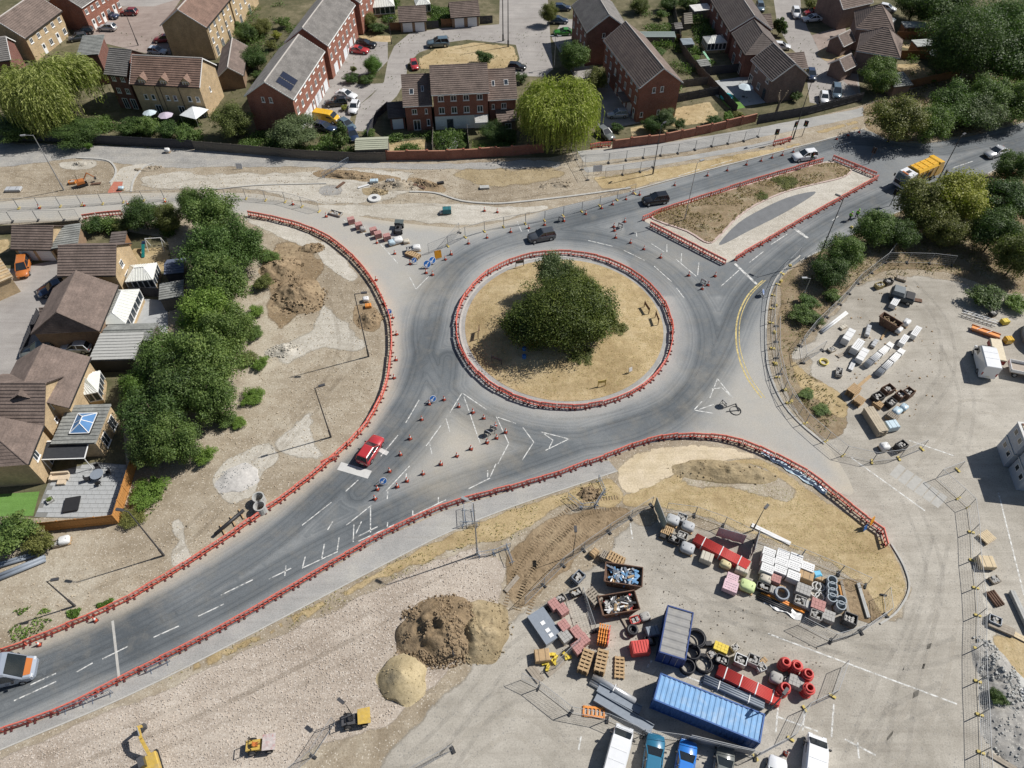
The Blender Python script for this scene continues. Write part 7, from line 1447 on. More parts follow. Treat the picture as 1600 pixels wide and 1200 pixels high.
# containers
def container(label, c0, c1, W, H, m, mroof, ribs):
 A = G(*c0, H); B = G(*c1, H); d = B - A; L = d.length; o = empty('container', (A.x, A.y, .02), math.atan2(d.y, d.x), label, 'container')
 def corr(n, L, depth):
  out = []
  for i in range(n):
   x = L * i / n; s = L / n; out += [(x, 0),(x + s * .35,0),(x + s * .5, depth),(x + s * .85, depth)]
  return out + [(L, 0)]
 for y, sgn in ((0,1),(W, -1)):
  mb = MB(); pr = corr(ribs, L, .05 * sgn)
  for (x0, o0),(x1, o1) in zip(pr[:-1], pr[1:]): mb.add([(x0, y + o0,.15),(x1, y + o1,.15),(x1, y + o1, H - .08),(x0, y + o0, H - .08)], [(0,1,2,3)])
  mb.build('side_wall', m, o)
 mb = MB(); pr = corr(ribs, L, -.05)
 for (x0, o0),(x1, o1) in zip(pr[:-1], pr[1:]): mb.add([(x0,.05, H + o0),(x1,.05, H + o1),(x1, W - .05, H + o1),(x0, W - .05, H + o0)], [(0,1,2,3)])
 mb.build('roof', mroof, o)
 mb = MB(); mb.bb(L - .06, L - .02,.06, W - .06,.15, H - .06); e = mb.build('end_wall', m, o)
 for y in (.04, W / 2 + .01): mb = MB(); mb.bb(.0,.05, y + .03, y + W / 2 - .08,.15, H - .08); dr = mb.build('door', m, o); mb = MB(); mb.cyl((-.04, y + W / 4,.2),(-.04, y + W / 4, H - .15),.03, n=6); mb.build('locking_bar', M_metalgrey, dr)
 mb = MB()
 for y in (0, W):
  for z in (.08, H - .02): mb.bar((-.02, y, z),(L + .02, y, z),.13)
  for x in (0, L): mb.bar((x, y, 0),(x, y, H),.14)
 for x in (0, L):
  for z in (.08, H - .02): mb.bar((x, 0, z),(x, W, z),.13)
 mb.build('corner_frame', m, o); return o
M_cblue = mat('container_blue_paint', (.04,.11,.31),.55,.12,1.5); M_croof = mat('container_roof_sun_faded', (.18,.35,.58),.55,.14,1.2, dirt=(.42,.5,.58,.5)); M_cdark = mat('container_navy_paint', (.02,.05,.18),.5,.12)
container('long blue corrugated shipping container', (1022,1093),(1187,1160),2.55,2.6, M_cblue, M_croof, 20)
def short_container():
 A = G(1071,1031,2.5); B = G(1083,958,2.5); d = B - A
 o = container('shorter navy container with grey sheeted roof', (1071,1031),(1083,958),2.55,2.5, M_cdark, mat('grey_sheet_roof', (.27,.265,.255),.7,.15,1.0, dirt=(.4,.38,.33,.5)),6); return o
short_container()
# skips
def skip(label, c0, c1, W, H, m, fill, seed):
 A = G(*c0, H); B = G(*c1, H); d = B - A; L = d.length; o = empty('skip', (A.x, A.y, .02), math.atan2(d.y, d.x), label, 'skip'); t = .06; i = .45
 def plate(p, q, nm='side'):
  mb = MB(); n = (Vector(q) - Vector(p)).normalized(); mb.loft([[(p[0], p[1], H),(p[0] + t * -n.y, p[1] + t * n.x, H),(p[2] + t * -n.y, p[3] + t * n.x, .1),(p[2], p[3], .1)], [(q[0], q[1], H),(q[0] + t * -n.y, q[1] + t * n.x, H),(q[2] + t * -n.y, q[3] + t * n.x, .1),(q[2], q[3], .1)]]); return mb
 c = [(0,0),(L, 0),(L, W),(0, W)]; b_ = [(i, .15),(L - i, .15),(L - i, W - .15),(i, W - .15)]
 for k in range(4):
  a, e = c[k], c[(k + 1) % 4]; p, q = b_[k], b_[(k + 1) % 4]; mb = MB(); dx = Vector((e[0] - a[0], e[1] - a[1])).normalized(); n = Vector((-dx.y, dx.x)) * t
  mb.add([(*a, H),(*e, H),(*q, .08),(*p, .08),(a[0] + n.x, a[1] + n.y, H),(e[0] + n.x, e[1] + n.y, H),(q[0] + n.x, q[1] + n.y, .12),(p[0] + n.x, p[1] + n.y, .12)], [(3,2,1,0),(4,5,6,7),(0,1,5,4),(1,2,6,5),(3,0,4,7)]); s = mb.build('side_plate', m, o)
 mb = MB(); mb.bb(i, L - i, .15, W - .15,.06,.12); mb.build('floor_plate', m, o); mb = MB()
 for a, e in zip(c, c[1:] + c[:1]): mb.bar((*a, H),(*e, H),.1)
 mb.build('rim', m, o)
 r = random.Random(seed)
 for col, n in fill:
  mb = MB()
  for _ in range(n): mb.box(r.uniform(.5, L - .5), r.uniform(.3, W - .3), r.uniform(H * .55, H * .92), r.uniform(.15,.9), r.uniform(.08,.3), r.uniform(.05,.2), r.uniform(0,3), r.uniform(-.5,.5))
  tag(mb.build('rubbish', col, o), kind='stuff')
 for y in (0, W):
  for x in (.8, L - .8): mb = MB(); mb.cyl((x, y + (.12 if y else -.12), H * .6),(x, y, H * .6),.07, n=8); mb.build('lifting_lug', m, o)
skip('rusty skip full of blue and white rubbish, upper of the two', (944,908),(1003,917),2.2,1.5, M_rust, [(M_bluegrey, 45),(M_wrap, 18),(mat('blue_scrap', (.14,.3,.5),.6),40),(M_pallet, 8)], 3); skip('rusty skip with mixed scrap and white sheet, lower of the two', (942,962),(1000,952),2.1,1.3, M_rust, [(M_blackp, 40),(M_redpipe, 9),(M_wrap, 30),(M_pallet, 10),(M_greypack, 20)], 5)
skip('long open tipper body standing in the pipe yard', (1374,494),(1404,512),1.25,1.5, M_rust, [(M_soil, 30)], 9)
# loads scattered over the compound (u, v at top)
RZ2 = heading(900,990,30,40,0)
for u, v, w, d, h, rz, m, k, l in [
 (1105,869,1.3,1.1,1.0, AZ, M_beige, 'block', 'beige covered crate left of three before the red duct bundle'),(1135,879,1.2,.9,.9, AZ, mat('pale_yellow_bag', (.60,.52,.30),.7), 'bag', 'pale yellow bulk bag between the beige crates'),(1161,886,1.3,1.1,1.0, AZ, M_beige, 'block', 'beige covered crate right of three before the red duct bundle'),(1145,902,1.2,.9,.8, AZ, M_pinkb, 'print', 'pink printed pack above the pink and white one'),(1142,915,1.5,1.2,.9, AZ, M_pinkb, 'print', 'pink and white printed pack left of the lime bag'),(1169,913,1.6,1.2,1.0, AZ, M_lime, 'bag', 'lime green bulk bag left of the wrapped pallets'),(1075,854,1.5,1.2,.9, AZ, M_tarp, 'bag', 'grey-white bulk bag left of the red duct bundle'),(1052,810,1.5,1.2,.9, AZ, M_tarp, 'bag', 'grey bulk bag beside the netted fence panel'),(1066,808,1.1,1.0,.8, AZ, M_tarp, 'crate', 'grey crate of wrapped fittings at the compound top'),(1076,820,1.4,1.1,.9, AZ, M_tarp, 'bag', 'grey bulk bag above the red duct bundle end'),(1043,828,1.3,1.1,.6, AZ, M_pallet, 'pallets', 'short pile of pallets near the netted fence panel'),(1067,836,1.1,.9,.8, AZ, M_greypack, 'crate', 'crate of pale offcuts left of the red duct bundle'),(1054,841,1.2,.9,.7, AZ, M_blackp, 'crate', 'black crate heap left of the grey-white bulk bag'),(1036,836,.7,.6,.5, AZ, M_blackp, 'block', 'small black box at the compound top'),
 (866,943,1.1,1.0,1.0, RZ2, M_brickp, 'bricks', 'red block pack at the back beside the black ring'),(879,951,1.1,1.0,1.0, RZ2, M_brickp, 'bricks', 'red block pack joined to the back one'),(881,976,1.1,1.0,1.0, RZ2, M_brickp, 'bricks', 'red block pack right of the stacked fence panels'),(883,993,1.2,1.1,.9, RZ2, M_greypack, 'bricks', 'grey kerb pack below the fence panel stack corner'),(901,986,1.1,1.0,1.0, RZ2, M_brickp, 'bricks', 'red block pack nearest the orange barrier stack'),(912,998,1.1,1.0,1.0, RZ2, M_brickp, 'bricks', 'red block pack at the right end of the row'),(903,1011,1.2,1.0,1.0, RZ2, M_brickp, 'bricks', 'red block pack at the front of the row'),
 (916,1030,2.3,1.1,1.3,1.2, M_pallet, 'pallets', 'tall leaning stack of timber pallets, left of two'),(940,1031,2.3,1.1,1.2,1.3, M_pallet, 'pallets', 'tall stack of timber pallets, right of two'),(968,1042,2.2,1.0,.3,1.45, M_pallet, 'pallets', 'flat timber ladder pallet on the ground'),(962,872,1.9,1.2,1.1,2.6, M_pallet, 'pallets', 'pale pallet stack above the upper skip'),(948,868,1.2,1.0,.9,2.6, M_palletg, 'pallets', 'grey pallet stack behind the upper skip'),(927,930,1.8,1.2,1.3,2.2, M_palletg, 'pallets', 'dark leaning timber stack beside the lower skip'),(904,900,1.3,1.0,.8,.8, M_bluegrey, 'crate', 'blue-grey metal crate left of the skips'),(929,862,.9,.7,.7,.8, M_pallet, 'block', 'small wooden box by the tracked soil fence'),(900,925,1.2,.8,.5,.4, M_blackp, 'crate', 'black scrap crate below the blue-grey one'),
 (847,1023,1.5,1.2,.9,.1, M_pallet, 'block', 'plywood covered stack left of the yellow blocks'),(1127,1011,1.4,.9,.8, AZ, mat('yellow_blocks', (.66,.50,.06),.6), 'bricks', 'yellow block pallet above the red ducts'),(1149,1011,.8,.7,.6,.5, M_beige, 'crate', 'cream and orange valve crate right of the yellow blocks'),(1129,1030,1.2,.9,.9, AZ, M_blackp, 'crate', 'black crate above the red duct bundle'),(1158,1030,1.2,1.0,1.0, AZ, M_metalgrey, 'crate', 'grey wire stillage above the red duct bundle'),(1178,1030,1.1,1.0,.9, AZ, M_greypack, 'crate', 'grey plastic crate beside the wire stillage'),(1214,1058,1.2,1.1,.9, AZ, M_greypack, 'bag', 'grey bulk bag left of the red coils'),(1245,1064,1.4,1.1,1.0, AZ, M_greypack, 'bricks', 'grey block pallet among the red coils'),(1193,1032,.8,.5,.4,.6, M_pallet, 'block', 'small wooden box beside the grey crate'),(1107,1005,.7,.5,.5,0, M_blackp, 'block', 'small black box right of the black coils'),
 (1389,606,1.5,1.1,1.0,.5, M_rust, 'crate', 'dark stillage of fittings, upper left in the yard row'),(1373,618,1.4,1.1,.9,.5, M_blackp, 'crate', 'black stillage left in the yard row'),(1393,627,1.2,1.0,.9,.6, M_blackp, 'crate', 'black stillage in the second yard row'),(1408,615,1.2,1.0,.9,.6, M_rust, 'crate', 'brown stillage in the second yard row'),(1421,611,1.3,1.1,1.1,.6, M_rust, 'crate', 'brown open stillage at the right end of the yard row'),(1403,640,1.3,1.0,.9,.7, M_ltblue, 'bag', 'pale blue wrapped bag, middle of three'),(1414,634,1.0,.9,.8,.7, M_ltblue, 'bag', 'pale blue wrapped bag, upper of three'),(1395,662,1.5,1.2,1.0,.2, M_ltblue, 'block', 'pale blue striped pack, lowest of three'),(1396,648,1.3,1.0,.8,2.3, M_palletg, 'pallets', 'brown offcut stack between the pale blue packs'),(1336,606,1.7,1.2,1.3,.7, M_pallet, 'pallets', 'tall pallet stack beside the dry slope'),(1344,623,1.3,1.1,1.0,.7, M_pallet, 'pallets', 'lower pallet stack beside the dry slope'),(1373,630,1.2,.9,.6,2.3, M_pallet, 'pallets', 'small pallet pile beside the black stillage'),(1384,695,1.1,1.0,.9,.2, M_wrap, 'bag', 'white bulk bag near the eastern wire gate'),(1410,694,1.3,1.0,1.1,.5, M_blackp, 'crate', 'dark open box near the eastern wire gate'),
 (1327,522,2.6,1.0,1.2,.9, M_wrap, 'block', 'white wrapped long pack left in the pipe yard'),(1341,538,2.3,1.0,1.2,.85, M_wrap, 'print', 'white and red pack in the pipe yard middle'),(1348,553,2.6,1.0,.9,.9, M_wrap, 'block', 'white and teal long pack in the pipe yard'),(1357,515,2.2,.6,.6,1.1, M_tarp, 'block', 'grey wrapped long pack beside the tipper body'),(1413,530,2.0,.8,.9,.85, M_wrap, 'print', 'white and red pack right of the tipper body'),(1432,517,2.2,.8,.9,.85, M_wrap, 'print', 'white and red pack at the right end of the pipe yard'),(1399,471,1.8,.9,.9,.9, M_wrap, 'print', 'white and red pack below the dark box'),(1406,513,1.2,.8,.8,.8, M_wrap, 'bag', 'white bag heap beside the tipper body end'),(1418,501,1.3,.9,.9,.8, M_wrap, 'bag', 'white bag heap right of the tipper body'),(1375,444,1.2,.9,.7,.4, mat('ochre_crate', (.42,.34,.16),.8), 'crate', 'ochre crate at the top of the pipe yard'),(1389,438,1.2,.9,.8,.4, M_blackp, 'crate', 'dark crate at the top of the pipe yard'),(1409,434,1.4,.8,.4,-.5, M_palletg, 'block', 'low grey pallet load at the top of the pipe yard'),(1318,510,1.2,.6,.3,.6, M_beige, 'block', 'flat beige board pile beside the white pipes'),
 (548,341,1.1,.9,1.0,.4, M_brickp, 'bricks', 'first red block pack from the left by the western arm'),(560,349,1.1,.9,1.0,.4, M_brickp, 'bricks', 'second red block pack from the left by the western arm'),(566,355,.9,.8,.8,.4, M_greypack, 'bag', 'grey bag between the red block packs'),(583,357,1.1,.9,1.0,.4, M_brickp, 'bricks', 'third red block pack from the left by the western arm'),(590,363,1.1,.9,1.0,.4, M_brickp, 'bricks', 'fourth red block pack from the left by the western arm'),(604,367,1.1,.9,1.0,.4, M_brickp, 'bricks', 'fifth red block pack beside the dark dumper'),(621,372,1.5,1.2,.9,.4, M_wrap, 'bag', 'white bulk bag right of the dark dumper'),(612,376,1.2,1.0,.8,.4, M_ltblue, 'bag', 'pale blue bag below the dark dumper'),(634,375,1.0,.8,.6,.4, M_beige, 'bag', 'cream bag near the dark dumper'),(650,384,1.3,1.0,.9,.2, M_wrap, 'bag', 'white rubbish bag heap north of the roundabout'),(640,388,1.2,1.0,.7,.2, M_tarp, 'crate', 'grey scrap crate in the heap north of the roundabout'),(645,396,2.4,1.0,.6,-.5, M_pallet, 'pallets', 'brown timber pallet pile beside the blue signs'),(524,332,2.2,1.0,.4,-.4, M_greypack, 'crate', 'heap of grey fittings on the western arm'),(698,325,1.4,1.0,1.0,.1, mat('teal_generator', (.03,.14,.16),.5), 'block', 'teal generator box on the crushed stone'),(571,465,.9,.8,.7,.2, M_wrap, 'bag', 'white bag inside the western barrier bend'),(575,476,.9,.7,.5,.2, M_orangep, 'block', 'orange-red pack inside the western barrier bend'),(98,842,1.2,1.0,.8,.3, M_wrap, 'bag', 'white bag beside the grey pipes at the lower left'),(88,848,1.0,.8,.5,.3, M_palletg, 'crate', 'crate of scrap beside the white bag at the lower left'),
 (1543,838,1.5,1.3,.5,.5, mat('pale_timber', (.55,.45,.3),.8), 'pallets', 'broken pale pallets outside the right wire fence'),(1543,877,1.6,1.4,.8,-.05, mat('plywood', (.56,.45,.29),.8), 'block', 'plywood topped square stack outside the right wire fence')]:
 pack(l, u, v, w, d, h, rz, m, k)
pipes('pile of dark timber sleepers outside the right wire fence', (1545,925),(1562,948),.14,4,1, M_rust, straps=0, hollow=False, name='sleeper_pile')
# longer timber stacks and other yard things
def slab_stack(label, u, v, L, W, n, t, rz, m, name='timber_stack'):
 o = empty(name, at_top(u, v, n * t), rz, label, 'timber'); k = max(2, int(W / .28)); b = MB(); b.box(0,0,0, L, W / k * .93, t * .92); me = b.mesh('plank', m)
 for j in range(n):
  for i in range(k): link('plank', me, o, (random.uniform(-.06,.06),-W / 2 + W * (i + .5) / k, .06 + t * (j + .5)),(0,0, random.uniform(-.01,.01)))
slab_stack('long plank stack beside the pale blue packs', 1369,655,3.9,1.3,6,.18,1.75, mat('weathered_plank', (.42,.36,.27),.85,.2)); slab_stack('loose planks lying beside the yellow fence blocks', 837,1053,1.8,.9,1,.1,-.9, M_palletg); slab_stack('pale poles leaning left of the pallet stacks', 868,1043,2.2,.6,1,.1,.7, M_palletg); slab_stack('thick grey timber beam at the right border of the yard', 1597,955,4.5,.5,2,.25,1.57, M_conc); slab_stack('crossed long planks outside the right wire fence', 1583,990,4.5,.6,1,.1,-.6, mat('pale_timber', (.55,.45,.3),.8)); slab_stack('dark planks heap below the sleepers outside the fence', 1565,980,2.4,.9,2,.15,-.5, M_palletg); slab_stack('timber upright beam left in the brown store', 1320,932,3.6,.3,1,.2,1.5, M_palletg); slab_stack('timber upright beam right in the brown store', 1349,938,3.8,.35,1,.2,1.55, M_conc); slab_stack('loose orange boards in the brown store', 1315,925,1.6,.4,1,.12,1.5, M_fence_or); slab_stack('white sheets strip along the dry bank fence', 1205,835,4.5,.5,1,.1,-.55, M_wrap)
for i, (u, v) in enumerate([(863,1022),(868,1028),(866,1034),(852,1036),(856,1043),(884,1023),(888,1027)]):
 o = empty('fence_foot_block', at_top(u, v, .3), i * 1.1, 'yellow fence foot block, %s of the pile left of the pallet stacks' % ('topmost', 'upper right', 'middle', 'left', 'lowest', 'second right', 'rightmost')[i], 'block', 'pile of yellow fence blocks'); b = MB(); b.bb(-.35,.35,-.15,.15,0,.28); b.build('body', mat('yellow_blocks', (.66,.50,.06),.6), o); b = MB(); b.bb(-.1,.1,-.155,.155,.28,.33); b.build('handle', mat('yellow_blocks', (.66,.50,.06),.6), o)
def coil(label, u, v, R, r, n, m, standing=False, rz=0):
 o = empty('pipe_coil', at_top(u, v, R if standing else n * r), rz, label, 'pipe coil');
 for k in range(n):
  b = MB(); j = random.uniform(-.05,.05)
  if standing: b.torus((0,(k - n / 2) * r * 2, R + r), R, r, 'Y', 20,6)
  else: b.torus((j, j, r + k * r * 1.8), R - random.uniform(0,.1) - (k % 2) * r, r, 'Z', 22,6)
  b.build('winding', m, o, True)
for u, v, R, n, l in ((1087,998,1.0,6, 'large black pipe coil beside the grey roofed container'),(1081,1020,.85,6, 'black pipe coil second from the back'),(1074,1042,.75,5, 'silver-edged black coil at the container corner'),(1099,1037,.95,4, 'loose black pipe coil left of the red ducts')): coil(l, u, v, R, .08, n, M_blackp)
for u, v, l in ((1226,1037, 'red coil at the left of the upper three'),(1243,1043, 'red coil in the middle of the upper three'),(1260,1056, 'red coil at the right of the upper three'),(1262,1078, 'red coil at the bottom right of the group'),(1224,1078, 'red coil at the end of the long red ducts')): coil(l, u, v, .52,.11,8, M_redpipe)
coil('small black ring on the ground beside the red block packs', 858,950,.4,.1,2, M_blackp); coil('black ring pile between skips and navy container', 988,985,.5,.15,3, M_blackp); coil('yellow hose coil in the pipe yard', 1287,566,.6,.06,3, mat('yellow_hose', (.7,.58,.12),.5))
# stacked orange barriers, red tank, flat fence panels
o = empty('barrier_stack', at_top(944,990,1.0),1.35, 'stack of orange plastic barriers below the lower skip', 'barrier stack')
for k in range(5): b = MB(); y = -.5 + k * .25; b.bb(-1,1, y - .05, y + .05,.1,.95); [b.bb(-.85 + i * .42,-.7 + i * .42, y - .08, y + .08,.95,1.02) for i in range(5)]; b.build('barrier', M_orangep if k else M_bred, o)
o = empty('plastic_barrier', at_top(928,1112,.2),-.1, 'single orange plastic barrier lying flat near the wire fence', 'barrier'); b = MB(); [b.bb(-1 , 1, y - .1, y + .1,.02,.12) for y in (-.4,.4)]; [b.bb(-1 + i * .38,-.88 + i * .38,-.4,.4,.03,.11) for i in range(6)]; b.build('panel', M_orangep, o); [MB().box(x, 0,.07,.12,1.0,.1).build('end_bar', M_orangep, o) for x in (-1,1)]
o = empty('water_tank', at_top(1001,1010,1.2),.1, 'red ribbed water tank left of the navy container', 'tank'); b = MB(); b.loft([sec(-.95,.6,.1,1.1,.2), sec(-.85,.7,.05,1.2,.2), sec(.85,.7,.05,1.2,.2), sec(.95,.6,.1,1.1,.2)]); b.build('tank_body', M_redpipe, o); [MB().box(-.7 + i * .28,0,1.22,.12,1.1,.06).build('rib', M_redpipe, o) for i in range(6)]
o = empty('fence_panel_stack', at_top(851,977,.7), heading(851,977,26,38,0), 'stack of flat grey fence panels left of the red block packs', 'panel stack')
for k in range(9): b = MB(); b.bb(-1.75,1.75,-1.0,1.0,.08 * k, .08 * k + .05); b.build('panel', M_metalgrey if k % 2 else M_bluegrey, o)
for x in (-.3,.6,1.2): b = MB(); b.bb(x - .2, x + .2,-.25,.2,.72,.725); b.build('label_sheet', M_swhite, o)
def netted(label, a, b_, h, m, lean=0):
 A = G(*a); B = G(*b_); d = B - A; o = empty('netted_fence_panel', A, math.atan2(d.y, d.x), label, 'fence panel'); L = d.length
 q = MB(); n = 8
 for i in range(n): x0, x1 = L * i / n, L * (i + 1) / n; w0, w1 = .05 * math.sin(i * 2.1),.05 * math.sin((i + 1) * 2.1); q.add([(x0, w0,.1),(x1, w1,.1),(x1, w1 + lean, h),(x0, w0 + lean, h),(x0, w0 + .012,.1),(x1, w1 + .012,.1),(x1, w1 + lean + .012, h),(x0, w0 + lean + .012, h)], [(0,1,2,3),(7,6,5,4)])
 q.build('netting', m, o); q = MB(); [q.bar((x, 0,0),(x, lean, h),.05) for x in (0, L)]; q.bar((0, lean, h),(L, lean, h),.05); q.build('frame', M_wlight, o)
netted('green-grey netted fence panel standing at the compound top corner', (1037,830),(1022,792),2.1, mat('green_netting', (.28,.33,.30),.9)); netted('pale netted fence panel behind the red duct bundle', (1118,838),(1160,850),2.0, mat('pale_netting', (.45,.44,.44),.9)); netted('dark netted fence panel right of the red duct bundle', (1172,872),(1180,842),2.2, mat('dark_netting', (.16,.17,.18),.9)); netted('netted panel above the parked dark car', (1075,1157),(1172,1180),1.9, mat('pale_netting', (.45,.44,.44),.9))
# site cabins, dome, orange conveyor, truss, covered box
def stacked_cabins():
 mc = mat('cabin_blue_grey', (.36,.40,.46),.6,.08); base = G(1580,752)
 for k, (dx, dy, z0, lab) in enumerate(((0,0,0, 'lower blue-grey site cabin at the right border'),(.0,3.3,0, 'rear lower site cabin behind the first'),(.05,.05,2.5, 'upper blue-grey site cabin with timber boards on its roof'),(.05,3.35,2.5, 'rear upper site cabin with boards on its roof'))):
  o = empty('site_cabin', (base.x + dx, base.y + dy - 1.2, z0 + .02), rad(-8), lab, 'cabin'); L, W = 7.5,3.0
  mb = MB(); mb.bb(0, L, 0, W, 0,2.35); mb.build('wall', mc, o); mb = MB(); mb.bb(-.06, L + .06,-.06, W + .06,2.35,2.45); rf = mb.build('roof', mat('cabin_roof_edge', (.55,.55,.53),.7), o)
  for x in np.arange(.6, L, 1.2): mb = MB(); mb.bb(x - .03, x + .03,-.03,0,0,2.35); mb.build('wall_rib', mc, o)
  for y in (.8,2.1): mb = MB(); mb.bb(-.04,.02, y - .35, y + .35,1.2,2.0); w = mb.build('window', M_upvc, o); mb = MB(); mb.bb(-.06,-.03, y - .28, y + .28,1.27,1.93); mb.build('pane', M_cglass, w)
  mb = MB(); mb.bb(2.0,3.0,-.05,.0,.05,2.1); mb.build('door', M_doorp, o)
  if z0:
   for i in range(7): mb = MB(); mb.bb(.3, L - .2,.2 + i * .38,.5 + i * .38,2.46,2.53); mb.build('roof_board', [M_rust, M_pallet, mat('pale_timber', (.55,.45,.3),.8)][i % 3], rf)
stacked_cabins()
o = empty('storage_dome', (*G2(1648,522,1.5),.0),0, 'grey fabric storage dome cut by the right border', 'tent'); b = MB(); b.lathe([(3.6,0),(3.6,1.0),(3.3,2.0),(2.6,2.9),(1.5,3.4),(.1,3.6)], n=20); b.build('fabric', M_tarp, o, True); [MB().torus((0,0, z), r, .05, 'Z', 20,5).build('hoop', M_metalgrey, o) for r, z in ((3.62,.6),(3.32,2.0))]
o = empty('conveyor', at_top(1541,517,.6), heading(1541,517,40,14,0), 'orange conveyor frame beside the white high-roof van', 'machine'); b = MB(); b.bb(-1.9,1.9,-.45,-.35,.3,.6); b.bb(-1.9,1.9,.35,.45,.3,.6); b.build('side_beam', P_['orange'], o); b = MB(); b.bb(-1.8,1.8,-.35,.35,.4,.48); b.build('belt', M_orangep, o); [MB().box(x, 0,.15,.15,.8,.3).build('leg', P_['orange'], o) for x in (-1.5,0,1.5)]; [MB().bar((x, -.4,.62),(x + .6,.4,.62),.07).build('brace', M_wrap, o) for x in (-1.2,.1)]
o = empty('lattice_truss', at_top(1532,495,.6), heading(1532,495,38,12,0), 'grey lattice truss lying in front of the yard bushes', 'truss');
for y, z in ((-.3,.1),(.3,.1),(-.3,.6),(.3,.6)): b = MB(); b.bar((-2.3, y, z),(2.3, y, z),.07); b.build('chord', M_metalgrey, o)
for i in range(8): b = MB(); x = -2.2 + i * .55; b.bar((x, -.3,.6),(x + .5,.3,.6),.05); b.bar((x, -.3,.1),(x + .5,-.3,.6),.05); b.build('lacing', M_metalgrey, o)
o = empty('covered_trailer', at_top(1560,546,1.3), heading(1560,546,10,40,0), 'cream covered box with red end beside the white high-roof van', 'trailer'); b = MB(); b.bb(-2,2,-.75,.75,.4,1.2); b.build('body', mat('trailer_red', (.3,.06,.05),.6), o); b = MB(); b.loft([[(-2.05,-.8,1.15),(-2.05,.8,1.15),(-2.0,.7,1.32),(-2.0,-.7,1.32)], [(2.05,-.8,1.15),(2.05,.8,1.15),(2.0,.7,1.32),(2.0,-.7,1.32)]]); b.build('cover', mat('cream_cover', (.60,.52,.38),.7), o); add_wheels(o, (-.4,.5),(-.7,.7),.3,.2)
o = empty('covered_truck', at_top(1413,455,1.6), heading(1413,455,20,6,0), 'dark grey covered utility truck at the top of the pipe yard', 'truck'); b = MB(); b.loft([sec(-1.6,.95,.3,1.2,.1), sec(1.7,.95,.3,1.1,.1)]); b.build('body', mat('dark_grey_paint', (.07,.08,.085),.5), o); b = MB(); b.loft([[(-1.5,-.9,1.2),(-1.5,.9,1.2),(-1.35,.75,1.75),(-1.35,-.75,1.75)], [(.2,-.9,1.2),(.2,.9,1.2),(.1,.75,1.75),(.1,-.75,1.75)]]); b.build('canopy', mat('canopy_grey', (.16,.18,.19),.5), o); b = MB(); b.bb(.5,1.6,-.8,.8,1.1,1.25); b.build('bed_cover', M_trim, o); add_wheels(o, (-1,1.1),(-.85,.85),.35,.24)
# heaps
def heap(label, u, v, rx, ry, h, rz, m, seed, name='soil_heap', clods=0, clod_m=None, rough=.35, cl=.22):
 p = G(u, v); mb = MB(); nr, na = 26,56; vs = [(0,0, h)]; rows = []
 def H(x, y):
  q = math.hypot(x / rx, y / ry); e = max(0.0,1 - q) ** .85 * h * (1.05 if q < 1 else 0); n = mnoise.fractal(Vector((x * .6 + seed, y * .6, seed)),1.0,2.1,6) * .7; return max(-.02, e * (1 + n * min(.5, rough * 1.4)) + n * rough * min(1,(1 - q) * 3 if q < 1 else 0))
 vs = [(0,0, H(0,0))]
 for i in range(1, nr + 1):
  for k in range(na):
   a = 2 * PI * k / na; q = i / nr * (1 + .09 * math.sin(3 * a + seed) + .05 * math.sin(7 * a)); x = rx * q * math.cos(a); y = ry * q * math.sin(a); vs.append((x, y, H(x, y) if i < nr else -.02))
 fs = [(0,1 + k, 1 + (k + 1) % na) for k in range(na)]
 for i in range(nr - 1):
  for k in range(na): fs.append((1 + i * na + k, 1 + (i + 1) * na + k, 1 + (i + 1) * na + (k + 1) % na, 1 + i * na + (k + 1) % na))
 mb.add(vs, fs); o = empty(name, (p.x, p.y, .015), rz, label, 'heap'); mb.build('mound', m, o, True)
 if clods:
  r = random.Random(seed); b = MB()
  for _ in range(clods):
   a = r.uniform(0,6.28); q = math.sqrt(r.random()) * 1.08; x = rx * q * math.cos(a); y = ry * q * math.sin(a)
   if mnoise.noise(Vector((x * .5, y * .5, seed))) < -.05: continue
   s = cl * r.uniform(.3,1.3) ** 1.4; b.box(x, y, H(x, y) + s * .25, s, s * r.uniform(.6,1), s * .8, r.uniform(0,3), r.uniform(-.6,.6), r.uniform(-.6,.6), r.uniform(.5,.9))
  tag(b.build('clods', clod_m or m, o), kind='stuff')
 return o
heap('big lumpy brown soil heap on the gravel bed', 692,985,5.0,3.6,2.5,.15, M_soil, 3, clods=3000, clod_m=mat('soil_clods', (.25,.185,.115),.95,.35,2.0), cl=.17); heap('right shoulder of the brown soil heap', 748,985,3.3,3.4,1.7,.5, M_khaki, 7, clods=500, clod_m=M_khaki, cl=.14); heap('smooth yellow sand heap beside the brown soil heap', 630,1060,2.5,2.6,1.7,.2, M_sandheap, 5, 'sand_heap', 150, M_sandheap, .06,.09)
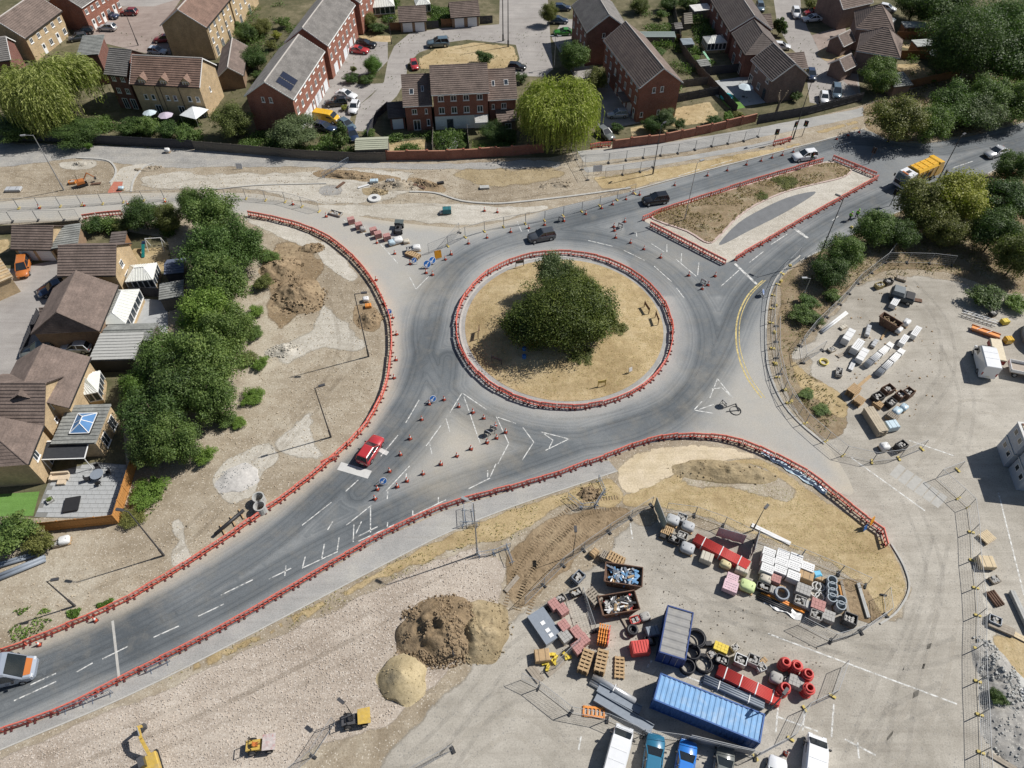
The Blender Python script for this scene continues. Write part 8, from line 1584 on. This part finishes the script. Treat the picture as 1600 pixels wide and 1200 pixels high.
heap('upper brown soil heap beside the western trees', 440,420,3.2,3.0,1.2,.3, M_soil, 11, clods=300); heap('lower brown soil heap beside the western trees', 468,462,3.6,4.2,1.5,.9, M_soil, 13, clods=500); heap('small dark soil heap near the western arm', 488,388,2.0,1.2,.6,.1, M_soil, 17, clods=120); heap('soil heap inside the western barrier bend', 578,500,1.8,1.8,.8,0, M_soil, 19, clods=120); heap('pale crushed stone heap on the lower left dirt', 372,748,2.6,2.0,.45,.4, mat('grey_white_stone', (.48,.46,.43),.95,.2,3.0, bump=.05),23, 'stone_heap', 200, M_conc, .15,.1); heap('white chalk heap on the western dirt', 440,548,2.2,1.3,.6,.2, M_pale, 29, 'stone_heap', 150, M_pale); heap('grey rubble heap outside the right wire fence', 1558,1050,1.8,3.4,1.0,.2, M_rough, 31, 'rubble_heap', 500, M_conc, .25,.2); heap('lower grey rubble heap outside the right wire fence', 1568,1085,2.0,2.2,.8,.2, M_rough, 37, 'rubble_heap', 350, M_conc, .25,.2); heap('white stone heap at the right border', 1598,1080,1.2,2.0,.6,.2, M_conc, 41, 'stone_heap', 300, M_wrap, .1,.22); heap('flat grey spoil heap at the lower right corner', 1590,1150,3.0,3.6,.6,.2, M_rough, 43, 'rubble_heap', 250, M_conc, .2,.14); heap('low sandy spoil along the crushed stone track', 620,290,4.5,1.6,.5,-.1, M_dirt, 47, clods=200); heap('soil ridge on the bank behind the sand strip', 1130,738,6.5,1.7,.7,-.1, M_khaki, 53, clods=150, cl=.14); heap('dark dug soil beside the trial hole', 921,772,1.3,1.0,.4,0, M_soil, 59, clods=80)
# scattered stones that nobody could count
def rubble(name, poly, n, s, m, label):
 xs = [p[0] for p in poly]; ys = [p[1] for p in poly]; Q = np.c_[rng.uniform(min(xs), max(xs), n * 3), rng.uniform(min(ys), max(ys), n * 3)]; Q = Q[pip(Q, poly)][:n]; b = MB(); r = random.Random(5)
 for x, y in Q: k = s * r.uniform(.25,1.0) ** 1.6; b.box(x, y, .02 + k * .2, k, k * r.uniform(.6,1), k * .7, r.uniform(0,3), r.uniform(-.4,.4),0, r.uniform(.5,.9))
 return tag(b.build(name, m), label, 'stones', kind='stuff')
rubble('stones_on_gravel', poly_px([(0,1190),(250,1082),(640,892),(745,856),(780,940),(600,1130),(480,1175),(430,1200),(0,1240)]),7000,.15, mat('pinkish_stones', (.47,.41,.35),.95,.35,.6), 'loose pinkish stones over the gravel bed'); rubble('stones_on_dirt', poly_px([(420,360),(500,395),(570,450),(595,540),(590,600),(520,700),(380,810),(200,925),(0,1000),(0,930),(250,840),(350,680),(420,560)]),2500,.15, mat('dirt_stones', (.45,.38,.28),.95,.3,.6), 'loose stones and clods on the western dirt'); rubble('stones_on_verge', poly_px([(0,270),(380,264),(860,264),(930,285),(780,318),(500,318),(0,300)]),2500,.17, mat('dirt_stones', (.45,.38,.28),.95,.3,.6), 'loose stones along the dug-up northern verge'); rubble('yard_litter', poly_px([(1330,470),(1440,440),(1480,600),(1380,700),(1300,560)]),160,.22, M_pallet, 'small timber offcuts littering the pipe yard'); rubble('compound_litter', poly_px([(830,950),(1000,820),(1300,900),(1290,1090),(1000,1080),(850,1070)]),500,.16, M_palletg, 'small scraps littering the compound floor')
# round concrete slab, swing set, patio things, small garden pieces
o = empty('manhole_slab', G(585,311),0, 'round pale manhole slab on the crushed stone', 'manhole'); b = MB(); b.lathe([(1.1,0),(1.1,.25),(1.05,.3),(.45,.3),(.45,.2)], n=20); b.build('slab', mat('pale_concrete', (.55,.55,.53),.8), o); b = MB(); b.lathe([(.42,.2),(.42,.26)], n=14); b.build('cover', M_steel, o)
o = empty('swing_set', G(246,388),.1, 'white framed swing set with a teal slide on the dry garden', 'swing set')
for x in (-1.2,1.2):
 for s in (-1,1): b = MB(); b.bar((x, s * .8,0),(x, 0,2.0),.07); b.build('leg', M_upvc, o)
b = MB(); b.bar((-1.2,0,2.0),(1.2,0,2.0),.07); b.build('crossbar', M_upvc, o); b = MB(); b.add([(-1.9,-.3,1.3),(-1.4,-.3,1.3),(-1.4,-2.2,.15),(-1.9,-2.2,.15)], [(0,1,2,3),(3,2,1,0)]); b.build('slide', mat('teal_plastic', (.03,.3,.28),.4), o); b = MB(); b.bb(-1.95,-1.35,-.35,.4,1.2,1.3); b.build('platform', M_navy if False else P_['navy'], o)
for i in range(2): b = MB(); x = -.3 + i * .7; b.bar((x, 0,.5),(x, 0,2),.02); b.box(x, 0,.5,.4,.2,.04); b.build('swing', M_trim, o)
o = empty('patio_table', G(155,746),0, 'round dark patio table on the shaded slabs', 'table'); b = MB(); b.lathe([(.75,.7),(.75,.75)], n=18); b.build('tabletop', M_bluegrey, o); b = MB(); b.cyl((0,0,0),(0,0,.7),.06); b.box(0,0,.05,.6,.6,.06); b.build('pedestal', M_trim, o)
for k in range(4):
 a = k * 1.57 + .4; p = G(155,746); o = empty('patio_chair', (p.x + math.cos(a) * 1.15, p.y + math.sin(a) * 1.15,0), a + 1.57, 'dark patio chair on the %s side of the round table' % ('right', 'far', 'left', 'near')[k], 'chair', 'chairs round the patio table'); b = MB(); b.box(0,0,.45,.5,.5,.08); b.build('seat', M_trim, o); b = MB(); b.box(0,-.24,.75,.5,.06,.55); b.build('backrest', M_trim, o); [MB().box(x, y, .21,.05,.05,.42).build('leg', M_trim, o) for x in (-.2,.2) for y in (-.2,.2)]
M_cush = mat('beige_cushion', (.55,.45,.33),.9); o = empty('garden_sofa', G(96,748),.1, 'beige corner sofa on the sunny patio', 'sofa'); [MB().bb(*q).build(n, M_cush, o) for n, q in (('seat', (-1.0,1.0,-.4,.4,.15,.45)),('backrest', (-1.0,1.0,.3,.5,.45,.85)),('armrest', (-1.1,-.9,-.4,.5,.15,.65)))]; o = empty('footstool', G(98,755),.1, 'beige footstool before the corner sofa', 'stool'); b = MB(); b.bb(-.45,.45,-.35,.35,.1,.42); b.build('cushion', M_cush, o); [MB().box(x, 0,.05,.08,.5,.1).build('leg', M_trim, o) for x in (-.35,.35)]
o = empty('patio_lounger', G(114,790),.2, 'dark flat lounger cover on the patio slabs', 'lounger'); b = MB(); b.bb(-.85,.85,-.95,.95,.25,.4); b.build('cover', M_trim, o); [MB().box(x, y, .13,.08,.08,.26).build('leg', M_trim, o) for x in (-.7,.7) for y in (-.8,.8)]
o = empty('planter', G(80,783),0, 'square pale planter with a small plant on the patio', 'planter'); b = MB(); b.lathe([(.5,0),(.58,.4),(.5,.4),(.48,.3)], n=4); b.build('pot', M_conc, o); link('foliage', crown('shrub', 'bright', 0), o, (0,0,.5),(0,0,0),(.35,.35,.3))
o = empty('paddling_pool', G(1135,153),0, 'turquoise paddling pool on the bright artificial turf', 'pool'); b = MB(); b.torus((0,0,.25),1.1,.22, 'Z', 20,8); b.build('ring', mat('turquoise_vinyl', (.05,.5,.5),.4), o, True); b = MB(); b.lathe([(1.0,.2),(1.0,.25)], n=18); b.build('water', mat('pool_water', (.1,.5,.55),.1), o)
o = empty('slide', G(1097,92),.6, 'bright green garden slide in the upper right gardens', 'slide'); b = MB(); b.add([(-.25,0,1.6),(.25,0,1.6),(.25,-2.6,.2),(-.25,-2.6,.2)], [(0,1,2,3),(3,2,1,0)]); b.build('chute', mat('green_plastic', (.06,.5,.22),.4), o); [MB().bar((x, .3,0),(x, 0,1.7),.06).build('ladder_rail', M_upvc, o) for x in (-.25,.25)]
o = empty('mini_digger', G(130,290),.6, 'small orange mini digger on the dirt behind the western arm', 'digger'); b = MB(); b.loft([sec(-.8,.5,.5,1.2), sec(.5,.5,.5,1.1)]); b.build('body', P_['orange'], o); [MB().box(0, s * .45,.2,1.6,.28,.4).build('track', M_tyre, o) for s in (-1,1)]; b = MB(); b.bar((.4,0,.9),(1.4,0,2.0),.16); b.bar((1.4,0,2.0),(2.2,0,.9),.13); b.build('arm', P_['orange'], o); b = MB(); b.box(2.25,0,.7,.35,.4,.4); b.build('bucket', M_steel, o); [MB().bar((-.4, y, 1.2),(-.4, y, 2.1),.07).build('canopy_post', M_trim, o) for y in (-.4,.4)]
for i, (u, v) in enumerate([(90,63),(94,60),(98,57),(102,54),(106,50)]):
 o = empty('wheelie_bin', G(u, v),-.7,('black', 'maroon', 'blue', 'dark green', 'navy')[i] + ' wheelie bin in the row before the far left buff house', 'bin'); b = MB(); b.loft([[(-.22,-.26,.08),(.22,-.26,.08),(.22,.26,.08),(-.22,.26,.08)], [(-.28,-.32,1.0),(.28,-.32,1.0),(.28,.32,1.0),(-.28,.32,1.0)]]); mm = P_[('black', 'maroon', 'blue', 'green', 'navy')[i]]; b.build('body', mm, o); b = MB(); b.box(0,0,1.04,.6,.7,.07); b.build('lid', mm, o)
# white tarp and small gravel edge cloths
o = empty('plastic_sheet', G(1222,957),-.5, 'crumpled white plastic sheet below the orange pipes', 'plastic sheet'); b = MB(); r = random.Random(4); n = 14; vs = [(i * .3 - 2, j * .28 + .15 * math.sin(i),.03 + r.random() * .16) for i in range(n) for j in range(4)]; b.add(vs, [(i * 4 + j, (i + 1) * 4 + j, (i + 1) * 4 + j + 1, i * 4 + j + 1) for i in range(n - 1) for j in range(3)]); b.build('sheet', M_wrap, o)
o = empty('plastic_sheet', G(1240,742), heading(1240,742,60,38,0), 'long white plastic sheet lying behind the lower right barrier', 'plastic sheet'); b = MB(); vs = [(i * .45 - 4.5, j * .3 + .12 * math.sin(i * 1.3),.04 + r.random() * .16) for i in range(20) for j in range(4)]; b.add(vs, [(i * 4 + j, (i + 1) * 4 + j, (i + 1) * 4 + j + 1, i * 4 + j + 1) for i in range(19) for j in range(3)]); b.build('sheet', M_ltblue, o)
o = empty('machine_frame', G(1140,636),.3, 'dark toppled frame with hoses on the eastern hatching', 'frame'); [MB().bar(a, c, .08).build('tube', M_postd, o) for a, c in (((-1,0,.1),(1,.2,.1)),((1,.2,.1),(.8,-1,.1)),((-.8,-.6,.1),(1,-.9,.1)))]; b = MB(); b.torus((.4,-.8,.08),.7,.05, 'Z', 16,5); b.build('hose', M_blackp, o)
# northern roadworks and loose yard clutter
for a in (('trench spoil along the dug-up northern verge', 545,275,4.5,.9,.6,-.12, M_soil, 61),('spoil ridge at the end of the new kerb', 665,288,2.6,1.0,.6,-.5, M_soil, 67),('broken rubble in the new path bay', 128,256,1.8,.8,.35,0, M_pale, 71),('rubble strip beside the red path', 235,264,2.6,.8,.3,.1, M_dirt, 73),('low spoil beside the manhole slab', 592,300,1.6,1.0,.35,0, M_khaki, 79),('spoil beside the willow gate', 870,290,3.0,.9,.35,.1, M_dirt, 83)): heap(*a, clods=140, cl=.2)
steel_line([(505,278),(545,254)], 'blue-grey steel barrier across the northern trench', 'barriers at the northern trench')
for a in (('stack of pale kerb stones beside the willow gate', 757,292,1.6,.8,2,.15,.1, M_conc),('pale boards on the verge spoil', 568,291,2.0,.4,1,.1,.5, M_wrap),('dark planks across the northern trench', 532,289,2.0,.5,1,.12,1.0, M_rust),('dark planks beside the new kerb end', 655,291,2.4,.6,1,.12,-.5, M_rust),('short dark offcuts on the spoil ridge', 688,285,1.2,.5,2,.15,.3, M_blackp),('loose boards beside the red path', 150,287,1.6,.5,1,.12,.2, M_rust),('loose timber beside the spoil heap by the skips', 800,912,2.2,.5,1,.12,.9, M_palletg),('plank pile between the skips and the navy container', 978,972,1.8,.6,1,.12,2.0, M_palletg),('long board on the yard beside the tipper body', 1382,522,2.6,.3,1,.1,.9, M_pallet),('loose boards left of the white pipes', 1318,552,2.4,.5,1,.1,.6, M_palletg),('loose timbers right of the pallet stack', 1350,596,3.0,.4,1,.1,.7, M_pallet),('brown planks below the covered utility truck', 1428,468,2.2,.7,1,.1,-.3, M_rust),('grey steel sections by the white pipe bundles', 1332,570,2.2,.6,2,.12,1.0, M_metalgrey),('bent boards outside the right fence bottom', 1566,1190,2.4,.5,1,.1,-.6, M_palletg)): slab_stack(*a)
for a in ((112,283,1.1,.8,.5,.2, M_orangep, 'crate', 'orange crate of parts beside the mini digger'),(188,292,.9,.7,.6,.1, M_ltblue, 'bag', 'pale bag on the red path'),(584,281,1.4,.8,.6,.1, M_ltblue, 'block', 'pale blue pack in the northern trench'),(610,281,1.4,.7,.5,.1, M_tarp, 'crate', 'grey crate at the end of the northern trench'),(690,330,.8,.6,.5,.3, M_tarp, 'bag', 'grey bag beside the teal generator'),(20,294,2.6,1.1,.5,.05, M_tarp, 'block', 'grey wrapped pack at the left border of the verge'),(260,232,.9,.7,.8,0, M_wrap, 'bag', 'white bag in the shade of the hedge'),(876,935,1.0,.8,.5,.6, M_blackp, 'crate', 'black scrap crate near the tracked soil'),(992,968,1.0,.8,.6,.3, M_redpipe, 'crate', 'red crate of offcuts near the navy container'),(1008,962,1.1,.9,.7,.3, M_greypack, 'bag', 'grey bag behind the navy container'),(1020,985,1.3,1.0,1.0,.2, M_bluegrey, 'block', 'dark blue-grey tool chest beside the navy container'),(1016,1000,1.0,.9,.7,.2, M_blackp, 'crate', 'black crate in the navy container shade'),(1112,1022,.9,.7,.5,.5, M_palletg, 'crate', 'offcut crate beside the loose black coil'),(1190,1042,.9,.8,.6,.4, M_tarp, 'crate', 'grey fittings crate before the red coils'),(1232,1062,.9,.8,.6,.4, M_blackp, 'crate', 'black crate between the red coils'),(1300,545,1.0,.8,.4,.5, M_beige, 'crate', 'beige crate of couplings by the pipe yard gate'),(1312,580,1.4,.8,.6,1.2, M_greypack, 'crate', 'grey scrap crate below the yellow hose'),(1367,535,1.6,.6,.5,.9, M_tarp, 'block', 'grey long pack between the white bundles'),(1572,500,1.0,.8,.7,.2, mat('yellow_blocks', (.66,.50,.06),.6), 'block', 'yellow machine box before the storage dome'),(1553,488,.9,.8,.7,.4, M_blackp, 'crate', 'dark crate behind the lattice truss'),(1578,528,1.0,.9,.9,.1, P_['yellow'], 'block', 'yellow plant box in the dome shade'),(1555,905,1.0,.8,.4,.3, M_palletg, 'crate', 'offcut crate outside the right wire fence'),(1556,968,1.2,.9,.6,-.5, M_bluegrey, 'crate', 'dark scrap heap crate outside the right wire fence'),(1535,870,.7,.6,.5,0, M_beige, 'block', 'small pale box on the fence line by the plywood stack')): pack(a[8], *a[:7], a[7])
# wheel tracks and tread prints
def smear(name, col, k):
 m, nt, b, out = _nodes(name); N = NT(nt); tr = N.n('ShaderNodeBsdfTransparent'); mx = N.n('ShaderNodeMixShader'); f = N.noise(.8,6,.7, N.pos()); N.l(N.ramp(f, [(.35,(0,0,0)),(.7,(k, k, k))]), mx.inputs[0]); N.l(tr.outputs[0], mx.inputs[1]); N.l(b.outputs[0], mx.inputs[2]); N.l(mx.outputs[0], out.inputs[0]); b.inputs['Base Color'].default_value = (*col, 1); b.inputs['Roughness'].default_value = .9; return m
S_dark = smear('tyre_smear', (.16,.155,.145),.08); S_pale = smear('dust_smear', (.52,.48,.41),.25); S_brown = smear('mud_smear', (.22,.17,.115),.10)
TN = [0]
def wheel_track(pts, m, z, gauge=1.7, w=.45):
 TN[0] += 1; z += TN[0] * .0006
 L = smooth(poly_px(pts), False, 8); P = [Vector(q) for q in L]
 for s in (-1,1):
  Q = []
  for i, q in enumerate(P): t = (P[min(i + 1, len(P) - 1)] - P[max(i - 1,0)]).normalized(); Q.append((q.x - t.y * s * gauge / 2, q.y + t.x * s * gauge / 2))
  ribbon('wheel_track', Q, w, z - .0002, z + .0002 * (s > 0), m)
for pts in ([(700,1190),(760,1110),(830,1080),(900,1150)], [(640,1200),(720,1120),(780,1040),(830,1000)], [(1330,1200),(1380,1080),(1440,960),(1470,840)], [(1400,1200),(1420,1060),(1460,900),(1420,780)], [(1100,950),(1250,990),(1400,1030),(1500,1010)], [(1020,900),(1090,930),(1180,975),(1320,1010)], [(1440,640),(1480,580),(1470,500),(1420,440)], [(1500,700),(1510,620),(1480,540)], [(1350,1180),(1400,1120),(1480,1080)]): wheel_track(pts, S_dark, .0145)
for pts in ([(690,1200),(800,1130),(880,1190)], [(1380,1190),(1450,1090),(1480,960)], [(1420,720),(1500,640),(1560,640)], [(1030,870),(1100,960),(1020,1090)]): wheel_track(pts, S_pale, .0155,2.0,.5)
for pts in ([(430,700),(500,620),(540,540),(520,450)], [(300,830),(400,730),(470,640),(560,560)], [(100,930),(260,860),(340,790)], [(300,285),(480,280),(640,310),(800,330)], [(500,310),(640,318),(760,300),(880,285)], [(20,280),(90,285),(160,275)], [(60,1200),(300,1110),(520,1000),(700,910)], [(120,1210),(360,1110),(560,1010)], [(480,1190),(600,1090),(690,1060)]): wheel_track(pts, S_brown, .0285,1.8,.5)
for pts in ([(0,1075),(200,985),(400,872),(520,770)], [(655,560),(690,470),(740,410),(830,372)], [(1050,640),(1110,570),(1150,490),(1200,425)], [(760,640),(860,662),(960,652),(1040,615)]): wheel_track(pts, S_dark, .0335,1.6,.35)
tb = MB()
for pts in ([(800,950),(815,905),(845,860),(890,815)], [(815,955),(835,905),(870,860),(930,805)], [(800,930),(830,870),(900,800),(975,785)]):
 for q, q2 in zip(*(lambda R: (R[:-1], R[1:]))(resample(smooth(poly_px(pts), False, 8),.32))):
  a = math.atan2((q2 - q).y, (q2 - q).x)
  for s in (-.75,.75): tb.box(q.x - math.sin(a) * s, q.y + math.cos(a) * s, .025,.12,.5,.045, a)
tag(tb.build('tread_prints', M_soil), 'ladder-like tread prints pressed into the brown soil', 'tread prints', kind='stuff')
for me in bpy.data.meshes:
 if me.materials and me.materials[0] and me.materials[0].name in GROUND and 'edge' not in me.attributes and len(me.vertices):
  at = me.attributes.new('edge', 'FLOAT', 'POINT'); at.data.foreach_set('value', np.full(len(me.vertices),5.0, dtype=np.float32))
